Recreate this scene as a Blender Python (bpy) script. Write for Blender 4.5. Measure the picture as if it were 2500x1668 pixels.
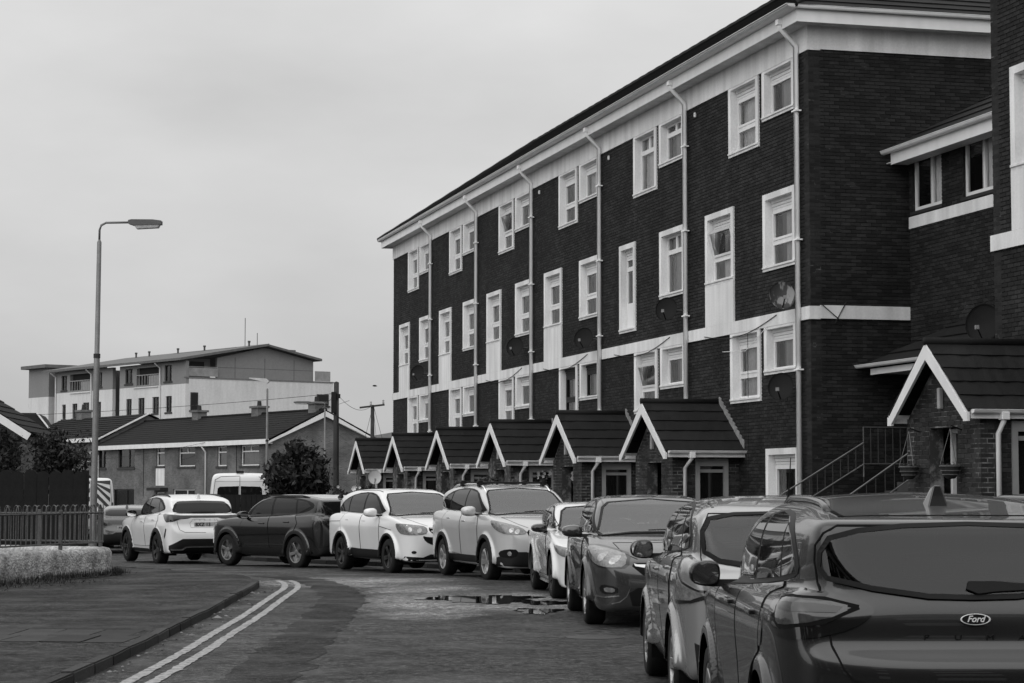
import bpy, bmesh, math, random
import numpy as np
from mathutils import Vector, Matrix
from mathutils.geometry import delaunay_2d_cdt
random.seed(7); np.random.seed(7)
for o in list(bpy.data.objects): bpy.data.objects.remove(o)
SC = bpy.context.scene
COL = SC.collection
R = math.radians
# ------------------------------------------------------------------ camera, sky, sun, exposure
cam = bpy.data.cameras.new('camera'); camo = bpy.data.objects.new('camera', cam); COL.objects.link(camo)
cam.sensor_width = 36.0; cam.lens = 75.0; cam.clip_start = 0.1; cam.clip_end = 4000
camo.location = (0, 0, 1.58)
camo.rotation_euler = (R(90) + math.atan(358.0/5208.0), 0, 0)
SC.camera = camo
W_ = bpy.data.worlds.new('World'); SC.world = W_; W_.use_nodes = True
def make_world():
    nt = W_.node_tree; N = nt.nodes; Lk = nt.links; N.clear()
    out = N.new('ShaderNodeOutputWorld'); bg = N.new('ShaderNodeBackground')
    sky = N.new('ShaderNodeTexSky'); sky.sky_type = 'NISHITA'; sky.sun_disc = False
    sky.sun_elevation = R(32); sky.sun_rotation = R(-150); sky.dust_density = 6
    bw = N.new('ShaderNodeRGBToBW'); Lk.new(sky.outputs[0], bw.inputs[0])
    tc = N.new('ShaderNodeTexCoord'); sp = N.new('ShaderNodeSeparateXYZ'); Lk.new(tc.outputs['Generated'], sp.inputs[0])
    # overcast luminance L = Lz (1 + 2 sin e) / 3
    mx = N.new('ShaderNodeMath'); mx.operation = 'MAXIMUM'; mx.inputs[1].default_value = 0.0; Lk.new(sp.outputs['Z'], mx.inputs[0])
    ma = N.new('ShaderNodeMath'); ma.operation = 'MULTIPLY_ADD'; ma.inputs[1].default_value = 9.6; ma.inputs[2].default_value = 5.7; Lk.new(mx.outputs[0], ma.inputs[0])
    mp = N.new('ShaderNodeMapping'); mp.inputs['Scale'].default_value = (1, 1, 2.6); Lk.new(tc.outputs['Generated'], mp.inputs[0])
    nz = N.new('ShaderNodeTexNoise'); nz.inputs['Scale'].default_value = 4.0; nz.inputs['Detail'].default_value = 6; nz.inputs['Roughness'].default_value = .5
    Lk.new(mp.outputs[0], nz.inputs['Vector'])
    mr = N.new('ShaderNodeMapRange'); mr.inputs['From Min'].default_value = .3; mr.inputs['From Max'].default_value = .7; mr.inputs['To Min'].default_value = .86; mr.inputs['To Max'].default_value = 1.12
    Lk.new(nz.outputs['Fac'], mr.inputs['Value'])
    mu = N.new('ShaderNodeMath'); mu.operation = 'MULTIPLY'; Lk.new(ma.outputs[0], mu.inputs[0]); Lk.new(mr.outputs[0], mu.inputs[1])
    mix = N.new('ShaderNodeMix'); mix.data_type = 'FLOAT'; mix.inputs[0].default_value = .12
    Lk.new(mu.outputs[0], mix.inputs[2]); Lk.new(bw.outputs[0], mix.inputs[3])
    Lk.new(mix.outputs[0], bg.inputs['Color']); bg.inputs['Strength'].default_value = 0.1
    Lk.new(bg.outputs[0], out.inputs[0])
make_world()
sl = bpy.data.lights.new('sun', 'SUN'); so = bpy.data.objects.new('sun', sl); COL.objects.link(so)
sl.energy = 1.5; sl.angle = R(100); sl.color = (1, 1, 1)
_d = Vector((math.sin(R(-150))*math.cos(R(32)), math.cos(R(-150))*math.cos(R(32)), math.sin(R(32))))   # towards the sun: behind left
so.rotation_euler = _d.to_track_quat('Z', 'Y').to_euler(); so.location = (-20, -20, 40)
vs = SC.view_settings; vs.view_transform = 'Standard'; vs.look = 'None'; vs.exposure = 0.0; vs.gamma = 1.0; vs.use_curve_mapping = False
# ------------------------------------------------------------------ helpers
def tag(o, label=None, cat=None, group=None, kind=None):
    if label: o['label'] = label
    if cat: o['category'] = cat
    if group: o['group'] = group
    if kind: o['kind'] = kind
    return o
def empty(name, loc=(0,0,0), rz=0, label=None, cat=None, group=None):
    o = bpy.data.objects.new(name, None); COL.objects.link(o); o.empty_display_size = .2
    o.location = loc; o.rotation_euler = (0,0,rz); return tag(o, label, cat, group)
def mobj(name, me, mat=None, parent=None, smooth=False, kind=None):
    o = bpy.data.objects.new(name, me); COL.objects.link(o)
    if mat is not None and not len(me.materials): me.materials.append(mat)
    if parent is not None: o.parent = parent
    if smooth: me.polygons.foreach_set('use_smooth', [True]*len(me.polygons))
    if kind: o['kind'] = kind
    return o
class MB:
    def __init__(s): s.v = []; s.f = []
    def add(s, vs, fs):
        n = len(s.v); s.v.extend([tuple(v) for v in vs]); s.f.extend([tuple(i+n for i in f) for f in fs]); return s
    def box(s, x0,y0,z0,x1,y1,z1, M=None):
        if x0>x1: x0,x1=x1,x0
        if y0>y1: y0,y1=y1,y0
        if z0>z1: z0,z1=z1,z0
        vs=[(x0,y0,z0),(x1,y0,z0),(x1,y1,z0),(x0,y1,z0),(x0,y0,z1),(x1,y0,z1),(x1,y1,z1),(x0,y1,z1)]
        if M is not None: vs=[M@Vector(v) for v in vs]
        return s.add(vs,[(3,2,1,0),(4,5,6,7),(0,1,5,4),(1,2,6,5),(2,3,7,6),(3,0,4,7)])
    def beam(s, a, b, w, h, up=(0,0,1)):      # rectangular bar from a to b
        a=Vector(a); b=Vector(b); d=(b-a).normalized(); u=Vector(up); sx=d.cross(u)
        if sx.length<1e-5: sx=d.cross(Vector((0,1,0)))
        sx.normalize(); uz=sx.cross(d).normalized()
        vs=[p+sx*i*w/2+uz*j*h/2 for p in (a,b) for i,j in ((-1,-1),(1,-1),(1,1),(-1,1))]
        return s.add(vs,[(0,1,2,3),(7,6,5,4),(0,4,5,1),(1,5,6,2),(2,6,7,3),(3,7,4,0)])
    def tube(s, pts, r, n=8, caps=True, closed=False):
        pts=[Vector(p) for p in pts]; m=len(pts); rs=r if isinstance(r,(list,tuple)) else [r]*m
        ref=Vector((0.13,0.31,0.94)); rings=[]
        for i,p in enumerate(pts):
            if closed: d=pts[(i+1)%m]-pts[i-1]
            else: d=(pts[min(i+1,m-1)]-pts[max(i-1,0)])
            d.normalize(); a=d.cross(ref)
            if a.length<.05: a=d.cross(Vector((1,0,0)))
            a.normalize(); b=d.cross(a)
            rings.append([p+(a*math.cos(2*math.pi*k/n)+b*math.sin(2*math.pi*k/n))*rs[i] for k in range(n)])
        fs=[]
        for i in range(m if closed else m-1):
            i2=(i+1)%m
            for k in range(n): fs.append((i*n+k,i*n+(k+1)%n,i2*n+(k+1)%n,i2*n+k))
        if caps and not closed: fs.append(tuple(range(n-1,-1,-1))); fs.append(tuple(range((m-1)*n,m*n)))
        return s.add([v for rg in rings for v in rg],fs)
    def lathe(s, prof, n=24, M=None, closed=False):  # prof [(r,z)], axis z
        vs=[];fs=[];m=len(prof)
        for (r,z) in prof:
            for k in range(n):
                a=2*math.pi*k/n; v=Vector((r*math.cos(a),r*math.sin(a),z)); vs.append(M@v if M else v)
        for i in range(m if closed else m-1):
            i2=(i+1)%m
            for k in range(n): fs.append((i*n+k,i*n+(k+1)%n,i2*n+(k+1)%n,i2*n+k))
        return s.add(vs,fs)
    def prism(s, poly, a, b, M=None):  # poly in local (x,z) extruded along y from a to b
        n=len(poly); vs=[(x,a,z) for x,z in poly]+[(x,b,z) for x,z in poly]
        if M is not None: vs=[M@Vector(v) for v in vs]
        fs=[tuple(range(n)),tuple(range(2*n-1,n-1,-1))]+[(i,i+n,(i+1)%n+n,(i+1)%n) for i in range(n)]
        return s.add(vs,fs)
    def quad(s,a,b,c,d): return s.add([a,b,c,d],[(0,1,2,3)])
    def mesh(s,name,recalc=False):
        me=bpy.data.meshes.new(name); me.from_pydata([tuple(v) for v in s.v],[],s.f); me.update()
        if recalc:
            bm=bmesh.new(); bm.from_mesh(me); bmesh.ops.recalc_face_normals(bm,faces=bm.faces); bm.to_mesh(me); bm.free()
        return me
    def build(s,name,mat=None,parent=None,smooth=False,kind=None,bevel=0,recalc=True):
        me=s.mesh(name,False)
        if recalc or bevel:
            bm=bmesh.new(); bm.from_mesh(me); bmesh.ops.recalc_face_normals(bm,faces=bm.faces)
            if bevel: bmesh.ops.bevel(bm,geom=bm.edges[:],offset=bevel,segments=2,affect='EDGES',profile=.5,clamp_overlap=True)
            bm.to_mesh(me); bm.free()
        return mobj(name,me,mat,parent,smooth,kind)
def copy_tree(o, parent=None):
    c=o.copy(); COL.objects.link(c); c.parent=parent
    for ch in list(o.children): copy_tree(ch,c)
    return c
def smooth_by_angle(o, ang=35):
    me=o.data; me.polygons.foreach_set('use_smooth',[True]*len(me.polygons))
    bm=bmesh.new(); bm.from_mesh(me)
    for e in bm.edges:
        if len(e.link_faces)==2 and e.calc_face_angle(0)>R(ang): e.smooth=False
    bm.to_mesh(me); bm.free(); return o
# ------------------------------------------------------------------ materials (the photograph is monochrome: greys)
MATS={}
def G(v): return (v,v,v,1)
def mat(name, v, rough=.6, metal=0., var=.15, scale=3., var2=.12, scale2=40., bump=0., bscale=60., coat=0., spec=.5, island=0., streak=0., alpha=None):
    if name in MATS: return MATS[name]
    if spec==.5 and rough>=.45 and metal==0: spec=.2
    m=bpy.data.materials.new(name); m.use_nodes=True; MATS[name]=m
    nt=m.node_tree; N=nt.nodes; L=nt.links; b=N['Principled BSDF']
    b.inputs['Roughness'].default_value=rough; b.inputs['Metallic'].default_value=metal
    b.inputs['Coat Weight'].default_value=coat; b.inputs['Coat Roughness'].default_value=.02; b.inputs['Specular IOR Level'].default_value=spec
    tc=N.new('ShaderNodeTexCoord')
    def noise(sc,det=4,st=None):
        n=N.new('ShaderNodeTexNoise'); n.inputs['Scale'].default_value=sc; n.inputs['Detail'].default_value=det
        if st:
            mp=N.new('ShaderNodeMapping'); mp.inputs['Scale'].default_value=st; L.new(tc.outputs['Object'],mp.inputs[0]); L.new(mp.outputs[0],n.inputs['Vector'])
        else: L.new(tc.outputs['Object'],n.inputs['Vector'])
        return n.outputs['Fac']
    val=None
    def mul(a,k,lo,hi):
        mr=N.new('ShaderNodeMapRange'); mr.inputs['From Min'].default_value=.3; mr.inputs['From Max'].default_value=.7
        mr.inputs['To Min'].default_value=lo; mr.inputs['To Max'].default_value=hi; L.new(k,mr.inputs['Value'])
        mm=N.new('ShaderNodeMath'); mm.operation='MULTIPLY'
        if a is None: mm.inputs[0].default_value=v
        else: L.new(a,mm.inputs[0])
        L.new(mr.outputs[0],mm.inputs[1]); return mm.outputs[0]
    if var: val=mul(val,noise(scale),1-var,1+var)
    if var2: val=mul(val,noise(scale2,2),1-var2,1+var2)
    if streak: val=mul(val,noise(1.0,5,(3.2,3.2,.35)),1-streak,1+streak*.3)
    if island:
        g=N.new('ShaderNodeNewGeometry'); oi=N.new('ShaderNodeObjectInfo')
        ad=N.new('ShaderNodeMath'); ad.operation='ADD'; L.new(g.outputs['Random Per Island'],ad.inputs[0]); L.new(oi.outputs['Random'],ad.inputs[1])
        fr=N.new('ShaderNodeMath'); fr.operation='FRACT'; L.new(ad.outputs[0],fr.inputs[0])
        val=mul(val,fr.outputs[0],1-island,1+island)
    if val is not None: L.new(val,b.inputs['Base Color'])
    else: b.inputs['Base Color'].default_value=G(v)
    if bump:
        bp=N.new('ShaderNodeBump'); bp.inputs['Strength'].default_value=bump; bp.inputs['Distance'].default_value=.01
        L.new(noise(bscale,3),bp.inputs['Height']); L.new(bp.outputs[0],b.inputs['Normal'])
    return m
def emis(name,v):
    m=mat(name,v,var=0,var2=0); return m
def text_me(body,size,extr=.001,align='CENTER',shear=0,space=1.0,bold=0):
    c=bpy.data.curves.new('txt','FONT'); c.body=body; c.size=size; c.extrude=extr; c.align_x=align; c.align_y='CENTER'; c.shear=shear; c.space_character=space; c.resolution_u=3; c.offset=bold
    o=bpy.data.objects.new('txt',c); COL.objects.link(o); dg=bpy.context.evaluated_depsgraph_get()
    me=bpy.data.meshes.new_from_object(o.evaluated_get(dg)); bpy.data.objects.remove(o); bpy.data.curves.remove(c); me.materials.clear(); return me
# ------------------------------------------------------------------ ground, road, pavements
_gy=[-60,37,43,48,53,66,80,130,3000]; _gz=[0,0,-.087,-.175,-.26,-.43,-.5,-.55,-.6]
def gz(y): return float(np.interp(y,_gy,_gz))
def strip(name,left,right,nu,m,dz,kind='structure',parent=None,tag_=None):
    L_=np.array(left,float); R_=np.array(right,float); vs=[];fs=[]
    for a,b in zip(L_,R_):
        for k in range(nu+1):
            p=a+(b-a)*k/nu; vs.append((p[0],p[1],gz(p[1])+dz))
    w=nu+1
    for i in range(len(L_)-1):
        for k in range(nu): fs.append((i*w+k,i*w+k+1,(i+1)*w+k+1,(i+1)*w+k))
    o=MB().add(vs,fs).build(name,m,parent,kind=kind,recalc=False); return o
def resample(p,step):
    p=np.array(p,float); d=np.r_[0,np.cumsum(np.hypot(*np.diff(p,axis=0).T))]; n=max(2,int(round(d[-1]/step))+1); t=np.linspace(0,d[-1],n)
    return np.stack([np.interp(t,d,p[:,0]),np.interp(t,d,p[:,1])],1)
def soft(p,it=2):
    p=np.array(p,float)
    for _ in range(it):
        a=p[:-1]*.75+p[1:]*.25; b=p[:-1]*.25+p[1:]*.75; q=np.empty((2*len(a),2)); q[0::2]=a;q[1::2]=b; p=np.vstack([p[:1],q,p[-1:]])
    return p
def offset(p,d):
    t=np.gradient(p,axis=0); t/=np.linalg.norm(t,axis=1,keepdims=True); return p+np.stack([t[:,1],-t[:,0]],1)*d    # +d = to the right of travel
KL=soft([(-3.45,-12),(-3.5,12),(-3.56,20.3),(-3.67,23.5),(-3.73,26.7),(-3.92,31.3),(-4.0,34.2),(-4.35,36.6),(-5.2,38.6),(-6.6,41),(-8.4,44),(-11,50),(-14.2,60),(-17.5,80),(-19,105)],2)
KR=soft([(3.2,-12),(3.15,8),(3.1,20),(2.85,27),(2.4,33),(1.35,38.6),(-.75,44.1),(-3.8,50.0),(-6.8,55.2),(-9.0,61),(-10.6,70),(-12.6,85),(-14,105)],2)
def asphalt(name,base,wet=0.,silt=False):
    m=bpy.data.materials.new(name); m.use_nodes=True; nt=m.node_tree; N=nt.nodes; L=nt.links; b=N['Principled BSDF']
    tc=N.new('ShaderNodeTexCoord')
    def noise(sc,det=4,rg=.55):
        n=N.new('ShaderNodeTexNoise'); n.inputs['Scale'].default_value=sc; n.inputs['Detail'].default_value=det; n.inputs['Roughness'].default_value=rg; L.new(tc.outputs['Object'],n.inputs['Vector']); return n.outputs['Fac']
    def mr(v,a,c,lo,hi):
        x=N.new('ShaderNodeMapRange'); x.inputs['From Min'].default_value=a; x.inputs['From Max'].default_value=c; x.inputs['To Min'].default_value=lo; x.inputs['To Max'].default_value=hi; L.new(v,x.inputs['Value']); return x.outputs[0]
    def mul(a,c):
        x=N.new('ShaderNodeMath'); x.operation='MULTIPLY'
        if isinstance(a,float): x.inputs[0].default_value=a
        else: L.new(a,x.inputs[0])
        L.new(c,x.inputs[1]); return x.outputs[0]
    v=mul(base,mr(noise(.55,5),.35,.65,.6,1.5)); v=mul(v,mr(noise(4.5,6,.75),.38,.62,.5,1.6)); v=mul(v,mr(noise(13,4,.8),.42,.58,.4,1.7)); v=mul(v,mr(noise(40,3,.8),.4,.6,.45,1.7)); v=mul(v,mr(noise(160,2),.4,.6,.4,1.8))
    vo=N.new('ShaderNodeTexVoronoi'); vo.feature='DISTANCE_TO_EDGE'; vo.inputs['Scale'].default_value=.55; L.new(tc.outputs['Object'],vo.inputs['Vector'])
    v=mul(v,mr(vo.outputs['Distance'],.0,.008,.78,1.))
    rough=mr(noise(1.1,4),.35,.62,.62-wet,.98-wet)
    if silt:   # pale dried silt round the puddles: a stain with its own outline
        sp=N.new('ShaderNodeSeparateXYZ'); L.new(tc.outputs['Object'],sp.inputs[0])
        tot=None
        for (cx,cy,rx,ry) in ((-1.35,31.8,.75,4.6),(-1.15,29.0,.9,1.4),(-1.0,27.0,.55,1.2),(.1,30.2,1.0,2.2),(-2.7,36.5,1.6,2.0)):
            def lin(o,c,r):
                a=N.new('ShaderNodeMath'); a.operation='MULTIPLY_ADD'; a.inputs[1].default_value=1/r; a.inputs[2].default_value=-c/r; L.new(o,a.inputs[0]); p=N.new('ShaderNodeMath'); p.operation='MULTIPLY'; L.new(a.outputs[0],p.inputs[0]); L.new(a.outputs[0],p.inputs[1]); return p.outputs[0]
            s=N.new('ShaderNodeMath'); s.operation='ADD'; L.new(lin(sp.outputs['X'],cx,rx),s.inputs[0]); L.new(lin(sp.outputs['Y'],cy,ry),s.inputs[1])
            s2=N.new('ShaderNodeMath'); s2.operation='ADD'; L.new(s.outputs[0],s2.inputs[0]); L.new(mr(noise(1.6,5,.65),.2,.8,-1.1,1.1),s2.inputs[1])
            mk=mr(s2.outputs[0],-.2,1.7,1.,0.)
            if tot is None: tot=mk
            else:
                x=N.new('ShaderNodeMath'); x.operation='MAXIMUM'; L.new(tot,x.inputs[0]); L.new(mk,x.inputs[1]); tot=x.outputs[0]
        f=mr(tot,0,1,1.,4.6); v=mul(v,f)
    L.new(v,b.inputs['Base Color']); L.new(rough,b.inputs['Roughness']); b.inputs['Specular IOR Level'].default_value=.12
    bp=N.new('ShaderNodeBump'); bp.inputs['Strength'].default_value=.32; bp.inputs['Distance'].default_value=.006
    ad=N.new('ShaderNodeMath'); ad.operation='ADD'; L.new(noise(70,3,.8),ad.inputs[0]); L.new(noise(9,3),ad.inputs[1]); L.new(ad.outputs[0],bp.inputs['Height']); L.new(bp.outputs[0],b.inputs['Normal'])
    return m
def build_ground():
    mg=mat('far_ground',.045,.9,var=.3,scale=.05,var2=.2,scale2=2)
    ys=[-60,-20,0,20,37,40,43,48,53,60,66,80,100,130,200,400,3000]; 
    strip('ground',[(-2500,y) for y in ys],[(2500,y) for y in ys],6,mg,-.05)
    sl=np.linspace(0,1,150)
    def par(p,n=150):
        q=resample(p,.5); i=np.linspace(0,len(q)-1,n); k=np.arange(len(q)); return np.stack([np.interp(i,k,q[:,0]),np.interp(i,k,q[:,1])],1)
    L_,R_=par(KL),par(KR)
    strip('road',L_,R_,8,asphalt('road_asphalt',.0255,.12,True),0.)
    mp=asphalt('pavement_asphalt',.016,.05)
    pl=strip('pavement_left',np.stack([np.full(150,-45.),L_[:,1]],1),offset(L_,-.12),6,mp,.09)
    pr=strip('pavement_right',offset(R_,.12),np.stack([np.full(150,40.),R_[:,1]],1),6,mp,.09)
    # kerbstones, one by one
    ks=MB().box(-.455,-.0625,-.2,.455,.0625,.097).mesh('kerbstone',True)
    bm=bmesh.new(); bm.from_mesh(ks); bmesh.ops.bevel(bm,geom=bm.edges[:],offset=.014,segments=2,affect='EDGES'); bm.to_mesh(ks); bm.free()
    ks.materials.append(mat('kerb_concrete',.035,.8,var=.3,scale=1.2,var2=.25,scale2=45,bump=.4,bscale=50,island=.3))
    for P,par_,d in ((KL,pl,-.0625),(KR,pr,.0625)):
        q=resample(offset(resample(P,.2),d),.92)
        for a,b in zip(q[:-1],q[1:]):
            m=(a+b)/2
            if m[1]<4 or m[1]>64: continue
            o=mobj('kerbstone',ks,None,par_); an=math.atan2(b[1]-a[1],b[0]-a[0])
            drop=0.0
            if par_ is pl and 34.6<m[1]<41: drop=.05
            o.location=(m[0],m[1],gz(m[1])-drop+random.uniform(-.006,.006)); o.rotation_euler=(random.uniform(-.012,.012),random.uniform(-.008,.008)+(gz(b[1])-gz(a[1]))/-.92,an+random.uniform(-.012,.012))
    # paving slabs let into the left pavement
    sm=mat('slab_concrete',.03,.8,var=.25,scale=2,var2=.2,scale2=60,bump=.3,island=.25)
    sb=MB().box(-.20,-.44,-.05,.20,.44,.004).mesh('paving_slab',True); sb.materials.append(sm)
    for i in range(9):
        for j in range(2):
            o=mobj('paving_slab',sb,None,pl); x=-3.95-.415*i-.12*j; y=21.2+.91*j+.05*i
            o.location=(x,y,.093+random.uniform(-.004,.005)); o.rotation_euler=(random.uniform(-.008,.008),random.uniform(-.008,.008),-.03+random.uniform(-.02,.02))
    # double painted lines, worn
    mw=bpy.data.materials.new('line_paint'); mw.use_nodes=True; nt=mw.node_tree; b=nt.nodes['Principled BSDF']; b.inputs['Roughness'].default_value=.6
    tc=nt.nodes.new('ShaderNodeTexCoord'); rmp=nt.nodes.new('ShaderNodeValToRGB'); rmp.color_ramp.elements[0].position=.41; rmp.color_ramp.elements[0].color=G(.07); rmp.color_ramp.elements[1].position=.53; rmp.color_ramp.elements[1].color=G(.30)
    n=nt.nodes.new('ShaderNodeTexNoise'); n.inputs['Scale'].default_value=11; n.inputs['Detail'].default_value=7; n.inputs['Roughness'].default_value=.75
    nt.links.new(tc.outputs['Object'],n.inputs['Vector']); nt.links.new(n.outputs['Fac'],rmp.inputs[0]); nt.links.new(rmp.outputs[0],b.inputs['Base Color'])
    path=resample(KL,.12); path=path[(path[:,1]>2)&(path[:,1]<36.6)]
    for k,(a,b_) in enumerate(((.36,.46),(.57,.67))):
        lp=offset(path,a); rp=offset(path,b_)
        nA=np.cumsum(np.random.randn(len(lp)))*0; jt=np.random.randn(len(lp),1)*.006
        o=strip('painted_line',lp+jt,rp+np.random.randn(len(lp),1)*.006,1,mw,.0065)
    # tar reinstatement strip
    tp=resample(soft([(-2.05,8),(-2.06,17),(-2.2,24),(-2.3,29),(-2.55,32.5),(-3.3,36.5),(-4.6,39.8)],2),.3)
    wv=np.random.randn(len(tp),1)*.035
    strip('tar_strip',offset(tp,-.33)+wv,offset(tp,.31)+np.random.randn(len(tp),1)*.035,2,asphalt('tar_patch',.0135,.08),.0035)
    # puddles
    mpud=mat('puddle_water',.006,.02,var=0,var2=0,spec=.7)
    random.seed(3)
    for cx,cy,rx,ry in ((-.42,30.6,.75,1.0),(.55,29.6,.5,.45),(.33,27.6,.28,.6)):
        pts=[]
        for k in range(60):
            a=2*math.pi*k/60; rr=1+.22*math.sin(3*a+cx)+.15*math.sin(7*a+2*cy)+random.uniform(-.13,.13); pts.append((cx+rx*rr*math.cos(a),cy+ry*rr*math.sin(a),gz(cy)+.0085))
        o=MB().add(pts+[(cx,cy,gz(cy)+.0085)],[(k,(k+1)%60,60) for k in range(60)]).build('puddle',mpud,kind='structure')
    # grit, leaves and scraps caught along the kerb
    rg=np.random.RandomState(11); V=[];F=[]; pk=resample(KL,.1)
    for i in range(420):
        j=rg.randint(0,len(pk)); p=pk[j]
        if not 12<p[1]<36: continue
        x=p[0]+.03+abs(rg.randn())*.13; y=p[1]+rg.randn()*.05; sz=rg.uniform(.008,.03)*(2.2 if rg.rand()<.06 else 1); a=rg.rand()*6.28; k=len(V)
        for q in range(5): V.append((x+sz*math.cos(a+q*1.2566)*rg.uniform(.6,1.3),y+sz*math.sin(a+q*1.2566)*rg.uniform(.6,1.3),.008+sz*.35*rg.rand()))
        V.append((x,y,.012+sz*.6)); F+=[(k+q,k+(q+1)%5,k+5) for q in range(5)]
    me=bpy.data.meshes.new('litter'); me.from_pydata(V,[],F); o=mobj('litter',me,mat('grit_scraps',.10,.8,var=0,var2=0,island=.9),kind='stuff'); tag(o,'grit and dead leaves scattered along the left kerb','litter')
    # manhole cover
    o=MB().lathe([(.0001,.008),(.28,.008),(.29,.004),(.31,.004),(.31,-.03)],28).build('manhole_cover',mat('iron_cover',.03,.5,metal=.4,bump=.5,bscale=25)); o.location=(.88,25.3-2.5,0)
    tag(o,'round iron manhole cover set in the road by the parked cars','manhole cover')
build_ground()
# ------------------------------------------------------------------ vehicles
M_GLASS=lambda: mat('car_glass',.008,rough=.03,var=0,var2=0,coat=0,spec=.3)
M_WIND=lambda: mat('windscreen_glass',.05,rough=.04,var=.2,scale=1.2,var2=0,spec=1.0)
def auto_glass(name,tint,ior=1.6):
    if name in MATS: return MATS[name]
    m=bpy.data.materials.new(name); m.use_nodes=True; MATS[name]=m; nt=m.node_tree; N=nt.nodes; L=nt.links; N.remove(N['Principled BSDF'])
    tr=N.new('ShaderNodeBsdfTransparent'); tr.inputs[0].default_value=(tint,)*3+(1,); gl=N.new('ShaderNodeBsdfGlossy'); gl.inputs['Roughness'].default_value=.02; gl.inputs[0].default_value=(.95,)*3+(1,)
    fr=N.new('ShaderNodeFresnel'); fr.inputs[0].default_value=ior; mx=N.new('ShaderNodeMixShader'); L.new(fr.outputs[0],mx.inputs[0]); L.new(tr.outputs[0],mx.inputs[1]); L.new(gl.outputs[0],mx.inputs[2]); L.new(mx.outputs[0],N['Material Output'].inputs[0]); return m
M_BLACK=lambda: mat('black_plastic',.008,rough=.55,var=.1,var2=.1)
M_GBLACK=lambda: mat('gloss_black',.006,rough=.12,var=0,var2=0,coat=.3)
M_TYRE=lambda: mat('tyre_rubber',.012,rough=.85,var=.2,var2=.1)
M_ALLOY=lambda: mat('alloy',.5,rough=.3,metal=.9,var=0,var2=0)
M_DALLOY=lambda: mat('dark_alloy',.035,rough=.35,metal=.6,var=0,var2=0)
M_CHROME=lambda: mat('chrome',.75,rough=.12,metal=1.,var=0,var2=0)
M_LAMP=lambda: mat('lamp_lens',.14,rough=.06,var=.35,scale=14,var2=.25,scale2=60,coat=.8)
M_LAMPB=lambda: mat('lamp_reflector',.38,rough=.15,metal=.8,var=.2,scale=30,var2=0)
M_LAMPD=lambda: mat('lamp_bezel',.008,rough=.1,var=0,var2=0,coat=.5)
M_RED=lambda: mat('tail_lens',.045,rough=.08,var=.15,scale=20,var2=0,coat=.8)
M_RLIT=lambda: mat('tail_lens_pale',.045,rough=.08,var=.3,scale=25,var2=0,coat=.5)
M_PLATE=lambda: mat('plate_face',.36,rough=.4,var=.05,var2=0)
M_INK=lambda: mat('plate_ink',.01,rough=.5,var=0,var2=0)
M_GAP=lambda: mat('panel_gap_dark',.004,rough=.9,var=0,var2=0)
def paint(name,v,metal=0.,rough=.22,coat=.9): return mat('paint_'+name,v,rough=rough,metal=metal,var=.04,scale=1.5,var2=0,coat=coat)
def chaikin(p,it=2):
    p=np.array(p,float)
    for _ in range(it):
        q=np.roll(p,-1,0); a=p*.75+q*.25; b=p*.25+q*.75; p=np.empty((2*len(a),2)); p[0::2]=a; p[1::2]=b
    return p
class G2:                                      # signed distance of a closed outline, on a grid
    def __init__(s,poly,it=2,h=.02,pad=.25):
        p=chaikin(poly,it); s.lo=p.min(0)-pad; hi=p.max(0)+pad; s.h=h
        n=np.ceil((hi-s.lo)/h).astype(int)+1; X,Y=np.meshgrid(s.lo[0]+h*np.arange(n[0]),s.lo[1]+h*np.arange(n[1]),indexing='ij')
        d=np.full(X.shape,1e9); ins=np.zeros(X.shape,bool); q=np.roll(p,-1,0)
        for (ax,ay),(bx,by) in zip(p,q):
            ex,ey=bx-ax,by-ay; wx=X-ax; wy=Y-ay; L2=ex*ex+ey*ey
            if L2<1e-12: continue
            t=np.clip((wx*ex+wy*ey)/L2,0,1); d=np.minimum(d,(wx-t*ex)**2+(wy-t*ey)**2)
            if abs(ey)>1e-12:
                c=((ay>Y)!=(by>Y))&(X<ex*(Y-ay)/ey+ax); ins^=c
        a=np.sqrt(d)*np.where(ins,-1,1); s.n=n
        for _ in range(3): q=np.pad(a,1,mode='edge'); a=(q[1:-1,1:-1]*4+(q[:-2,1:-1]+q[2:,1:-1]+q[1:-1,:-2]+q[1:-1,2:])*2+q[:-2,:-2]+q[2:,2:]+q[:-2,2:]+q[2:,:-2])/16
        s.a=a
    def __call__(s,x,y):
        fx=(x-s.lo[0])/s.h; fy=(y-s.lo[1])/s.h
        cx=np.clip(fx,0,s.n[0]-1.001); cy=np.clip(fy,0,s.n[1]-1.001); ex=(np.abs(fx-cx)+np.abs(fy-cy))*s.h
        i=cx.astype(int); j=cy.astype(int); u=cx-i; v=cy-j; a=s.a
        return a[i,j]*(1-u)*(1-v)+a[i+1,j]*u*(1-v)+a[i,j+1]*(1-u)*v+a[i+1,j+1]*u*v+ex
def smin(a,b,k):
    h=np.maximum(k-np.abs(a-b),0)/k; return np.minimum(a,b)-h*h*k*.25
def smax(a,b,k): return -smin(-a,-b,k)
def mirror_half(h): return h+[(x,-w) for x,w in reversed(h)]
def mirror_sec(h): return h+[(-w,z) for w,z in reversed(h)]
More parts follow.
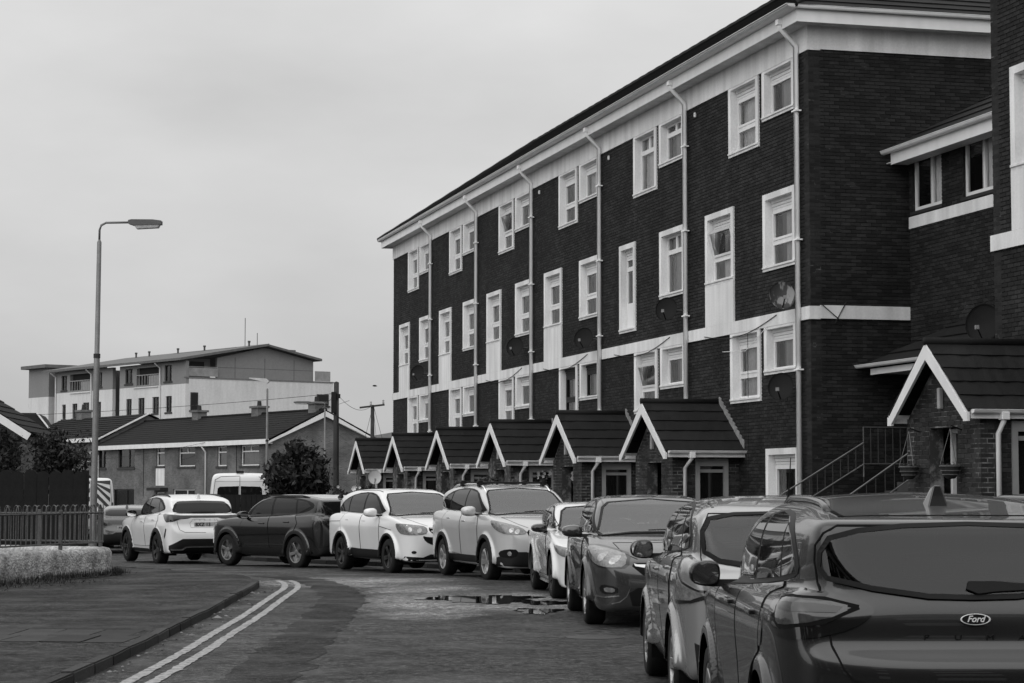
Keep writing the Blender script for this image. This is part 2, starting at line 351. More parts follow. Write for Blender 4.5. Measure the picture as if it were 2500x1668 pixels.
class Car:
    def __init__(c,name,label,loc,heading,L,W,H,wb,fo,R,low,cab,plan,cplan,sec,csec,paintm,res=.03,k1=.07,k2=.09,k3=.05,flare=.02,arch=.06,cat='car',group=None,clear=None):
        c.L,c.W,c.H,c.R=L,W,H,R; c.paint=paintm; c.res=res
        c.root=empty(name,loc,heading,label,cat,group)
        X=lambda s:L/2-s
        c.ws=[X(fo),X(fo+wb)]; c.zw=R; c.ra=R+arch
        c.A=G2([(X(s),z) for s,z in low]); c.B=G2(mirror_half([(X(s),w) for s,w in plan])); c.C=G2(mirror_sec(sec))
        c.has=cab is not None
        if c.has: c.A2=G2([(X(s),z) for s,z in cab]); c.B2=G2(mirror_half([(X(s),w) for s,w in cplan])); c.C2=G2(mirror_sec(csec))
        c.k=(k1,k2,k3); c.fl=flare; c.body(); c.wheels_done=False
    def sdf(c,P):
        x,y,z=P[:,0],P[:,1],P[:,2]
        d=smax(smax(c.A(x,z),c.B(x,y),c.k[0]),c.C(y,z),c.k[0])
        if c.fl:
            for xw in c.ws:
                r=np.sqrt((x-xw)**2+(z-c.zw)**2); f=smax(smax(r-(c.ra+.055),np.abs(y)-(c.W/2+c.fl-.012),.03),.30-z,.03); d=smin(d,f,.05)
        if c.has: d=smin(d,smax(smax(c.A2(x,z),c.B2(x,y),c.k[1]),c.C2(y,z),c.k[1]),c.k[2])
        return d
    def march(c,P0,P1,n=40):
        N=len(P0); lo=np.zeros(N); hi=np.ones(N); hit=np.zeros(N,bool); D=P1-P0
        for i in range(1,n+1):
            t=i/n; act=~hit
            if not act.any(): break
            v=c.sdf(P0[act]+D[act]*t); idx=np.where(act)[0]; ok=idx[v<0]; hi[ok]=t; lo[ok]=(i-1)/n; hit[ok]=True
        for _ in range(12):
            m=(lo+hi)/2; v=c.sdf(P0+D*m[:,None]); ins=v<0; hi=np.where(ins,m,hi); lo=np.where(ins,lo,m)
        return P0+D*hi[:,None],hit
    def normal(c,P,e=.02):
        g=np.stack([c.sdf(P+np.eye(3)[i]*e)-c.sdf(P-np.eye(3)[i]*e) for i in range(3)],1)
        return g/np.maximum(np.linalg.norm(g,axis=1,keepdims=True),1e-9)
    def body(c):
        L,W,H,h=c.L,c.W,c.H,c.res
        lo=np.array([-L/2-.1,-W/2-.1,.04]); hi=np.array([L/2+.1,W/2+.1,H+.1]); n=np.ceil((hi-lo)/h).astype(int)
        clo=np.array([-L/2+.62,-.38,.5]); chi=np.array([L/2-.62,.38,.7])
        quads=[]
        for ax in range(3):
            a,b=[i for i in range(3) if i!=ax]
            I,J=np.meshgrid(np.arange(n[a]),np.arange(n[b]),indexing='ij'); I=I.ravel();J=J.ravel()
            for side in (0,1):
                q=np.zeros((len(I),4,3),int); 
                for m,(di,dj) in enumerate(((0,0),(1,0),(1,1),(0,1))): q[:,m,a]=I+di; q[:,m,b]=J+dj; q[:,m,ax]=side*n[ax]
                fl=(side==1)!=(ax==1)
                quads.append(q if fl else q[:,::-1])
        Q=np.concatenate(quads); key=(Q[...,0]*10000+Q[...,1])*10000+Q[...,2]
        u,inv=np.unique(key.ravel(),return_inverse=True); F=inv.reshape(key.shape)
        ijk=np.stack([u//100000000,(u//10000)%10000,u%10000],1)/n
        V,_=c.march(lo+ijk*(hi-lo),clo+ijk*(chi-clo),30)
        cen=V[F].mean(1); kill=np.zeros(len(F),bool)
        for xw in c.ws: kill|=(np.hypot(cen[:,0]-xw,cen[:,2]-c.zw)<c.ra)&(np.abs(cen[:,1])>W/2-.42)
        bd=np.intersect1d(np.unique(F[kill]),np.unique(F[~kill]))
        for xw in c.ws:
            dx=V[bd,0]-xw; dz=V[bd,2]-c.zw; r=np.hypot(dx,dz); near=(r<c.ra+.09)&(np.abs(V[bd,1])>W/2-.36)
            b2=bd[near]; f=c.ra/np.maximum(r[near],1e-6); V[b2,0]=xw+dx[near]*f; V[b2,2]=c.zw+dz[near]*f
        F=F[~kill]; us=np.unique(F); rm=np.full(len(V),-1); rm[us]=np.arange(len(us)); V=V[us]; F=rm[F]
        c.V,c.F,c.N=V,F,c.normal(V,.03); c.cuts=[]
    def finish(c):
        V,F,nr=c.V,c.F,c.N
        for view,poly in c.cuts:      # open the shell behind clear glass
            d,u,v,cv=c.frame(view); cen=V[F].mean(1); P=np.stack([cen@u,cen@v],1); fac=(nr[F].mean(1)@d)<-.1; ins=np.zeros(len(F),bool); dm=np.full(len(F),9.)
            for a,b in zip(poly,np.roll(poly,-1,0)):
                if abs(b[1]-a[1])>1e-12: ins^=((a[1]>P[:,1])!=(b[1]>P[:,1]))&(P[:,0]<(b[0]-a[0])*(P[:,1]-a[1])/(b[1]-a[1])+a[0])
                e=b-a; w=P-a; t=np.clip((w@e)/max(e@e,1e-9),0,1); dm=np.minimum(dm,np.hypot(*(w-t[:,None]*e).T))
            side=(cen@d)<.25*c.L
            F=F[~(ins&fac&(dm>.003))]
        us=np.unique(F); rm=np.full(len(V),-1); rm[us]=np.arange(len(us)); V=V[us]; nr=nr[us]; F=rm[F]
        L,W,H=c.L,c.W,c.H
        me=bpy.data.meshes.new('body'); me.from_pydata(V.tolist(),[],F.tolist()); me.polygons.foreach_set('use_smooth',[True]*len(F)); me.update()
        me.normals_split_custom_set_from_vertices(nr.tolist())
        c.bobj=mobj('body',me,c.paint,c.root)
        for xw in c.ws:
            for sg in (-1,1):
                mb=MB(); vs=[];m=20; yo=sg*(W/2-.035); yi=sg*(W/2-.40)
                for k in range(m+1):
                    a=-.35+ (math.pi+.7)*k/m; rr=c.ra+.012
                    vs+=[(xw+rr*math.cos(a),yo,c.zw+rr*math.sin(a)),(xw+rr*math.cos(a),yi,c.zw+rr*math.sin(a))]
                fs=[(2*k,2*k+1,2*k+3,2*k+2) for k in range(m)]+[tuple(2*k+1 for k in range(m+1))]
                mb.add(vs,fs); mb.build('wheel_well',M_GAP(),c.root,recalc=False)
    def frame(c,view):
        X=lambda s:c.L/2-s
        if view=='S': return np.array([0,-1,0.]),np.array([-1.,0,0]),np.array([0,0,1.]),lambda p:(p[0]-c.L/2,p[1])
        if view=='F': return np.array([-1.,0,0]),np.array([0,1.,0]),np.array([0,0,1.]),lambda p:p
        if view=='R': return np.array([1.,0,0]),np.array([0,1.,0]),np.array([0,0,1.]),lambda p:p
        if view=='T': return np.array([0,0,-1.]),np.array([-1.,0,0]),np.array([0,1.,0]),lambda p:(p[0]-c.L/2,p[1])
        a=math.radians(view); d=-np.array([math.cos(a),math.sin(a),0]); u=np.array([-math.sin(a),math.cos(a),0])
        return d,u,np.array([0,0,1.]),lambda p:((c.L/2-p[0])*u[0]+p[1]*u[1],p[2])
    def patch(c,name,pts,view,m,off=.004,parent=None,mirror=False,h=.045,skirt=.012,arch=False,sym=False,smooth=0,cut=False):
        d,u,v,cv=c.frame(view)
        p=[cv(q) for q in pts]
        if sym: p=p+[(-q[0],q[1]) for q in reversed(p) if abs(q[0])>1e-6]
        p=np.array(p,float)
        if smooth: p=chaikin(p,smooth)
        if cut: c.cuts.append((view,p.copy())); skirt=0
        out=[]
        for a,b in zip(p,np.roll(p,-1,0)):
            k=max(1,int(np.ceil(np.linalg.norm(b-a)/h)))
            for i in range(k): out.append(a+(b-a)*i/k)
        p=np.array(out)
        if arch:
            for xw in c.ws:
                ux=-xw; dx=p[:,0]-ux; dz=p[:,1]-c.zw; r=np.hypot(dx,dz); ra=c.ra+.045; m_=r<ra
                p[m_,0]=ux+dx[m_]*ra/r[m_]; p[m_,1]=c.zw+dz[m_]*ra/r[m_]
        lo=p.min(0);hi=p.max(0); gx=np.arange(lo[0]+h*.5,hi[0],h); gy=np.arange(lo[1]+h*.5,hi[1],h)
        inn=[]
        if len(gx) and len(gy):
            X,Y=np.meshgrid(gx,gy); X=X.ravel();Y=Y.ravel(); ins=np.zeros(len(X),bool); dm=np.full(len(X),9.)
            for a,b in zip(p,np.roll(p,-1,0)):
                if abs(b[1]-a[1])>1e-12: ins^=((a[1]>Y)!=(b[1]>Y))&(X<(b[0]-a[0])*(Y-a[1])/(b[1]-a[1])+a[0])
                dm=np.minimum(dm,np.hypot(X-a[0],Y-a[1]))
            ok=ins&(dm>h*.4); inn=list(zip(X[ok],Y[ok]))
        n0=len(p); allp=[Vector((float(q[0]),float(q[1]))) for q in list(p)+inn]
        vv,ee,ff,ov,oe,of=delaunay_2d_cdt(allp,[],[list(range(n0))],1,1e-5)
        P2=np.array([[q.x,q.y] for q in vv]); base=P2[:,:1]*u+P2[:,1:]*v
        S0=base-d*3.2; S1=base+d*.0; H,hit=c.march(S0,S1,70)
        if not hit.all():     # missed rays: take the nearest hit point's depth
            gi=np.where(hit)[0]; bi=np.where(~hit)[0]
            for b in bi:
                g=gi[np.argmin(((P2[gi]-P2[b])**2).sum(1))]; H[b]=base[b]+d*float((H[g]-base[g])@d)
        nr=c.normal(H,.045); V=H+nr*off; F=[list(f) for f in ff]
        # consistent outward winding
        FF=[]
        for f in F:
            a,b,e=V[f[0]],V[f[1]],V[f[2]]
            FF.append(f if np.dot(np.cross(b-a,e-a),nr[f].sum(0))>0 else f[::-1])
        V=V.tolist(); nrl=nr.tolist()
        if skirt:
            cnt={}
            for f in FF:
                for i in range(len(f)):
                    e=(f[i],f[(i+1)%len(f)]); cnt[e]=1
            new={}
            for e in list(cnt):
                if (e[1],e[0]) not in cnt:
                    for k in e:
                        if k not in new: new[k]=len(V); V.append((np.array(V[k])-nr[k]*(skirt)).tolist()); nrl.append(nrl[k])
                    FF.append([e[1],e[0],new[e[0]],new[e[1]]])
        res=[]
        for sg in ((1,-1) if mirror else (1,)):
            VV=[(a,b*sg,e) for a,b,e in V]; fs=FF if sg==1 else [f[::-1] for f in FF]; nn=[(a,b*sg,e) for a,b,e in nrl]
            me=bpy.data.meshes.new(name); me.from_pydata(VV,[],fs); me.polygons.foreach_set('use_smooth',[True]*len(fs)); me.update()
            me.normals_split_custom_set_from_vertices(nn)
            res.append(mobj(name,me,m,parent if parent is not None and not isinstance(parent,(list,tuple)) else (parent[len(res)] if parent else c.root)))
        return res if mirror else res[0]
    def line(c,name,pts,view,w,m,off=.003,mirror=False,h=.04,thick=.0,parent=None,sym=False,close=False):
        d,u,v,cv=c.frame(view); p=[np.array(cv(q),float) for q in pts]
        if sym: p=p+[np.array((-q[0],q[1])) for q in reversed(p) if abs(q[0])>1e-6]
        if close: p=p+[p[0]]
        out=[]
        for a,b in zip(p[:-1],p[1:]):
            k=max(1,int(np.ceil(np.linalg.norm(b-a)/h)))
            for i in range(k): out.append(a+(b-a)*i/k)
        out.append(p[-1]); p=np.array(out); base=p[:,:1]*u+p[:,1:]*v
        H,hit=c.march(base-d*3.2,base,70); H=H[hit]
        if len(H)<2: return None
        nr=c.normal(H); t=np.gradient(H,axis=0); t/=np.maximum(np.linalg.norm(t,axis=1,keepdims=True),1e-9); sd=np.cross(t,nr); sd/=np.maximum(np.linalg.norm(sd,axis=1,keepdims=True),1e-9)
        res=[]
        for sg in ((1,-1) if mirror else (1,)):
            mb=MB(); vs=[];fs=[]
            hh=max(thick,.0); 
            for i in range(len(H)):
                top=H[i]+nr[i]*(off+hh); bot=H[i]-nr[i]*.006
                for q in (bot-sd[i]*w/2,top-sd[i]*w/2*(.7 if hh else 1),top+sd[i]*w/2*(.7 if hh else 1),bot+sd[i]*w/2): vs.append((q[0],q[1]*sg,q[2]))
            for i in range(len(H)-1):
                for k in range(3): fs.append((4*i+k,4*i+k+1,4*i+5+k,4*i+4+k))
            fs.append((0,1,2,3)); fs.append(tuple(4*(len(H)-1)+k for k in (3,2,1,0)))
            mb.add(vs,fs); res.append(mb.build(name,m,parent or c.root))
        return res if mirror else res[0]
    def cabin(c,belt,sd,sf,sr,se,top):
        """seats, dashboard, wheel and mirror seen through the glass: sd dashboard, sf front seats, sr rear bench, se end of the cabin"""
        X=lambda s:c.L/2-s; tr=mat('cabin_trim',.03,.8,var=.1,var2=0); st=mat('seat_cloth',.045,.85,var=.15,var2=0)
        MB().box(X(se),-.62,belt-.30,X(sd),.62,belt-.24).build('cabin_floor',tr,c.root)
        MB().prism([(X(sd),belt-.25),(X(sd),belt-.06),(X(sd+.18),belt-.03),(X(sd+.5),belt-.05),(X(sd+.5),belt-.25)],-.60,.60).build('dashboard',tr,c.root)
        for y in (.36,-.36):
            b=MB().prism([(X(sf)-.06,belt-.25),(X(sf)+.10,belt-.25),(X(sf)+.02,belt+.16),(X(sf)-.06,belt+.17)],y-.23,y+.23).build('seat',st,c.root,bevel=.03)
            MB().prism([(X(sf)-.08,belt+.19),(X(sf)+.02,belt+.19),(X(sf)-.0,belt+.34),(X(sf)-.08,belt+.34)],y-.13,y+.13).build('headrest',st,b,bevel=.03)
        r=MB().prism([(X(sr)-.08,belt-.25),(X(sr)+.10,belt-.25),(X(sr)+.0,belt+.10),(X(sr)-.08,belt+.11)],-.58,.58).build('rear_bench',st,c.root,bevel=.03)
        for y in (.38,0,-.38): MB().prism([(X(sr)-.08,belt+.12),(X(sr)+.0,belt+.12),(X(sr)-.0,belt+.24),(X(sr)-.08,belt+.24)],y-.12,y+.12).build('headrest',st,r,bevel=.025)
        M=Matrix.Translation((X(sd+.42),-.36,belt+.02))@Matrix.Rotation(R(65),4,'Y'); MB().tube([M@Vector((.18*math.cos(a),.18*math.sin(a),0)) for a in np.linspace(0,6.283,21)[:-1]],.014,6,closed=True).build('steering_wheel',tr,c.root)
        MB().box(X(sd+.97),-.11,top-.17,X(sd+.93),.11,top-.11).build('rear_view_mirror',tr,c.root,bevel=.01)
    def wheels(c,style='spoke',n=5,width=.22,rimr=None,m=None,inset=.015):
        R_=c.R; rr=rimr or R_*.68; m=m or M_ALLOY()
        prof=[(rr*.96,-width*.5),(rr,-width*.5),(R_-.03,-width*.52),(R_-.008,-width*.42),(R_,-width*.3),(R_,width*.3),(R_-.008,width*.42),(R_-.03,width*.52),(rr,width*.5),(rr*.96,width*.5),(rr*.93,width*.3),(rr*.93,-width*.3)]
        tyre=MB().lathe(prof,36,closed=True).mesh('wheel',True); tyre.polygons.foreach_set('use_smooth',[True]*len(tyre.polygons)); tyre.materials.append(M_TYRE())
        rb=MB().lathe([(rr*.965,width*.47),(rr*.95,width*.49),(rr*.90,width*.47),(rr*.88,width*.2),(rr*.5,width*.12),(0.0001,width*.12)],30)
        rim=rb.mesh('rim',True); rim.materials.append(m if style!='steel' else M_DALLOY())
        sb=MB()
        for k in range(n):
            a=2*math.pi*k/n+.3
            for da in ((-.13,.13) if style=='double' else (0,)):
                M=Matrix.Rotation(a,4,'Z'); wi=.045 if style=='double' else .075
                r0=rr*.12; r1=rr*.93; w0=.028; w1=wi*rr/.24*.5
                tw=math.sin(da)*rr*.9
                vs=[(r0,-w0,width*.30),(r0,w0,width*.30),(r1,tw+w1,width*.46),(r1,tw-w1,width*.46),(r0,-w0,width*.36),(r0,w0,width*.36),(r1,tw+w1*.75,width*.485),(r1,tw-w1*.75,width*.485)]
                sb.add([M@Vector(v) for v in vs],[(3,2,1,0),(4,5,6,7),(0,1,5,4),(1,2,6,5),(2,3,7,6),(3,0,4,7)])
        sb.lathe([(.075,width*.28),(.07,width*.37),(.03,width*.39),(.0001,width*.39)],16)
        spk=sb.mesh('spokes',True); spk.materials.append(m)
        for xw in c.ws:
            for sg in (-1,1):
                w=mobj('wheel',tyre,None,c.root); w.location=(xw,sg*(c.W/2-width/2-inset),c.zw); w.rotation_mode='ZYX'; w.rotation_euler=(R(-90) if sg>0 else R(90),0,random.random()*6)
                for nm,me in (('rim',rim),('spokes',spk)):
                    q=mobj(nm,me,None,w)
    def mirrors(c,s,w,z,m,size=(.13,.22,.15),glass_back=True,arm=.1):
        # s,w,z: inner base point on the door
        ex=np.linspace(-math.pi/2,math.pi/2,13); 
        for sg in (1,-1):
            mb=MB(); vs=[];fs=[];n=20
            pw=lambda t,e:math.copysign(abs(t)**e,t)
            for i,a in enumerate(np.linspace(-math.pi/2,math.pi/2,13)):
                for k in range(n):
                    b=2*math.pi*k/n; x=pw(math.sin(a),.9 if a>0 else .25); r=pw(math.cos(a),.6 if a>0 else .35)
                    y=r*pw(math.cos(b),.75); zz=r*pw(math.sin(b),.75)
                    sx=size[0]*(.75 if x>0 else .45)
                    zz*=(1-.12*y); vs.append((x*sx,sg*(arm+size[1]/2+y*size[1]/2),zz*size[2]/2))
            for i in range(12):
                for k in range(n): fs.append((i*n+k,i*n+(k+1)%n,(i+1)*n+(k+1)%n,(i+1)*n+k))
            mb.add(vs,fs)
            o=mb.build('door_mirror',m,c.root,smooth=True); o.location=(c.L/2-s,sg*w,z)
            st=MB().prism([(-.03,-.075),(.04,-.075),(.03,-.035),(-.02,-.035)],-.04*sg,sg*(arm+.06)).build('mirror_arm',M_BLACK(),o)
            gl=MB()
            ring=[(-size[0]*.45-.003,sg*(arm+size[1]/2+.42*size[1]*pw(math.cos(2*math.pi*k/24),.7)),.42*size[2]*pw(math.sin(2*math.pi*k/24),.7)) for k in range(24)]
            gl.add(ring,[tuple(range(24))]); gl.add([(x+.006,y,z_) for x,y,z_ in ring],[])
            gl.f+= [(k,(k+1)%24,24+(k+1)%24,24+k) for k in range(24)]
            gl.build('mirror_glass',mat('mirror_glass',.6,rough=.02,metal=1,var=0,var2=0),o)
    def at(c,s,w,z,view):
        d,u,v,cv=c.frame(view); p=np.array([[c.L/2-s,w,z]]); b=p-(p@d)[:,None]*d; H,h=c.march(b-d*3.2,b,80); n=c.normal(H); return H[0],n[0]
    def handle(c,s,z,m,parents=None,ln=.2):
        for i,sg in enumerate((1,-1)):
            P,n=c.at(s,.5,z,'S'); mb=MB(); mb.box(-ln/2,-.012,-.014,ln/2,.03,.014)
            o=mb.build('door_handle',m,parents[i] if parents else c.root,bevel=.008); o.location=(P[0],sg*P[1],P[2]+.0)
    def plate(c,view,z,text=None,w=.52,h=.11,s=None,tsize=.085,align='CENTER',dx=0,yoff=0):
        P,n=c.at(c.L/2,yoff,z,view); sg=1 if view=='F' else -1
        rx=-math.atan2(n[2],abs(n[0]))*.6
        o=MB().box(-w/2,-.004,-h/2,w/2,.012,h/2).build('number_plate',M_PLATE(),c.root,bevel=.003)
        o.location=(P[0]+sg*.006,yoff,z); o.rotation_euler=(R(90)-R(90),0,R(-90) if sg>0 else R(90)); 
        # box +y faces: rotate so that +y -> outward
        if text:
            t=mobj('plate_text',text_me(text,tsize,.0015,align,bold=.003),M_INK(),o); t.location=(dx,.0145,-.002); t.rotation_euler=(R(90),0,R(180))
        return o
    def fin(c,s,m,kind='shark'):
        P,n=c.at(s,.0,0,'T'); mb=MB()
        if kind=='shark':
            prof=[(.09,0,.035),(.04,.03,.03),(-.03,.065,.018),(-.07,.07,.012),(-.085,0,.03)]
            vs=[]
            for x,z,w in prof: vs+=[(x,-w,z if z else -.03),(x,w,z if z else -.03)]
            base=[(.09,-.03),(-.085,-.03)]
            mb.add([(.14,0,-.02),(.03,-.06,-.02),(-.10,-.05,-.02),(-.10,.05,-.02),(.03,.06,-.02),(.07,0,.035),(-.02,-.022,.075),(-.02,.022,.075),(-.085,-.018,.09),(-.085,.018,.09)],
                   [(0,4,3,2,1),(0,1,5),(0,5,4),(1,6,5),(4,5,7),(5,6,7),(1,2,8,6),(4,7,9,3),(6,8,9,7),(2,3,9,8)])
            o=mb.build('roof_fin',m,c.root,bevel=.006); o.location=P
        else:
            mb.lathe([(.03,-.02),(.03,.02),(.012,.07),(.006,.10),(.003,.38),(.0005,.385)],10); o=mb.build('aerial',m,c.root); o.location=P; o.rotation_euler=(0,R(-25),0)
        return o
    def rails(c,s0,s1,w,m,hz=.035,z=None):
        for sg in (1,-1):
            ss=np.linspace(s0,s1,14); pts=[]
            for i,s in enumerate(ss):
                P,n=c.at(s,w,0,'T'); k=min(1,min(i,13-i)/1.5); pts.append((P[0],P[1]*sg,P[2]-.01+hz*k))
            MB().tube(pts,.018,6).build('roof_rail',m,c.root,smooth=True)
def default_plan(L,W,f=.12,r=.1,nose=.36,tail=.36,fr=.55,rr=.45):
    w=W/2
    return [(0,0),(.0,nose*.9),(.035,w*.66),(fr*.22,w*.82),(fr*.55,w*.93),(fr*1.2,w*.985),(fr*2,w),(L*.5,w),(L-rr*1.9,w),(L-rr*1.0,w*.985),(L-rr*.5,w*.95),(L-rr*.2,w*.84),(L-.04,w*.66),(L,tail*.9),(L,0)]
def default_cplan(s0,s1,W,tw=.80,tf=.62,tr=.66):
    w=W/2*tw; d=s1-s0
    return [(s0,0),(s0+.0,W/2*tf*.6),(s0+.08,W/2*tf),(s0+d*.18,w*.95),(s0+d*.35,w),(s0+d*.6,w),(s1-d*.2,w*.97),(s1-.12,W/2*tr),(s1,W/2*tr*.6),(s1,0)]
def default_sec(W,zb=.2,zt=1.2,sh=.9,bulge=.0):
    w=W/2
    return [(0,zb-.02),(w*.8,zb-.02),(w*.9,zb+.03),(w*.935,zb+.16),(w*.955,zb+.34),(w*.985,sh-.22),(w,sh-.1),(w*.985,sh),(w*.95,sh+.08),(w*.86,zt),(0,zt+.03)]
def default_csec(W,z0,H,belt=.88,roof=.70):
    w=W/2; h=H-z0
    return [(0,z0-.15),(w*(belt+.02),z0-.15),(w*belt,z0),(w*(belt*.72+roof*.28),z0+h*.35),(w*(belt*.35+roof*.65),z0+h*.7),(w*roof,z0+h*.88),(w*roof*.86,z0+h*.97),(w*roof*.5,H),(0,H+.01)]
def car_puma(loc,heading):
    L,W,H=4.19,1.80,1.565
    low=[(.04,.22),(0,.4),(.02,.6),(.1,.78),(.32,.92),(.95,1.03),(1.25,1.06),(1.5,1.05),(3.3,1.10),(3.85,1.13),(4.02,1.11),(4.075,1.0),(4.08,.87),(4.13,.835),(4.185,.80),(4.19,.68),(4.18,.45),(4.1,.28),(3.9,.2),(.2,.19)]
    cab=[(1.02,.96),(1.3,1.10),(1.64,1.345),(1.92,1.495),(2.2,1.56),(2.5,1.57),(2.8,1.55),(3.2,1.505),(3.55,1.465),(3.88,1.435),(3.94,1.42),(3.94,1.385),(4.0,1.2),(4.05,1.06),(4.05,.95),(1.02,.95)]
    c=Car('parked_hatchback','dark grey compact crossover in the foreground, its rear window and oval badge towards us',loc,heading,L,W,H,2.59,.86,.33,low,cab,
      default_plan(L,W,rr=.42),[(1.0,0),(1.0,.34),(1.08,.60),(1.35,.74),(1.7,.785),(2.3,.79),(2.9,.77),(3.45,.74),(3.8,.715),(3.97,.67),(4.05,.54),(4.07,.3),(4.07,0)],[(0,.18),(.74,.18),(.82,.23),(.855,.36),(.87,.52),(.88,.70),(.905,.86),(.895,.98),(.85,1.065),(.77,1.12),(.6,1.17),(0,1.2)],[(0,.9),(.84,.9),(.80,1.04),(.775,1.15),(.735,1.33),(.70,1.42),(.60,1.50),(.42,1.55),(0,1.58)],paint('graphite',.018,.35,.25,.6),res=.025,k1=.045,k2=.055,k3=.03)
    c.wheels('spoke',5)
    body=c.paint
    c.patch('window_trim',[(1.36,1.04),(1.70,1.29),(2.05,1.42),(2.6,1.475),(3.1,1.455),(3.42,1.38),(3.6,1.27),(3.66,1.19),(3.5,1.15),(2.5,1.085)],'S',M_BLACK(),.004,mirror=True,smooth=1)
    for p in ([(1.48,1.06),(1.8,1.295),(2.12,1.405),(2.34,1.43),(2.36,1.098)],[(2.43,1.105),(2.41,1.44),(2.65,1.455),(3.0,1.437),(3.14,1.41),(3.2,1.15)],[(3.24,1.155),(3.18,1.395),(3.38,1.345),(3.54,1.25),(3.59,1.185)]):
        c.patch('side_window',p,'S',M_GLASS(),.009,mirror=True)
    c.patch('windscreen',[(0,1.07),(.62,1.05),(.66,1.1),(.55,1.40),(.5,1.43),(0,1.46)],'F',M_WIND(),.006,sym=True)
    rw=c.patch('rear_window',[(0,1.093),(.2,1.098),(.45,1.135),(.635,1.18),(.66,1.22),(.655,1.285),(.62,1.345),(.5,1.375),(.3,1.395),(0,1.403)],'R',auto_glass('privacy_glass',.16,1.5),.012,sym=True,h=.025,cut=True)
    c.line('window_edge',[(0,1.087),(.2,1.092),(.45,1.128),(.64,1.173),(.668,1.22),(.665,1.29),(.63,1.352),(.5,1.384),(.3,1.402),(0,1.410)],'R',.024,M_BLACK(),.0145,sym=True,close=True,h=.025); c.cabin(1.02,1.2,2.1,3.0,3.8,1.5)
    d=[[(1.32,.30),(1.36,.98),(1.44,1.03),(2.38,1.075),(2.40,.30)],[(2.42,.30),(2.405,1.075),(3.3,1.13),(3.42,1.0),(3.38,.8),(3.0,.4),(2.9,.30)]]
    for p in d:
        D=c.patch('door',p,'S',body,.005,mirror=True,arch=True,skirt=.0,h=.03)
        sx=max(q[0] for q in p)-.28 if p is d[0] else 3.1
        c.handle(sx,.98,body,D)
        c.line('door_gap',p+[p[0]],'S',.007,M_GAP(),.006,mirror=True)
    # tailgate shut line, lamps, badge
    c.line('tailgate_gap',[(.0,.70),(.45,.705),(.56,.73),(.60,.78),(.645,.88),(.66,1.0),(.68,1.15),(.69,1.25),(.687,1.32),(.655,1.375),(.59,1.41)],'R',.009,M_GAP(),.0035,sym=True)
    tl=c.patch('tail_light',[(4.05,.43,1.04),(4.03,.50,1.08),(3.98,.62,1.105),(3.9,.75,1.12),(3.78,.83,1.115),(3.70,.88,1.06),(3.72,.88,.97),(3.82,.83,.91),(3.95,.68,.90),(4.02,.55,.93),(4.05,.46,.985)],135,M_LAMPD(),.008,mirror=True,smooth=2,h=.03)
    c.patch('lens',[(4.02,.50,1.045),(3.98,.62,1.075),(3.9,.75,1.085),(3.82,.80,1.07),(3.83,.80,.985),(3.88,.78,.962),(3.99,.60,.985)],135,M_RLIT(),.012,mirror=True,smooth=1,h=.03,parent=tl)
    c.patch('lens_slot',[(4.02,.56,1.045),(3.98,.66,1.06),(3.9,.75,1.065),(3.83,.79,1.055),(3.86,.78,1.03),(3.95,.68,1.025),(4.02,.58,1.02)],135,M_LAMPD(),.015,mirror=True,h=.03,parent=tl)  # dark slot across the upper part of the lens
    c.line('lens_edge',[(4.025,.49,1.045),(3.98,.62,1.08),(3.9,.75,1.09),(3.82,.81,1.075),(3.83,.81,.98),(3.88,.78,.955),(3.99,.60,.98),(4.025,.49,1.045)],135,.02,M_GAP(),.011,mirror=True)
    for y in (.22,.078,-.065,-.207):
        P,n=c.at(4.1,y,.915,'R'); ch={.22:'P',.078:'U',-.065:'M',-.207:'A'}[y]
        t=mobj('letter',text_me(ch,.034,.003),M_BLACK(),c.root); t.scale=(1.5,1,1); t.location=(P[0]-.004,y,.915); t.rotation_euler=(R(90),0,R(-90))
    # badge: oval plate with script
    P,n=c.at(4.1,0,1.0,'R')
    mb=MB(); mb.lathe([(.0001,.0),(1,.0),(1,.008),(.93,.012),(.0001,.012)],36,Matrix.Diagonal((.067,.0258,1,1)))
    b=mb.build('badge',mat('badge_blue',.015,rough=.15,var=0,var2=0,coat=.5),c.root); b.location=(P[0]-.004,0,.995); b.rotation_euler=(R(90),0,R(-90))
    rg=MB(); rg.lathe([(1,.006),(1.03,.014),(.95,.016),(.91,.012)],36,Matrix.Diagonal((.0662,.025,1,1)),closed=True); rg.build('badge_ring',mat('badge_silver',.7,.45,var=0,var2=0),b)
    t=mobj('badge_script',text_me('Ford',.040,.002,shear=.35,bold=.0008),mat('badge_silver',.7,.45,var=0,var2=0),b); t.location=(0,.001,.013)
    # wiper, spoiler brake lamp, handles, bumper
    P,n=c.at(4.05,-.1,1.16,'R')
    c.patch('rear_wiper',[(-.02,1.10),(.03,1.12),(.02,1.155),(-.1,1.155),(-.38,1.135),(-.38,1.125),(-.1,1.11)][::-1],'R',M_BLACK(),.028,h=.03,skirt=.03)
    c.patch('brake_lamp',[(0,1.412),(.16,1.410),(.16,1.398),(0,1.40)],'R',M_LAMPD(),.012,sym=True)
    c.line('bumper_gap',[(.84,.70),(.6,.70),(.3,.69),(0,.69)],'R',.008,M_GAP(),.003,sym=True)
    c.patch('lower_bumper',[(0,.5),(.5,.5),(.72,.55),(.80,.48),(.76,.3),(.4,.27),(0,.27)],'R',M_BLACK(),.004,sym=True)
    c.plate('R',.585,None)
    c.line('roof_gap',[(1.9,.54),(2.6,.565),(3.3,.56),(3.75,.545)],'T',.03,M_GBLACK(),.003,mirror=True)
    c.rails(2.0,3.5,.56,M_GBLACK(),.03)
    c.line('spoiler_gap',[(3.74,.55),(3.70,.4),(3.68,0)],'T',.008,M_GAP(),.003,mirror=True)
    c.fin(3.2,c.paint)
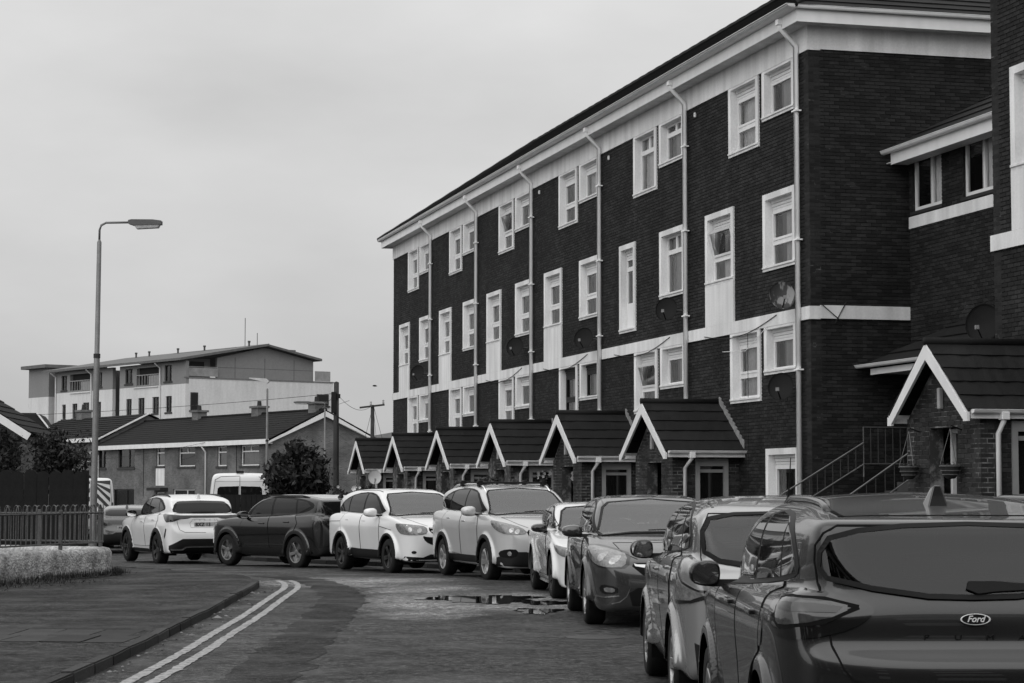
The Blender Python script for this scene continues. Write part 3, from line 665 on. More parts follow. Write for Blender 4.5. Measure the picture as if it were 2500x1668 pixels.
    ff=c.patch('fuel_flap',[(3.42+.09*math.cos(a),.92+.09*math.sin(a)) for a in np.linspace(0,6.283,16)[:-1]],'S',body,.005,h=.05)
    c.mirrors(1.52,.80,1.10,M_GBLACK(),(.14,.175,.145),arm=.08)
    c.patch('head_light',[(.28,.55,.88),(.45,.72,.95),(.62,.82,.99),(.6,.85,.9),(.4,.75,.82),(.25,.6,.8)],40,M_LAMP(),.006,mirror=True,smooth=1)
    return c
def dress(c,trim,panes,ws,rw,doors,hand=(),trim_m=None,glass=None,gapw=.007,rw_band=None,cabin=None,rtint=.45):
    """side glass, screens and doors shared by every car"""
    c.patch('window_trim',trim,'S',trim_m or M_BLACK(),.004,mirror=True,smooth=1)
    for p in panes: c.patch('side_window',p,'S',glass or M_GLASS(),.009,mirror=True)
    if ws:
        if cabin:
            c.patch('windscreen',ws,'F',auto_glass('clear_screen',.75,1.95),.010,sym=True,h=.03,cut=True); c.line('screen_edge',ws,'F',.034,M_BLACK(),.013,sym=True,close=True,h=.03)
        else:
            zc=sum(q[1] for q in ws)/len(ws); c.patch('screen_surround',[(q[0]*1.045,zc+(q[1]-zc)*1.13) for q in ws],'F',M_BLACK(),.005,sym=True,h=.03)
            c.patch('windscreen',ws,'F',M_WIND(),.010,sym=True,h=.03)
    if cabin: c.cabin(*cabin)
    if rw:
        if cabin:
            c.patch('rear_window',rw,'R',auto_glass('rear_glass_%02d'%(rtint*100),rtint),.010,sym=True,h=.03,cut=True); c.line('window_edge',rw,'R',.034,M_BLACK(),.013,sym=True,close=True,h=.03)
        elif rw_band: c.patch('window_edge_band',rw_band,'R',M_BLACK(),.006,sym=True,h=.03)
        if not cabin: c.patch('rear_window',rw,'R',M_GLASS(),.012,sym=True,h=.03)
    for i,p in enumerate(doors):
        D=c.patch('door',p,'S',c.paint,.006,mirror=True,arch=True,skirt=0,h=.03)
        c.line('door_gap',p+[p[0]],'S',gapw,M_GAP(),.007,mirror=True)
        if i<len(hand): c.handle(hand[i][0],hand[i][1],hand[i][2] if len(hand[i])>2 else c.paint,D)
def arch_trim(c,m,w=.06,off=.012,mirror=True):
    for xw in c.ws:
        a0,a1=-.12,math.pi+.12; s=c.L/2-xw; pts=[]
        for a in np.linspace(a0,a1,16): pts.append((s+(c.ra-.012)*math.cos(a),c.zw+(c.ra-.012)*math.sin(a)))
        for a in np.linspace(a1,a0,16): pts.append((s+(c.ra+w)*math.cos(a),c.zw+(c.ra+w)*math.sin(a)))
        c.patch('wheel_arch_trim',pts,'S',m,off,mirror=True,h=.03,skirt=.02)
def sill_trim(c,z0,z1,m,s0=None,s1=None):
    a=c.L/2-c.ws[0]+c.ra+.03; b=c.L/2-c.ws[1]-c.ra-.03
    c.patch('sill_trim',[(a,z0),(b,z0),(b,z1),(a,z1)],'S',m,.008,mirror=True)
def car_note(loc,heading):
    L,W,H=4.10,1.70,1.53
    low=[(.05,.22),(0,.38),(.02,.58),(.1,.75),(.35,.88),(.85,1.0),(1.1,1.03),(1.3,1.02),(3.3,1.08),(3.8,1.10),(3.98,1.02),(4.06,.86),(4.10,.70),(4.1,.45),(4.02,.28),(3.85,.2),(.2,.19)]
    cab=[(.75,.94),(1.05,1.08),(1.5,1.33),(1.85,1.47),(2.2,1.525),(2.6,1.535),(3.1,1.51),(3.55,1.455),(3.78,1.41),(3.82,1.37),(3.92,1.14),(3.97,1.0),(3.95,.94)]
    c=Car('parked_hatchback','silver hatchback with boomerang tail lamp, parked in front of the dark crossover',loc,heading,L,W,H,2.6,.80,.31,low,cab,
      default_plan(L,W,rr=.5),[(.75,0),(.75,.34),(.85,.58),(1.1,.70),(1.5,.75),(2.3,.755),(2.9,.735),(3.4,.71),(3.75,.69),(3.9,.64),(3.97,.5),(3.98,.3),(3.98,0)],default_sec(W,.2,1.2,.95),[(0,.9),(.79,.9),(.765,1.04),(.74,1.15),(.695,1.33),(.655,1.41),(.56,1.48),(.4,1.53),(0,1.55)],paint('silver',.28,.6,.25),res=.03,k1=.045,k2=.055,k3=.03)
    c.wheels('double',5,.2)
    dress(c,[(1.15,1.07),(1.5,1.29),(1.85,1.42),(2.4,1.47),(3.0,1.445),(3.35,1.37),(3.62,1.22),(3.5,1.14),(2.4,1.08)],
      [[(1.3,1.08),(1.58,1.28),(1.88,1.40),(2.15,1.435),(2.18,1.09)],[(2.25,1.09),(2.23,1.44),(2.6,1.445),(2.95,1.425),(3.04,1.12)],[(3.09,1.125),(3.03,1.41),(3.3,1.36),(3.5,1.23),(3.45,1.15)]],
      [(0,1.06),(.6,1.04),(.64,1.09),(.53,1.39),(.48,1.43),(0,1.46)],
      [(0,1.02),(.3,1.03),(.54,1.07),(.635,1.13),(.645,1.27),(.60,1.36),(.42,1.39),(0,1.40)],
      [[(1.2,.3),(1.22,.9),(1.32,1.05),(2.2,1.075),(2.22,.3)],[(2.24,.3),(2.225,1.075),(3.0,1.11),(3.22,1.0),(3.2,.8),(2.85,.4),(2.75,.3)]],[(2.0,.95),(2.9,.99)],cabin=(1.05,1.0,1.95,2.95,3.75,1.45),rtint=.5,
      rw_band=[(0,1.03),(.3,1.04),(.54,1.08),(.64,1.14),(.65,1.27),(.60,1.37),(.42,1.392),(0,1.40)])
    tl=c.patch('tail_light',[(3.62,.80,1.100),(3.68,.77,1.100),(3.72,.78,1.010),(3.80,.74,0.930),(3.93,.62,0.870),(4.0,.5,0.860),(4.0,.5,0.820),(3.9,.68,0.775),(3.72,.80,0.760),(3.58,.84,0.775),(3.62,.83,0.870),(3.68,.81,0.960)],130,M_LAMPD(),.009,mirror=True,h=.03)
    c.patch('lens',[(3.66,.79,1.060),(3.70,.79,0.990),(3.80,.73,0.910),(3.93,.62,0.855),(3.97,.55,0.840),(3.9,.68,0.795),(3.74,.79,0.790),(3.64,.82,0.800),(3.66,.81,0.870),(3.69,.80,0.960)],130,M_LAMP(),.014,mirror=True,h=.03,parent=tl)
    c.line('tailgate_gap',[(0,.62),(.45,.63),(.54,.70),(.6,.88),(.66,1.05),(.66,1.28),(.6,1.40)],'R',.008,M_GAP(),.0035,sym=True)
    c.line('roof_gap',[(1.8,.55),(2.6,.575),(3.6,.55)],'T',.02,M_GBLACK(),.003,mirror=True)
    c.fin(3.55,M_BLACK(),'rod'); c.mirrors(1.3,.75,1.08,M_GBLACK(),(.14,.19,.155),arm=.06)
    toy=MB().lathe([(.0001,-.05),(.05,-.04),(.075,0),(.06,.04),(.0001,.055)],14,Matrix.Diagonal((1,1.3,.9,1)))
    c.patch('lower_bumper',[(0,.45),(.6,.45),(.72,.5),(.7,.28),(0,.26)],'R',M_BLACK(),.004,sym=True)
    c.plate('R',.75,None)
    c.patch('head_light',[(.3,.5,.86),(.5,.68,.95),(.75,.79,1.0),(.6,.8,.86),(.35,.65,.76)],40,M_LAMP(),.006,mirror=True,smooth=1)
    return c
def car_astra(loc,heading):
    L,W,H=4.42,1.81,1.51
    low=[(.05,.2),(.01,.34),(.0,.5),(.03,.66),(.12,.77),(.45,.90),(.95,1.0),(1.25,1.03),(1.5,1.01),(3.5,1.05),(4.1,1.06),(4.3,.98),(4.40,.8),(4.42,.5),(4.35,.28),(4.1,.2),(.2,.17)]
    cab=[(.95,.93),(1.3,1.06),(1.72,1.28),(2.05,1.43),(2.45,1.50),(2.9,1.51),(3.4,1.47),(3.8,1.40),(4.05,1.30),(4.25,1.02),(4.2,.9),(1.0,.9)]
    c=Car('parked_hatchback','dark grey hatchback facing us with chrome grille bar and large bright headlamps',loc,heading,L,W,H,2.685,.93,.325,low,cab,
      default_plan(L,W,fr=.62),default_cplan(.95,4.25,W,.86,.70,.7),default_sec(W,.19,1.15,.9),default_csec(W,1.0,H,.88,.66),paint('dark_grey',.045,.5,.25),res=.028,k1=.045,k2=.055,k3=.03)
    c.wheels('double',5,.22)
    dress(c,[(1.3,1.04),(1.72,1.25),(2.05,1.385),(2.6,1.445),(3.2,1.42),(3.6,1.34),(3.9,1.2),(3.7,1.12),(2.5,1.06)],
      [[(1.5,1.05),(1.8,1.245),(2.1,1.365),(2.5,1.41),(2.52,1.065)],[(2.58,1.07),(2.56,1.415),(3.1,1.40),(3.3,1.36),(3.4,1.10)],[(3.46,1.11),(3.36,1.35),(3.6,1.28),(3.8,1.19)]],
      [(0,1.055),(.3,1.05),(.66,1.02),(.70,1.06),(.60,1.34),(.52,1.40),(0,1.44)],
      [(0,1.08),(.5,1.1),(.55,1.2),(.45,1.3),(0,1.32)],
      [[(1.38,.3),(1.4,.85),(1.5,1.02),(2.54,1.05),(2.55,.3)],[(2.57,.3),(2.56,1.05),(3.45,1.08),(3.6,.95),(3.5,.75),(3.2,.4),(3.1,.3)]],[(2.3,.9),(3.2,.94)],cabin=(1.02,1.22,2.25,3.2,4.0,1.43))
    hl=c.patch('head_light',[(.10,.46,.69),(.13,.52,.82),(.30,.68,.88),(.62,.84,.93),(.66,.87,.88),(.52,.87,.80),(.30,.80,.715),(.16,.64,.685)],35,M_LAMP(),.007,mirror=True,smooth=1,h=.025)
    c.patch('lamp_bezel',[(.08,.42,.68),(.11,.51,.835),(.30,.68,.895),(.64,.84,.95),(.70,.88,.88),(.54,.88,.78),(.30,.81,.695),(.14,.63,.665)],35,M_GBLACK(),.003,mirror=True,smooth=1,h=.03)
    for dx in ((.16,.60,.765),(.27,.72,.80)):
        c.patch('reflector',[(dx[0],dx[1]+.055*math.cos(a),dx[2]+.05*math.sin(a)) for a in np.linspace(0,6.28,13)[:-1]],35,M_LAMPB(),.010,mirror=True,h=.02,parent=hl)
    c.patch('grille',[(0,.735),(.40,.735),(.42,.70),(.3,.60),(0,.585)],'F',M_GAP(),.004,sym=True)
    c.patch('grille_bar',[(0,.712),(.36,.714),(.40,.725),(.385,.698),(.28,.682),(0,.680)],'F',M_ALLOY(),.012,sym=True,skirt=.02)
    c.line('bonnet_gap',[(0,.765),(.35,.775),(.5,.84),(.58,.95)],'F',.007,M_GAP(),.003,sym=True)
    c.patch('lower_grille',[(0,.46),(.36,.46),(.46,.40),(.42,.26),(0,.24)],'F',M_GAP(),.004,sym=True)
    fg=c.patch('fog_lamp_recess',[(.10,.55,.47),(.2,.74,.50),(.25,.77,.44),(.2,.7,.38),(.1,.55,.39)],30,M_GBLACK(),.004,mirror=True,smooth=1,h=.03)
    c.patch('fog_lamp',[(.13,.57,.455),(.2,.70,.465),(.2,.69,.41),(.13,.58,.405)],30,M_LAMP(),.008,mirror=True,smooth=1,h=.025,parent=fg)
    c.line('chrome_strip',[(.16,.50,.37),(.22,.66,.35),(.33,.80,.36)],30,.014,M_CHROME(),.006,mirror=True)
    c.line('chrome_lip',[(.10,.40,.46),(.11,.44,.36),(.12,.52,.30),(.16,.6,.28)],30,.008,M_CHROME(),.006,mirror=True)
    c.line('roof_gap',[(1.9,.58),(2.8,.60),(3.9,.56)],'T',.02,M_GBLACK(),.003,mirror=True)
    c.mirrors(1.5,.80,1.07,c.paint,(.15,.25,.15),arm=.07)
    c.line('sill_strip',[(1.4,.22),(2.3,.215),(3.1,.23)],'S',.012,M_CHROME(),.004,mirror=True)
    c.line('screen_wiper',[(.6,1.045),(.2,1.085),(-.1,1.075)],'F',.016,M_BLACK(),.014)
    return c
def car_coupe(loc,heading):
    L,W,H=4.61,1.78,1.385
    low=[(.05,.18),(.01,.32),(0,.5),(.03,.63),(.2,.74),(.8,.87),(1.4,.95),(1.6,.95),(3.6,.99),(4.2,1.01),(4.5,.97),(4.58,.85),(4.61,.55),(4.55,.3),(4.3,.2),(.2,.15)]
    cab=[(1.2,.86),(1.5,.97),(1.98,1.2),(2.3,1.33),(2.7,1.385),(3.1,1.37),(3.6,1.26),(4.0,1.08),(4.15,.95),(1.2,.85)]
    c=Car('parked_coupe','low white coupe with black door mirrors between the silver SUV and dark hatchback',loc,heading,L,W,H,2.76,.80,.33,low,cab,
      default_plan(L,W,fr=.6),default_cplan(1.2,4.2,W,.84,.7,.7),default_sec(W,.17,1.1,.86),default_csec(W,.95,H,.9,.68),paint('white_coupe',.62,0,.22),res=.035,k1=.045,k2=.055,k3=.03)
    c.wheels('double',6,.23,m=M_DALLOY())
    dress(c,[(1.5,.97),(1.95,1.17),(2.3,1.285),(2.8,1.325),(3.3,1.28),(3.75,1.14),(3.8,1.07),(3.5,1.03)],[[(1.72,.985),(2.05,1.17),(2.35,1.27),(2.85,1.30),(2.9,1.01)],[(2.96,1.015),(2.93,1.295),(3.3,1.25),(3.65,1.12),(3.6,1.05)]],
      [(0,.97),(.3,.965),(.64,.95),(.67,.98),(.58,1.23),(.5,1.28),(0,1.32)],[(0,1.06),(.5,1.07),(.52,1.15),(.4,1.24),(0,1.26)],[[(1.5,.3),(1.52,.8),(1.65,.96),(2.95,1.0),(3.1,.85),(2.95,.3)]],[(2.8,.84)],cabin=(.95,1.45,2.5,3.3,3.9,1.32))
    c.patch('head_light',[(.12,.40,.60),(.15,.46,.69),(.35,.65,.74),(.6,.78,.78),(.62,.8,.73),(.4,.74,.63),(.2,.58,.59)],35,M_LAMP(),.007,mirror=True,smooth=1,h=.03)
    c.patch('kidney_grille',[(.03,.68),(.2,.68),(.25,.6),(.2,.5),(.05,.5)],'F',M_GBLACK(),.005,mirror=True,smooth=1)
    c.patch('lower_grille',[(0,.36),(.4,.36),(.46,.24),(0,.22)],'F',M_GAP(),.004,sym=True)
    c.line('bonnet_gap',[(0,.71),(.35,.71),(.5,.78),(.62,.9)],'F',.007,M_GAP(),.003,sym=True)
    c.line('side_skirt_lip',[(1.3,.2),(2.3,.19),(3.2,.2)],'S',.05,c.paint,.012,mirror=True,thick=.02)
    c.patch('side_indicator',[(1.22,.72),(1.30,.73),(1.30,.70),(1.22,.69)],'S',M_LAMPD(),.005,mirror=True,h=.03)
    c.mirrors(1.72,.76,.99,M_GBLACK(),(.15,.24,.13),arm=.07)
    return c
def crv_common(c,mk4):
    arch_trim(c,M_BLACK() if not mk4 else M_BLACK(),.05)
def car_crv4(loc,heading):
    L,W,H=4.57,1.82,1.685
    low=[(.06,.24),(.02,.42),(0,.60),(.03,.78),(.12,.92),(.4,1.04),(.85,1.13),(1.1,1.15),(1.4,1.14),(3.6,1.18),(4.2,1.2),(4.45,1.1),(4.53,.9),(4.57,.6),(4.5,.32),(4.3,.26),(.2,.21)]
    cab=[(.8,1.04),(1.1,1.18),(1.52,1.43),(1.82,1.59),(2.2,1.665),(2.7,1.685),(3.3,1.665),(3.85,1.59),(4.15,1.48),(4.4,1.2),(4.38,1.0),(.9,1.0)]
    c=Car('parked_suv','silver SUV facing us with black roof bars and twin chrome grille strips',loc,heading,L,W,H,2.62,.90,.345,low,cab,
      default_plan(L,W,fr=.62),default_cplan(.8,4.4,W,.88,.72,.78),default_sec(W,.24,1.3,1.02),default_csec(W,1.14,H,.92,.72),paint('suv_silver',.46,.15,.25),res=.033,k1=.045,k2=.055,k3=.03,arch=.07)
    c.wheels('double',5,.22)
    dress(c,[(1.2,1.16),(1.55,1.40),(1.85,1.55),(2.4,1.61),(3.1,1.60),(3.6,1.53),(4.0,1.38),(4.02,1.28),(3.7,1.23),(2.5,1.18)],
      [[(1.42,1.175),(1.65,1.39),(1.92,1.53),(2.38,1.575),(2.4,1.19)],[(2.47,1.195),(2.45,1.58),(3.1,1.57),(3.3,1.53),(3.36,1.225)],[(3.42,1.23),(3.37,1.52),(3.65,1.47),(3.92,1.36),(3.93,1.29),(3.75,1.25)]],
      [(0,1.165),(.3,1.16),(.68,1.135),(.72,1.17),(.62,1.50),(.55,1.56),(0,1.60)],[(0,1.22),(.55,1.24),(.6,1.35),(.5,1.47),(0,1.49)],
      [[(1.42,.42),(1.36,1.0),(1.42,1.13),(2.42,1.165),(2.44,.42)],[(2.46,.42),(2.44,1.165),(3.42,1.21),(3.6,1.05),(3.5,.8),(3.2,.45)]],[(2.22,1.02,M_CHROME()),(3.2,1.06,M_CHROME())],trim_m=M_BLACK(),cabin=(1.13,1.1,2.2,3.15,4.1,1.6))
    c.line('window_chrome',[(1.25,1.15),(2.5,1.175),(3.7,1.225)],'S',.016,M_CHROME(),.008,mirror=True)
    hl=c.patch('head_light',[(.08,.36,.83),(.10,.50,.93),(.3,.68,1.0),(.62,.84,1.06),(.66,.86,1.02),(.5,.86,.92),(.28,.80,.84),(.12,.58,.80)],35,M_LAMP(),.008,mirror=True,smooth=1,h=.03)
    for dx in ((.18,.62,.885),(.13,.54,.86)):
        c.patch('reflector',[(dx[0],dx[1]+.045*math.cos(a),dx[2]+.04*math.sin(a)) for a in np.linspace(0,6.28,13)[:-1]],35,M_LAMPB(),.011,mirror=True,h=.02,parent=hl)
    c.patch('grille',[(0,.90),(.36,.89),(.40,.85),(.34,.70),(.25,.66),(0,.66)],'F',M_GAP(),.005,sym=True)
    for z in (.845,.775): c.line('grille_strip',[(0,z),(.2,z),(.36,z+.012)],'F',.03,M_CHROME(),.012,sym=True,thick=.012)
    c.patch('lower_bumper',[(0,.47),(.3,.47),(.42,.52),(.74,.52),(.84,.42),(.84,.28),(0,.25)],'F',M_BLACK(),.005,sym=True)
    fg=c.patch('fog_lamp_recess',[(.12,.50,.56),(.2,.70,.57),(.34,.82,.52),(.32,.80,.43),(.14,.55,.41)],32,M_GAP(),.008,mirror=True,smooth=1,h=.03)
    c.patch('fog_lamp',[(.17,.66+.045*math.cos(a),.49+.04*math.sin(a)) for a in np.linspace(0,6.28,11)[:-1]],32,M_LAMPB(),.012,mirror=True,h=.02,parent=fg)
    arch_trim(c,M_BLACK(),.05); sill_trim(c,.3,.42,M_BLACK())
    c.line('bonnet_gap',[(0,.935),(.35,.925),(.5,.99),(.66,1.1)],'F',.007,M_GAP(),.003,sym=True)
    c.rails(1.75,3.9,.60,M_CHROME(),.045)
    for s in (2.15,3.2):
        P,n=c.at(s,.6,0,'T'); MB().box(P[0]-.04,-.66,P[2]+.05,P[0]+.04,.66,P[2]+.085).build('roof_bar',M_BLACK(),c.root,bevel=.01)
        for sg in (1,-1): MB().box(P[0]-.06,sg*.60-.04,P[2]+.0,P[0]+.06,sg*.60+.04,P[2]+.11).build('bar_foot',M_BLACK(),c.root,bevel=.012)
    c.mirrors(1.5,.81,1.2,c.paint,(.16,.26,.18),arm=.07)
    c.line('screen_wiper',[(.62,1.16),(.2,1.20),(-.1,1.185)],'F',.018,M_BLACK(),.014)
    return c
def car_crv3(loc,heading):
    L,W,H=4.57,1.82,1.68
    low=[(.06,.26),(.02,.44),(0,.60),(.04,.80),(.16,.94),(.45,1.04),(.9,1.12),(1.15,1.14),(1.4,1.12),(3.6,1.16),(4.15,1.16),(4.42,1.05),(4.53,.85),(4.57,.6),(4.5,.32),(4.3,.26),(.2,.22)]
    cab=[(.85,1.02),(1.12,1.16),(1.52,1.42),(1.84,1.59),(2.2,1.665),(2.7,1.68),(3.3,1.65),(3.8,1.55),(4.12,1.38),(4.33,1.14),(4.3,1.0),(.9,1.0)]
    c=Car('parked_suv','white SUV facing us, parked beside the silver SUV with its plain white roof',loc,heading,L,W,H,2.62,.90,.345,low,cab,
      default_plan(L,W,fr=.62),default_cplan(.85,4.35,W,.88,.72,.76),default_sec(W,.25,1.28,1.0),default_csec(W,1.12,H,.92,.72),paint('suv_white',.68,0,.22),res=.035,k1=.045,k2=.055,k3=.03,arch=.08)
    c.wheels('double',5,.22,m=M_DALLOY())
    dress(c,[(1.3,1.16),(1.6,1.40),(1.9,1.54),(2.4,1.60),(3.1,1.57),(3.6,1.46),(3.98,1.28),(4.05,1.20),(3.7,1.195),(2.5,1.17)],
      [[(1.5,1.175),(1.72,1.39),(1.98,1.52),(2.40,1.56),(2.42,1.18)],[(2.50,1.185),(2.48,1.565),(3.1,1.54),(3.25,1.51),(3.3,1.20)],[(3.36,1.205),(3.32,1.49),(3.6,1.42),(3.92,1.25),(3.9,1.215)]],
      [(0,1.155),(.3,1.15),(.68,1.125),(.72,1.16),(.62,1.48),(.55,1.55),(0,1.59)],[(0,1.2),(.5,1.22),(.55,1.35),(.45,1.45),(0,1.47)],
      [[(1.44,.45),(1.38,1.0),(1.46,1.12),(2.44,1.155),(2.46,.45)],[(2.48,.45),(2.46,1.155),(3.4,1.18),(3.6,1.0),(3.5,.8),(3.2,.48)]],[(2.25,1.02),(3.2,1.03)],cabin=(1.11,1.1,2.2,3.15,4.0,1.6))
    c.line('side_crease',[(.75,.86),(1.6,.95),(2.6,.985),(3.6,1.0),(4.3,.985)],'S',.01,M_GAP(),.005,mirror=True)
    hl=c.patch('head_light',[(.07,.38,.80),(.08,.44,.93),(.2,.62,.96),(.58,.82,1.0),(.60,.84,.95),(.42,.84,.80),(.25,.76,.77),(.1,.52,.77)],35,M_LAMP(),.008,mirror=True,smooth=1,h=.03)
    for dx in ((.22,.68,.87),(.12,.54,.85)):
        c.patch('reflector',[(dx[0],dx[1]+.05*math.cos(a),dx[2]+.045*math.sin(a)) for a in np.linspace(0,6.28,13)[:-1]],35,M_LAMPB(),.011,mirror=True,h=.02,parent=hl)
    c.patch('grille',[(0,.92),(.34,.91),(.36,.86),(.28,.77),(0,.76)],'F',M_GAP(),.005,sym=True)
    for z in (.885,.83): c.line('grille_strip',[(0,z),(.2,z),(.33,z+.004)],'F',.022,M_CHROME(),.012,sym=True,thick=.01)
    c.patch('lower_grille',[(0,.72),(.42,.73),(.52,.76),(.46,.64),(.3,.57),(0,.56)],'F',M_GAP(),.005,sym=True,smooth=1)
    c.patch('lower_bumper',[(0,.40),(.35,.40),(.5,.34),(.8,.36),(.82,.27),(0,.25)],'F',M_BLACK(),.005,sym=True)
    c.patch('fog_lamp',[(.17,.62+.06*math.cos(a),.44+.03*math.sin(a)) for a in np.linspace(0,6.28,11)[:-1]],32,M_LAMPD(),.008,mirror=True,h=.025)
    arch_trim(c,M_BLACK(),.03); sill_trim(c,.28,.46,M_BLACK())
    c.line('bonnet_gap',[(0,.945),(.35,.94),(.48,.99),(.66,1.1)],'F',.007,M_GAP(),.003,sym=True)
    c.mirrors(1.55,.81,1.19,c.paint,(.16,.26,.18),arm=.07)
    c.line('roof_gap',[(1.9,.60),(2.8,.62),(3.7,.58)],'T',.03,M_GBLACK(),.003,mirror=True)
    c.line('screen_wiper',[(.62,1.15),(.2,1.185),(-.1,1.175)],'F',.018,M_BLACK(),.014)
    return c
def car_dark_suv(loc,heading):
    L,W,H=4.54,1.88,1.64
    low=[(.05,.24),(.01,.42),(0,.62),(.04,.82),(.15,.94),(.5,1.03),(1.0,1.09),(1.3,1.1),(3.6,1.17),(4.2,1.2),(4.40,1.14),(4.47,.95),(4.52,.75),(4.54,.55),(4.46,.32),(4.25,.25),(.2,.21)]
    cab=[(1.0,1.0),(1.35,1.15),(1.75,1.38),(2.05,1.54),(2.4,1.615),(2.8,1.64),(3.4,1.62),(3.9,1.57),(4.22,1.51),(4.26,1.47),(4.36,1.22),(4.4,1.05),(1.0,1.0)]
    c=Car('parked_suv','near-black SUV facing left with pale roof and black roof rails, side towards us',loc,heading,L,W,H,2.7,.92,.36,low,cab,
      default_plan(L,W,rr=.5),default_cplan(1.0,4.4,W,.86,.68,.82),default_sec(W,.24,1.3,1.0),default_csec(W,1.12,H,.9,.70),paint('suv_black',.006,.2,.2),res=.035,k1=.045,k2=.055,k3=.03,arch=.06)
    c.wheels('spoke',5,.22,m=mat('machined_alloy',.22,.3,metal=.8,var=0,var2=0))
    dress(c,[(1.4,1.12),(1.78,1.36),(2.1,1.50),(2.6,1.565),(3.3,1.55),(3.8,1.50),(4.1,1.42),(4.05,1.30),(3.6,1.20),(2.5,1.14)],
      [[(1.62,1.13),(1.9,1.36),(2.15,1.48),(2.5,1.53),(2.52,1.15)],[(2.60,1.155),(2.58,1.535),(3.2,1.52),(3.38,1.50),(3.45,1.195)],[(3.52,1.205),(3.46,1.495),(3.8,1.46),(3.98,1.36)]],
      [(0,1.15),(.66,1.13),(.7,1.17),(.6,1.46),(.5,1.53),(0,1.57)],[(0,1.20),(.4,1.205),(.66,1.24),(.70,1.30),(.64,1.42),(.5,1.455),(0,1.47)],
      [[(1.5,.42),(1.46,.95),(1.58,1.1),(2.54,1.13),(2.56,.42)],[(2.58,.42),(2.56,1.13),(3.5,1.18),(3.66,1.0),(3.5,.75),(3.25,.45)]],[(2.3,.98),(3.25,1.02)])
    c.patch('tail_light',[(4.2,.90,1.14),(4.34,.80,1.16),(4.44,.60,1.16),(4.46,.4,1.15),(4.46,.4,1.08),(4.4,.7,1.05),(4.3,.85,1.05),(4.2,.9,1.08)],140,M_RED(),.007,mirror=True,h=.04)
    c.patch('tail_strip',[(0,1.15),(.42,1.15),(.42,1.09),(0,1.09)],'R',M_GBLACK(),.006,sym=True)
    arch_trim(c,M_BLACK(),.06); sill_trim(c,.3,.44,M_BLACK())
    c.line('sill_chrome',[(1.6,.5),(2.4,.515),(3.1,.52)],'S',.02,M_DALLOY(),.008,mirror=True,thick=.01)
    c.patch('roof_panel',[(1.98,.0),(2.0,.50),(2.4,.58),(3.2,.60),(3.9,.58),(4.1,.55),(4.12,0)],'T',mat('roof_pale',.3,.2,.3,var=0,var2=0,coat=1),.005,sym=False,mirror=True)
    c.rails(1.95,3.8,.66,M_BLACK(),.04); c.fin(4.0,M_BLACK())
    c.mirrors(1.7,.84,1.16,M_GBLACK(),(.15,.25,.17),arm=.06)
    c.plate('R',.88,None); c.patch('lower_bumper',[(0,.5),(.8,.5),(.84,.3),(0,.27)],'R',M_BLACK(),.005,sym=True)
    c.patch('head_light',[(.12,.5,.82),(.3,.72,.93),(.55,.86,.97),(.5,.88,.91),(.25,.76,.8)],35,M_LAMP(),.007,mirror=True,h=.03)
    c.line('claw_lamp',[(.10,.62,.82),(.2,.76,.68),(.26,.80,.5)],35,.02,M_LAMPB(),.007,mirror=True)
    return c
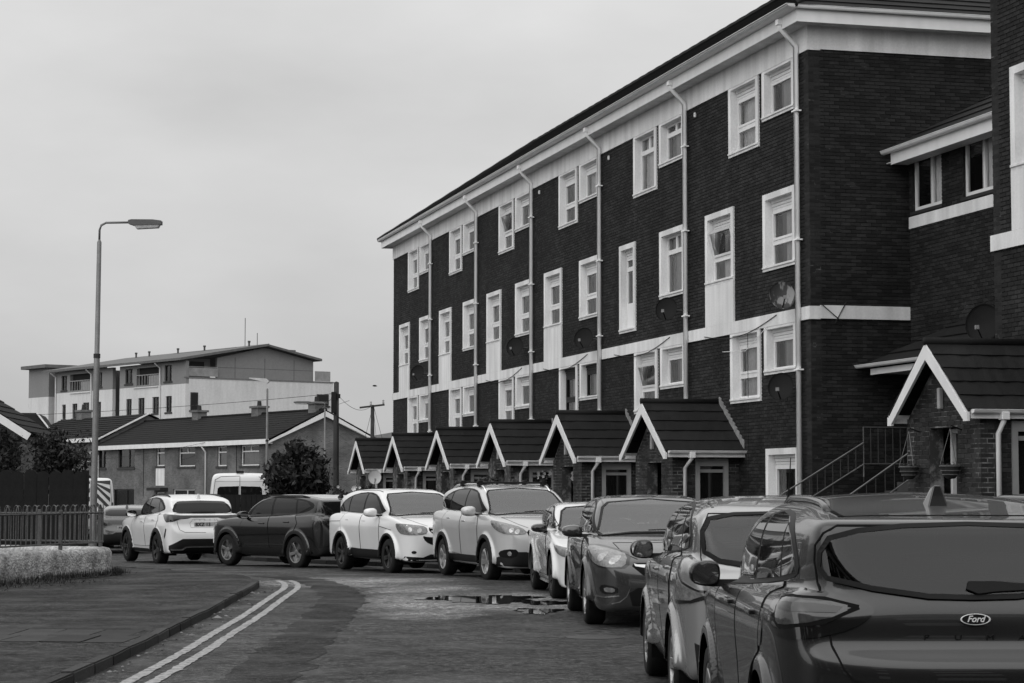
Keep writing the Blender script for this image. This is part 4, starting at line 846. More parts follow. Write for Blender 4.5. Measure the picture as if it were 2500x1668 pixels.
def car_white_suv(loc,heading):
    L,W,H=4.66,1.865,1.66
    low=[(.05,.24),(.01,.42),(0,.62),(.04,.80),(.2,.93),(.6,1.03),(1.1,1.1),(1.4,1.12),(3.5,1.17),(4.2,1.20),(4.46,1.19),(4.52,1.08),(4.52,.95),(4.58,.84),(4.64,.74),(4.66,.55),(4.58,.32),(4.3,.25),(.2,.21)]
    cab=[(1.1,1.0),(1.45,1.15),(1.85,1.38),(2.15,1.55),(2.5,1.635),(2.9,1.66),(3.4,1.64),(3.85,1.58),(4.12,1.52),(4.15,1.48),(4.38,1.22),(4.45,1.05),(1.1,1.0)]
    c=Car('parked_suv','white SUV seen from behind with black roof spoiler, full-width lamp strip and number plate',loc,heading,L,W,H,2.69,.96,.37,low,cab,
      default_plan(L,W,rr=.5),default_cplan(1.1,4.46,W,.86,.68,.80),default_sec(W,.24,1.3,.98),default_csec(W,1.13,H,.9,.70),paint('pearl_white',.7,0,.2),res=.035,k1=.045,k2=.055,k3=.03,arch=.05)
    c.wheels('double',5,.23,m=M_DALLOY())
    dress(c,[(1.45,1.13),(1.85,1.37),(2.15,1.51),(2.6,1.58),(3.2,1.56),(3.6,1.48),(3.92,1.34),(3.8,1.26),(2.6,1.16)],
      [[(1.68,1.145),(1.95,1.37),(2.2,1.49),(2.5,1.54),(2.55,1.17)],[(2.62,1.175),(2.58,1.545),(3.1,1.53),(3.3,1.49),(3.42,1.23)],[(3.47,1.235),(3.37,1.47),(3.6,1.41),(3.8,1.31)]],
      [(0,1.17),(.66,1.15),(.7,1.19),(.6,1.48),(.5,1.55),(0,1.59)],[(0,1.215),(.55,1.22),(.66,1.245),(.66,1.29),(.58,1.41),(.5,1.43),(0,1.445)],
      [[(1.5,.42),(1.46,.95),(1.6,1.12),(2.56,1.15),(2.58,.42)],[(2.60,.42),(2.58,1.15),(3.5,1.21),(3.7,1.05),(3.55,.8),(3.3,.45)]],[(2.35,1.0),(3.3,1.05)],
      rw_band=[(0,1.205),(.58,1.21),(.70,1.24),(.71,1.29),(.66,1.40),(.58,1.46),(.5,1.475),(0,1.49)])
    c.patch('spoiler_underside',[(0,1.435),(.5,1.425),(.6,1.41),(.58,1.465),(.5,1.48),(0,1.495)],'R',M_GBLACK(),.012,sym=True)
    c.patch('lamp_strip',[(0,1.155),(.5,1.155),(.66,1.16),(.66,1.07),(.40,1.085),(.33,1.105),(0,1.105)],'R',M_GBLACK(),.010,sym=True)
    c.patch('tail_light',[(4.52,.5,1.10),(4.50,.62,1.16),(4.4,.80,1.175),(4.2,.92,1.19),(4.12,.94,1.17),(4.25,.90,1.07),(4.35,.85,1.0),(4.46,.70,1.02)],140,M_LAMPD(),.009,mirror=True,h=.03)
    c.patch('bumper_vent',[(4.35,.88,.86),(4.38,.87,.84),(4.36,.90,.70),(4.30,.92,.62),(4.29,.92,.68)],140,M_GBLACK(),.007,mirror=True,h=.03)
    c.patch('lower_bumper',[(0,.62),(.55,.62),(.7,.54),(.84,.46),(.84,.38),(.78,.27),(0,.27)],'R',M_BLACK(),.006,sym=True)
    c.line('diffuser_trim',[(.80,.37),(.55,.375),(.47,.43),(.3,.44),(0,.44)],'R',.035,M_CHROME(),.012,sym=True,thick=.015)
    arch_trim(c,M_BLACK(),.075); sill_trim(c,.28,.36,M_BLACK())
    c.line('tailgate_gap',[(0,.76),(.5,.77),(.62,.83),(.66,1.0),(.68,1.2)],'R',.008,M_GAP(),.0035,sym=True)
    c.line('plate_recess_edge',[(0,1.075),(.28,1.075),(.36,.98),(.34,.88),(0,.88)],'R',.01,mat('recess_shade',.3,.4,var=0,var2=0),.003,sym=True)
    c.plate('R',.945,'BXZ 13',tsize=.115,align='LEFT',dx=.235)
    for i,ch in enumerate('LEXUS'):
        y=.24-.12*i; P,n=c.at(4.5,y,1.055,'R'); t=mobj('letter',text_me(ch,.05,.003),mat('chrome_dull',.35,.3,.6,var=0,var2=0),c.root); t.location=(P[0]-.004,y,1.055); t.rotation_euler=(R(90),0,R(-90))
    c.patch('rear_wiper',[(.28,1.225),(.0,1.255),(-.28,1.235),(-.3,1.222),(0,1.22)],'R',M_BLACK(),.02,h=.04,skirt=.02)
    c.rails(2.1,3.8,.62,M_BLACK(),.035); c.fin(3.9,c.paint)
    c.mirrors(1.75,.83,1.18,M_GBLACK(),(.15,.26,.18),arm=.06)
    return c
def car_fastback(loc,heading):
    L,W,H=4.69,1.85,1.50
    low=[(.05,.22),(.01,.4),(0,.6),(.05,.76),(.3,.88),(1.0,1.0),(1.35,1.04),(3.6,1.1),(4.3,1.13),(4.52,1.10),(4.57,1.0),(4.6,.8),(4.66,.7),(4.69,.5),(4.6,.3),(4.3,.23),(.2,.2)]
    cab=[(1.1,.95),(1.5,1.1),(1.95,1.32),(2.3,1.45),(2.7,1.5),(3.2,1.49),(3.7,1.43),(4.05,1.36),(4.35,1.16),(4.45,1.0),(1.1,.95)]
    c=Car('parked_fastback','grey car seen from behind with pale number plate, partly hidden by the hooped railing',loc,heading,L,W,H,2.79,.95,.35,low,cab,
      default_plan(L,W,rr=.5),default_cplan(1.1,4.46,W,.86,.66,.84),default_sec(W,.22,1.25,.95),default_csec(W,1.08,H,.9,.70),paint('mid_grey',.06,.4,.25),res=.045,arch=.05)
    c.wheels('spoke',5,.22,m=M_DALLOY())
    dress(c,[(1.5,1.08),(1.95,1.28),(2.3,1.40),(2.8,1.44),(3.4,1.40),(3.8,1.3),(3.9,1.2),(2.6,1.11)],[[(1.75,1.09),(2.05,1.28),(2.35,1.385),(2.62,1.405),(2.65,1.11)],[(2.72,1.115),(2.7,1.405),(3.3,1.38),(3.6,1.31),(3.7,1.18)]],
      [(0,1.1),(.66,1.08),(.6,1.36),(.5,1.4),(0,1.44)],[(0,1.16),(.5,1.165),(.64,1.19),(.62,1.27),(.5,1.33),(0,1.345)],[[(1.55,.4),(1.6,1.05),(2.64,1.09),(2.66,.4)],[(2.68,.4),(2.66,1.09),(3.6,1.13),(3.7,.95),(3.4,.45)]],[(2.45,.95),(3.4,1.0)])
    c.patch('spoiler_shade',[(0,1.34),(.5,1.325),(.64,1.26),(.64,1.30),(.5,1.38),(0,1.40)],'R',M_GBLACK(),.012,sym=True)
    c.patch('tail_panel',[(0,1.03),(.7,1.03),(.84,1.0),(.84,.9),(.5,.86),(.4,.90),(0,.90)],'R',M_GBLACK(),.006,sym=True)
    for z in (.98,.945,.91): c.line('lamp_claw',[(.55,z),(.68,z),(.80,z-.01)],'R',.016,M_RED(),.010,mirror=True)
    c.patch('lower_bumper',[(0,.66),(.3,.66),(.42,.6),(.8,.6),(.84,.45),(.8,.28),(0,.26)],'R',M_BLACK(),.006,sym=True)
    c.plate('R',.80,'P30Y',tsize=.1,align='LEFT',dx=.22)
    P,n=c.at(4.6,-.02,.965,'R'); e=MB().prism([(-.03,-.04),(.03,-.04),(.035,.03),(0,.05),(-.035,.03)],-.004,.004).build('badge',M_CHROME(),c.root); e.location=(P[0]-.008,0,.965); e.rotation_euler=(0,0,R(90))
    c.fin(3.75,c.paint); c.mirrors(1.75,.82,1.1,M_GBLACK(),arm=.06)
    c.patch('head_light',[(.12,.5,.72),(.3,.72,.82),(.6,.84,.86),(.3,.76,.7)],35,M_LAMP(),.007,mirror=True,h=.04)
    return c
def car_small_white(loc,heading):
    L,W,H=4.05,1.74,1.50
    low=[(.05,.22),(0,.4),(.02,.6),(.1,.76),(.4,.9),(.9,.99),(1.2,1.02),(3.4,1.06),(3.85,1.08),(3.98,.98),(4.05,.6),(3.98,.3),(3.8,.22),(.2,.2)]
    cab=[(.9,.94),(1.2,1.06),(1.6,1.3),(1.95,1.45),(2.3,1.5),(2.8,1.49),(3.3,1.45),(3.7,1.37),(3.9,1.08),(3.9,.95)]
    c=Car('parked_hatchback','white car roof showing behind the grey fastback',loc,heading,L,W,H,2.55,.8,.31,low,cab,default_plan(L,W),default_cplan(.9,3.92,W,.86,.66,.78),default_sec(W,.2,1.2,.9),default_csec(W,1.03,H,.9,.7),paint('hatch_white',.68,0,.22),res=.05)
    c.wheels('spoke',5,.2)
    dress(c,[(1.25,1.05),(1.6,1.26),(1.95,1.39),(2.5,1.43),(3.2,1.38),(3.6,1.25),(3.5,1.12)],[[(1.4,1.06),(1.68,1.25),(2.0,1.37),(2.3,1.40),(2.33,1.08)],[(2.4,1.08),(2.38,1.40),(3.0,1.37),(3.4,1.28),(3.4,1.12)]],[(0,1.06),(.62,1.04),(.56,1.36),(0,1.43)],[(0,1.1),(.55,1.12),(.5,1.3),(0,1.33)],[[(1.28,.35),(1.3,1.03),(2.35,1.06),(2.35,.35)],[(2.37,.35),(2.37,1.06),(3.3,1.08),(3.3,.9),(3.0,.4)]],[(2.1,.95),(3.0,.98)])
    c.patch('tail_light',[(.55,1.0),(.78,1.02),(.82,.85),(.6,.82)],'R',M_RED(),.006,mirror=True)
    return c
# ------------------------------------------------------------------ flats (local x = inward, y = along the facade away from us)
ANG=R(14.9)
BRK=lambda: mat('dark_brick',.020,.8,var=.38,scale=.8,var2=.2,scale2=30,bump=.3,bscale=90,island=.32,streak=.3)
BRK2=lambda: mat('porch_brick',.029,.8,var=.2,scale=1.2,var2=.2,scale2=30,bump=.3,bscale=90,island=.32)
def mortar_mat(name,lo,hi,th):
    if name in MATS: return MATS[name]
    m=bpy.data.materials.new(name); m.use_nodes=True; MATS[name]=m; nt=m.node_tree; b=nt.nodes['Principled BSDF']; b.inputs['Roughness'].default_value=.9
    tc=nt.nodes.new('ShaderNodeTexCoord'); n=nt.nodes.new('ShaderNodeTexNoise'); n.inputs['Scale'].default_value=3.2; n.inputs['Detail'].default_value=7; n.inputs['Roughness'].default_value=.75
    r=nt.nodes.new('ShaderNodeValToRGB'); r.color_ramp.elements[0].position=th; r.color_ramp.elements[0].color=G(lo); r.color_ramp.elements[1].position=th+.18; r.color_ramp.elements[1].color=G(hi)
    nt.links.new(tc.outputs['Object'],n.inputs['Vector']); nt.links.new(n.outputs['Fac'],r.inputs[0]); nt.links.new(r.outputs[0],b.inputs['Base Color']); return m
MORT=lambda: mortar_mat('dark_mortar',.009,.3,.60)
MORT2=lambda: mortar_mat('pale_mortar',.035,.24,.47)
WHT=lambda: mat('white_render',.74,.7,var=.08,scale=.8,var2=.05,scale2=25,bump=.12,bscale=40,streak=.22)
UPVC=lambda: mat('white_plastic',.75,.35,var=.05,scale=2,var2=.0,streak=.08)
TILE=lambda: mat('roof_tile',.010,.75,var=.25,scale=1.5,var2=.25,scale2=50,bump=.5,bscale=45,island=.15)
ROOM=lambda: mat('dark_room',.02,.9,var=0,var2=0)
CURT=lambda: mat('net_curtain',.24,.9,var=.12,scale=2.,var2=.1,scale2=14)
DARKF=lambda: mat('dark_frame',.012,.5,var=0,var2=0)
def glass_mat():
    if 'window_glass' in MATS: return MATS['window_glass']
    m=bpy.data.materials.new('window_glass'); m.use_nodes=True; MATS['window_glass']=m; nt=m.node_tree; N=nt.nodes; L=nt.links
    N.remove(N['Principled BSDF']); out=N['Material Output']; tr=N.new('ShaderNodeBsdfTransparent'); tr.inputs[0].default_value=G(.9); gl=N.new('ShaderNodeBsdfGlossy'); gl.inputs['Roughness'].default_value=.03; gl.inputs[0].default_value=G(.95)
    fr=N.new('ShaderNodeFresnel'); fr.inputs[0].default_value=1.6; mx=N.new('ShaderNodeMixShader'); L.new(fr.outputs[0],mx.inputs[0]); L.new(tr.outputs[0],mx.inputs[1]); L.new(gl.outputs[0],mx.inputs[2]); L.new(mx.outputs[0],out.inputs[0]); return m
_BR={}
def brick_mesh(l,nx,ny,bm_):
    key=(round(l,3),nx,ny,bm_.name)
    if key in _BR: return _BR[key]
    # brick standing proud of its wall: local x along wall, y outward, z up
    b=.004; hl=l/2; hh=.0325
    vs=[(-hl,0,-hh),(hl,0,-hh),(hl,0,hh),(-hl,0,hh),(-hl+b,.012,-hh+b),(hl-b,.012,-hh+b),(hl-b,.012,hh-b),(-hl+b,.012,hh-b)]
    me=MB().add(vs,[(4,5,6,7),(0,1,5,4),(1,2,6,5),(2,3,7,6),(3,0,4,7)]).mesh('brick',False); 
    bm=bmesh.new(); bm.from_mesh(me); bmesh.ops.recalc_face_normals(bm,faces=bm.faces); bm.to_mesh(me); bm.free()
    me.materials.append(bm_); _BR[key]=me; return me
def brick_wall(parent,o,ang,w,z0,z1,holes,brk,mort,single=None,maxn=300,name='wall',thick=.25,gable=None,z0b=None):
    """wall face in parent's frame: starts at o=(x,y), runs w metres along direction ang; outward = to the right of the run.
    holes (a0,a1,z0,z1); single: predicate(a,z) -> brick becomes an object of its own"""
    ca,sa=math.cos(ang),math.sin(ang); nx,ny=sa,-ca
    def P(a,d,z): return (o[0]+ca*a+nx*d,o[1]+sa*a+ny*d,z)
    top=(lambda a:z1) if gable is None else gable
    xs=sorted(set([0,w]+[h[0] for h in holes]+[h[1] for h in holes]+([w/2] if gable else []))); xs=[x for x in xs if 0<=x<=w]
    mb=MB()
    for xa,xb in zip(xs[:-1],xs[1:]):
        if xb-xa<1e-4: continue
        hs=sorted([(h[2],h[3]) for h in holes if h[0]<=xa+1e-6 and h[1]>=xb-1e-6]); z=z0 if z0b is None else z0b
        for h0,h1 in hs+[(None,None)]:
            e=(h0,h0) if h0 is not None else (top(xa),top(xb))
            if max(e)>z+1e-4: mb.add([P(xa,-.010,z),P(xb,-.010,z),P(xb,-.010,e[1]),P(xa,-.010,e[0]),P(xa,-thick,z),P(xb,-thick,z),P(xb,-thick,e[1]),P(xa,-thick,e[0])],[(0,1,2,3),(7,6,5,4),(0,4,5,1),(1,5,6,2),(2,6,7,3),(3,7,4,0)])
            if h1 is not None: z=h1
    wall=mb.build(name,mort,parent)
    V=[];F=[];n1=0; b=.004
    k=0; z=z0
    while z<z1-.03:
        zc=z+.0375; ivs=[(0,w)]
        for h in holes:
            if h[2]-.02<zc<h[3]+.02:
                nv=[]
                for a,c in ivs:
                    if h[0]>a: nv.append((a,min(c,h[0])))
                    if h[1]<c: nv.append((max(a,h[1]),c))
                ivs=[q for q in nv if q[1]-q[0]>.03]
        x=-(.1125 if k%2 else 0)
        while x<w:
            xa,xb=x+.005,x+.220; x+=.225
            for a,c in ivs:
                p0,p1=max(xa,a),min(xb,c)
                if p1-p0<.04: continue
                m=(p0+p1)/2
                if gable and min(top(p0),top(p1))<zc+.03: continue
                d=random.uniform(-.0015,.0015)
                if single and n1<maxn and p1-p0>.2 and single(m,zc):
                    q=mobj('brick',brick_mesh(p1-p0,nx,ny,brk),None,parent); q.location=P(m,-.010+d,zc); q.rotation_euler=(0,0,ang+math.pi); q.rotation_euler=(0,0,math.atan2(-nx,ny)); n1+=1; continue
                i=len(V); h=.0325; l0,l1=p0,p1
                for (aa,dd,zz) in ((l0,-.010,zc-h),(l1,-.010,zc-h),(l1,-.010,zc+h),(l0,-.010,zc+h),(l0+b,.002+d,zc-h+b),(l1-b,.002+d,zc-h+b),(l1-b,.002+d,zc+h-b),(l0+b,.002+d,zc+h-b)): V.append(P(aa,dd,zz))
                F+=[(i+4,i+5,i+6,i+7),(i,i+1,i+5,i+4),(i+1,i+2,i+6,i+5),(i+2,i+3,i+7,i+6),(i+3,i,i+4,i+7)]
        z+=.075; k+=1
    me=bpy.data.meshes.new('brickwork'); me.from_pydata(V,[],F); me.update()
    mobj('brickwork',me,brk,parent,kind='stuff'); return wall
def win_parts(w,h,style,curt=(.28,1.)):
    """meshes of one window, local: y from 0..w (along), z 0..h, x inward; opening flush at x=0"""
    f=MB(); x0,x1=.13,.20; t=.055
    def fr(y0,y1,z0,z1,tt=t,xa=x0,xb=x1):
        f.box(xa,y0,z0,xb,y0+tt,z1); f.box(xa,y1-tt,z0,xb,y1,z1); f.box(xa+.001,y0+tt,z0,xb-.001,y1-tt,z0+tt); f.box(xa+.001,y0+tt,z1-tt,xb-.001,y1-tt,z1)
    panes=[]; top=h
    if style!='upvc2':            # trickle-vent head: stacked strips
        f.box(.10,0,h-.07,.2,w,h); f.box(.12,0,h-.14,.2,w,h-.078); f.box(.13,0,h-.20,.2,w,h-.148); top=h-.205
    if style in ('short','shortd'):
        fr(0,w,0,top); panes.append((t,w-t,t,top-t))
    elif style in ('tall','tilt'):
        m=h*.36; fr(0,w,0,m); panes.append((t,w-t,t,m-t)); fr(0,w,m+.001,top); 
        if style=='tall': fr(t-.01,w-t+.01,m+t-.01,top-t+.01,.05,.115,.19)
        panes.append((t+.04,w-t-.04,m+t+.04,top-t-.04))
    elif style=='upvc2':
        m=h*.72; fr(0,w,0,m); panes.append((t,w-t,t,m-t)); fr(0,w*.55,m+.001,h); fr(w*.55,w,m+.001,h); panes.append((t,w*.55-t,m+t,h-t)); panes.append((w*.55+t,w-t,m+t,h-t))
    elif style=='slim':
        m=h*.30; f.box(x0,t,t,x0+.04,w-t,m-t); fr(0,w,0,m); fr(0,w,m+.001,h*.76); panes.append((t,w-t,m+t,h*.76-t)); fr(0,w,h*.76+.001,top); panes.append((t,w-t,h*.76+t,top-t))
    return f,panes
def add_window(parent,y0,y1,z0,z1,style='short',head=.13,proud=.04,cl=None,sill=True,cmat=None,fm=None):
    rv=random.Random(int(y0*31+z0*57)); cl=cl or (0.,rv.choice((.62,.7,.78,.85,1.)))
    cmat=cmat or mat('net_curtain_%d'%(i_:=rv.randint(0,3)),(.26,.36,.46,.60)[i_],.9,var=.15,scale=2.,var2=.1,scale2=14)
    """window with its white surround in the facade plane x=0"""
    s=.155; iy0,iy1=y0+s,y1-s; iz0,iz1=z0+.10,z1-head; w,h=iy1-iy0,iz1-iz0
    f,panes=win_parts(w,h,style)
    fo=f.build('window',fm or UPVC(),parent); fo.location=(0,iy0,iz0)
    rel=lambda a,b,c,d,e,g: (a,b-iy0,c-iz0,d,e-iy0,g-iz0)
    sm=MB(); sm.box(*rel(-proud,y0,z0,.25,iy0,z1)); sm.box(*rel(-proud,iy1,z0,.25,y1,z1)); sm.box(*rel(-proud+.0005,iy0,iz1,.25,iy1,z1-.0005)); sm.box(*rel(-proud+.0005,iy0,z0+.0005,.25,iy1,iz0-.02))
    sm.build('surround',WHT(),fo)
    if sill: MB().box(*rel(-proud-.025,y0+.01,iz0-.045,.16,y1-.01,iz0-.002)).build('sill',WHT(),fo,bevel=.006)
    for (a,b,c,d) in panes:
        g=MB().add([(.165,a,c),(.165,b,c),(.165,b,d),(.165,a,d)],[(0,3,2,1)]).build('pane',glass_mat(),fo,recalc=False)
    # curtain hanging behind the glass, gathered
    n=40; c0,c1=cl; vs=[];ya=.02+c0*(w-.04); yb=.02+c1*(w-.04)
    for k in range(n+1):
        yy=ya+(yb-ya)*k/n; xx=.275+.012*math.sin(k*1.9)+.006*math.sin(k*3.7); vs+=[(xx,yy,.03),(xx,yy,h-.02)]
    MB().add(vs,[(2*k,2*k+1,2*k+3,2*k+2) for k in range(n)]).build('curtain',cmat or CURT(),fo,recalc=False)
    if style=='tilt':       # casement swung open, hinged on the far side, top leaning in the photo
        m=h*.36; tb=MB(); ww=w-.1; hh=h-.205-m-.1
        def fr2(a,b,c,d,tt=.055):
            tb.box(-.02,a,c,.03,a+tt,d); tb.box(-.02,b-tt,c,.03,b,d); tb.box(-.019,a+tt,c,.029,b-tt,c+tt); tb.box(-.019,a+tt,d-tt,.029,b-tt,d)
        fr2(0,ww,0,hh); q=tb.build('casement',UPVC(),fo); q.location=(.12,.05,m+.05); q.rotation_euler=(0,R(-14),0)
        MB().add([(0,.055,.055),(0,ww-.055,.055),(0,ww-.055,hh-.055),(0,.055,hh-.055)],[(0,3,2,1)]).build('pane',glass_mat(),fo,recalc=False).matrix_local=q.matrix_basis.copy()
    return (iy0-.06,iy1+.06,iz0-.06,iz1+.03),fo
def gutter_run(parent,pts,m,name='gutter',r=.075):
    """half-round gutter along pts (in parent's frame), open side up"""
    mb=MB(); prof=[(r*math.cos(a),r*math.sin(a)) for a in np.linspace(math.pi,2*math.pi,9)]+[(r+.012,0.0),(r+.012,.01)]
    prof=[(-r-.012,.01),(-r-.012,0)]+prof
    vs=[];fs=[];n=len(prof); P=[Vector(p) for p in pts]
    for i,p in enumerate(P):
        d=(P[min(i+1,len(P)-1)]-P[max(i-1,0)]); d.z=0; d.normalize(); s=Vector((d.y,-d.x,0)); k=1.0
        if 0<i<len(P)-1:
            d1=(P[i]-P[i-1]).normalized(); k=1/max(.4,abs(d.dot(d1)))
        for a,b in prof: vs.append(p+s*a*k+Vector((0,0,b)))
    for i in range(len(P)-1):
        for k in range(n-1): fs.append((i*n+k,i*n+k+1,(i+1)*n+k+1,(i+1)*n+k))
    fs.append(tuple(range(n))); fs.append(tuple(range((len(P)-1)*n,len(P)*n)))
    return mb.add(vs,fs).build(name,m,parent)
def downpipe(parent,x,y,z0,z1,m,neck=None,r=.055,clips=4):
    pts=[(x,y,z0),(x,y,z1)]
    if neck: pts+= [(x,y,z1),(neck[0],neck[1],neck[2]-.14),(neck[0],neck[1],neck[2])]; pts=[pts[0],pts[1]]+[(x-.02,y,z1+.03)]+pts[3:]
    o=MB().tube(pts,r,10).build('downpipe',m,parent,smooth=True)
    for k in range(clips):
        zz=z0+(z1-z0)*(k+.5)/clips; MB().box(x-.062,y-.11,zz-.015,x+.07,y+.11,zz+.015).build('pipe_clip',m,o)
    if neck: MB().box(neck[0]-.07,neck[1]-.07,neck[2]-.10,neck[0]+.07,neck[1]+.07,neck[2]+.02).build('hopper',m,o,bevel=.01)
    return o
def tile_slope(parent,A,B,C,D,n,m,th=.03,name='tile_course',joined=False,wob=.006,segs=10):
    """courses from eave A->B up to ridge D->C, each a strip lapping the one below"""
    A,B,C,D=[Vector(p) for p in (A,B,C,D)]; nrm=(B-A).cross(D-A).normalized()
    if nrm.z<0: nrm=-nrm
    J=MB()
    for i in range(n):
        f0=i/n; f1=min(1,(i+1)/n+.22/n); mb=J if joined else MB(); vs=[];fs=[]
        for k in range(segs+1):
            g=k/segs; a=A.lerp(B,g); d=D.lerp(C,g); w_=random.uniform(-wob,wob)
            lo=a.lerp(d,f0)-(d-a).normalized()*w_; hi=a.lerp(d,f1)
            vs+=[lo+nrm*(th+w_*.5),hi+nrm*.004,lo-nrm*.004,hi-nrm*.02]
        for k in range(segs):
            b=4*k; fs+=[(b,b+4,b+5,b+1),(b+2,b+3,b+7,b+6),(b,b+2,b+6,b+4),(b+1,b+5,b+7,b+3)]
        e=4*segs; fs+=[(0,1,3,2),(e,e+2,e+3,e+1)]
        mb.add(vs,fs)
        if not joined: mb.build(name,m,parent)
    if joined: return J.build(name,m,parent,kind='stuff')
def make_porch(parent,y,x,z,single=0,ov=.34):
    """gabled brick porch; local x inward from the front wall at x=-1.55, y along the facade (0 = door axis)"""
    p=empty('porch',(x,y,z)); p.parent=parent
    fx=-1.55; hw=1.28; ez=2.38; rz=3.50; bx=-1.82
    gab=lambda a: 2.30+min(a,2*hw-a)*(rz-.12-2.30)/hw
    br,mo=BRK2(),MORT2()
    brick_wall(p,(fx,hw),-math.pi/2,2*hw,0.0,3.3,[(.80,1.80,0,2.15)],br,mo,(lambda a,q:(a>1.85 or a<.75) and q>.9) if single else None,single//2,gable=gab,z0b=-.6,name='front_wall')
    brick_wall(p,(fx,-hw),0,1.55,0.0,2.32,[(.52,1.28,1.0,2.22)],br,mo,(lambda a,q:a<.45 and q>.9) if single else None,single//2,z0b=-.6,name='side_wall')
    MB().box(fx,hw-.25,-.6,0,hw,2.32).build('far_wall',mo,p)
    # door in its recess
    MB().box(fx+.45,-.5,0,fx+.5,.5,2.14).build('door',mat('door_dark',.012,.4,var=.1,var2=0),p)
    fr=MB(); fr.box(fx+.38,-.50,0,fx+.46,-.43,2.14); fr.box(fx+.38,.43,0,fx+.46,.50,2.14); fr.box(fx+.381,-.43,2.07,fx+.459,.43,2.14); fr.build('door_frame',UPVC(),p)
    MB().box(fx+.43,-.36,.95,fx+.45,-.34,1.15).build('door_handle',M_CHROME(),p)
    MB().box(fx-.075,-.05,2.44,fx+.005,.05,2.78).build('porch_light',mat('lamp_opal',.3,.3,var=.1,var2=0),p,bevel=.02)
    # side window (faces us): frame and pane
    w=MB(); 
    for a,b,c,d in ((.52,.62,1.0,2.22),(1.18,1.28,1.0,2.22),(.62,1.18,2.06,2.22),(.62,1.18,1.0,1.10)): w.box(fx+a,-hw-.03,c,fx+b,-hw+.1,d)
    w.box(fx+.62,-hw+.02,1.92,fx+1.18,-hw+.06,1.99); w.build('window_frame',mat('frame_grey',.28,.5,var=.1,var2=0),p)
    MB().add([(fx+.6,-hw+.05,1.05),(fx+1.2,-hw+.05,1.05),(fx+1.2,-hw+.05,2.1),(fx+.6,-hw+.05,2.1)],[(0,1,2,3)]).build('window_pane',M_GLASS(),p,recalc=False)
    # roof: two slopes in courses, ridge, barge boards
    for sg in (-1,1):
        A=(bx,sg*(hw+ov),ez); B=(.0,sg*(hw+ov),ez); C=(.0,0,rz); D=(bx,0,rz)
        tile_slope(p,A,B,C,D,5,TILE(),.032,wob=.016,segs=16)
        bb=MB(); M=Vector
        top=Vector((bx-.02,0,rz-.015)); foot=Vector((bx-.02,sg*(hw+ov-.02),ez-.06)); d=(foot-top).normalized(); nn=Vector((0,-d.z,d.y))*(1 if sg>0 else -1)
        if nn.z>0: nn=-nn
        q=[top,foot,foot+Vector((0,-sg*.10,-.10)),top+Vector((0,0,-.26))]
        bb.add(q+[v+Vector((.045,0,0)) for v in q],[(0,1,2,3),(7,6,5,4),(0,4,5,1),(1,5,6,2),(2,6,7,3),(3,7,4,0)]).build('barge_board',UPVC(),p)
        MB().box(bx-.021,sg*(hw+ov-.14),ez-.17,bx+.024,sg*(hw+ov-.0),ez-.03).build('barge_foot',UPVC(),p)
        gutter_run(p,[(bx+.05,sg*(hw+ov+.05),ez+.0),(.05,sg*(hw+ov+.05),ez+.0)],UPVC(),r=.055)
        MB().box(bx+.05,sg*(hw+.0),ez-.13,0,sg*(hw+ov-.02),ez-.06).build('soffit',mat('soffit_white',.6,.6),p)
        MB().box(bx+.05,sg*(hw+ov-.02),ez-.13,0,sg*(hw+ov-.0),ez-.0).build('fascia',UPVC(),p)
    rd=MB().tube([(bx-.03,0,rz+.02),(0,0,rz+.02)],.07,8).build('ridge_tile',TILE(),p,smooth=True)
    dp=MB().tube([(fx+.30,-hw-ov-.05,ez-.06),(fx+.30,-hw-ov-.05,ez-.16),(fx+.26,-hw-.08,ez-.36),(fx+.26,-hw-.08,-.1)],.042,8).build('downpipe',UPVC(),p,smooth=True)
    MB().box(fx+.24,-hw-ov-.12,ez-.15,fx+.37,-hw-ov+.02,ez-.03).build('hopper',UPVC(),p,bevel=.01)
    # stepped flashing on the facade above the near slope
    lead=mat('lead_flashing',.22,.6,var=.3,scale=6,var2=.2)
    for k in range(11):
        f=(k+.3)/11.6; yy=-(hw+ov)*f; zz=rz+.02-(rz-ez)*f
        MB().add([(-.018,yy,zz+.02),(-.018,yy-.15,zz-.11),(-.018,yy-.15,zz+.10),(-.018,yy-.02,zz+.14),(.0,yy,zz+.02),(.0,yy-.15,zz-.11),(.0,yy-.15,zz+.10),(.0,yy-.02,zz+.14)],[(0,1,2,3),(7,6,5,4),(0,4,5,1),(1,5,6,2),(2,6,7,3),(3,7,4,0)]).build('flashing_step',lead,p)
    return p
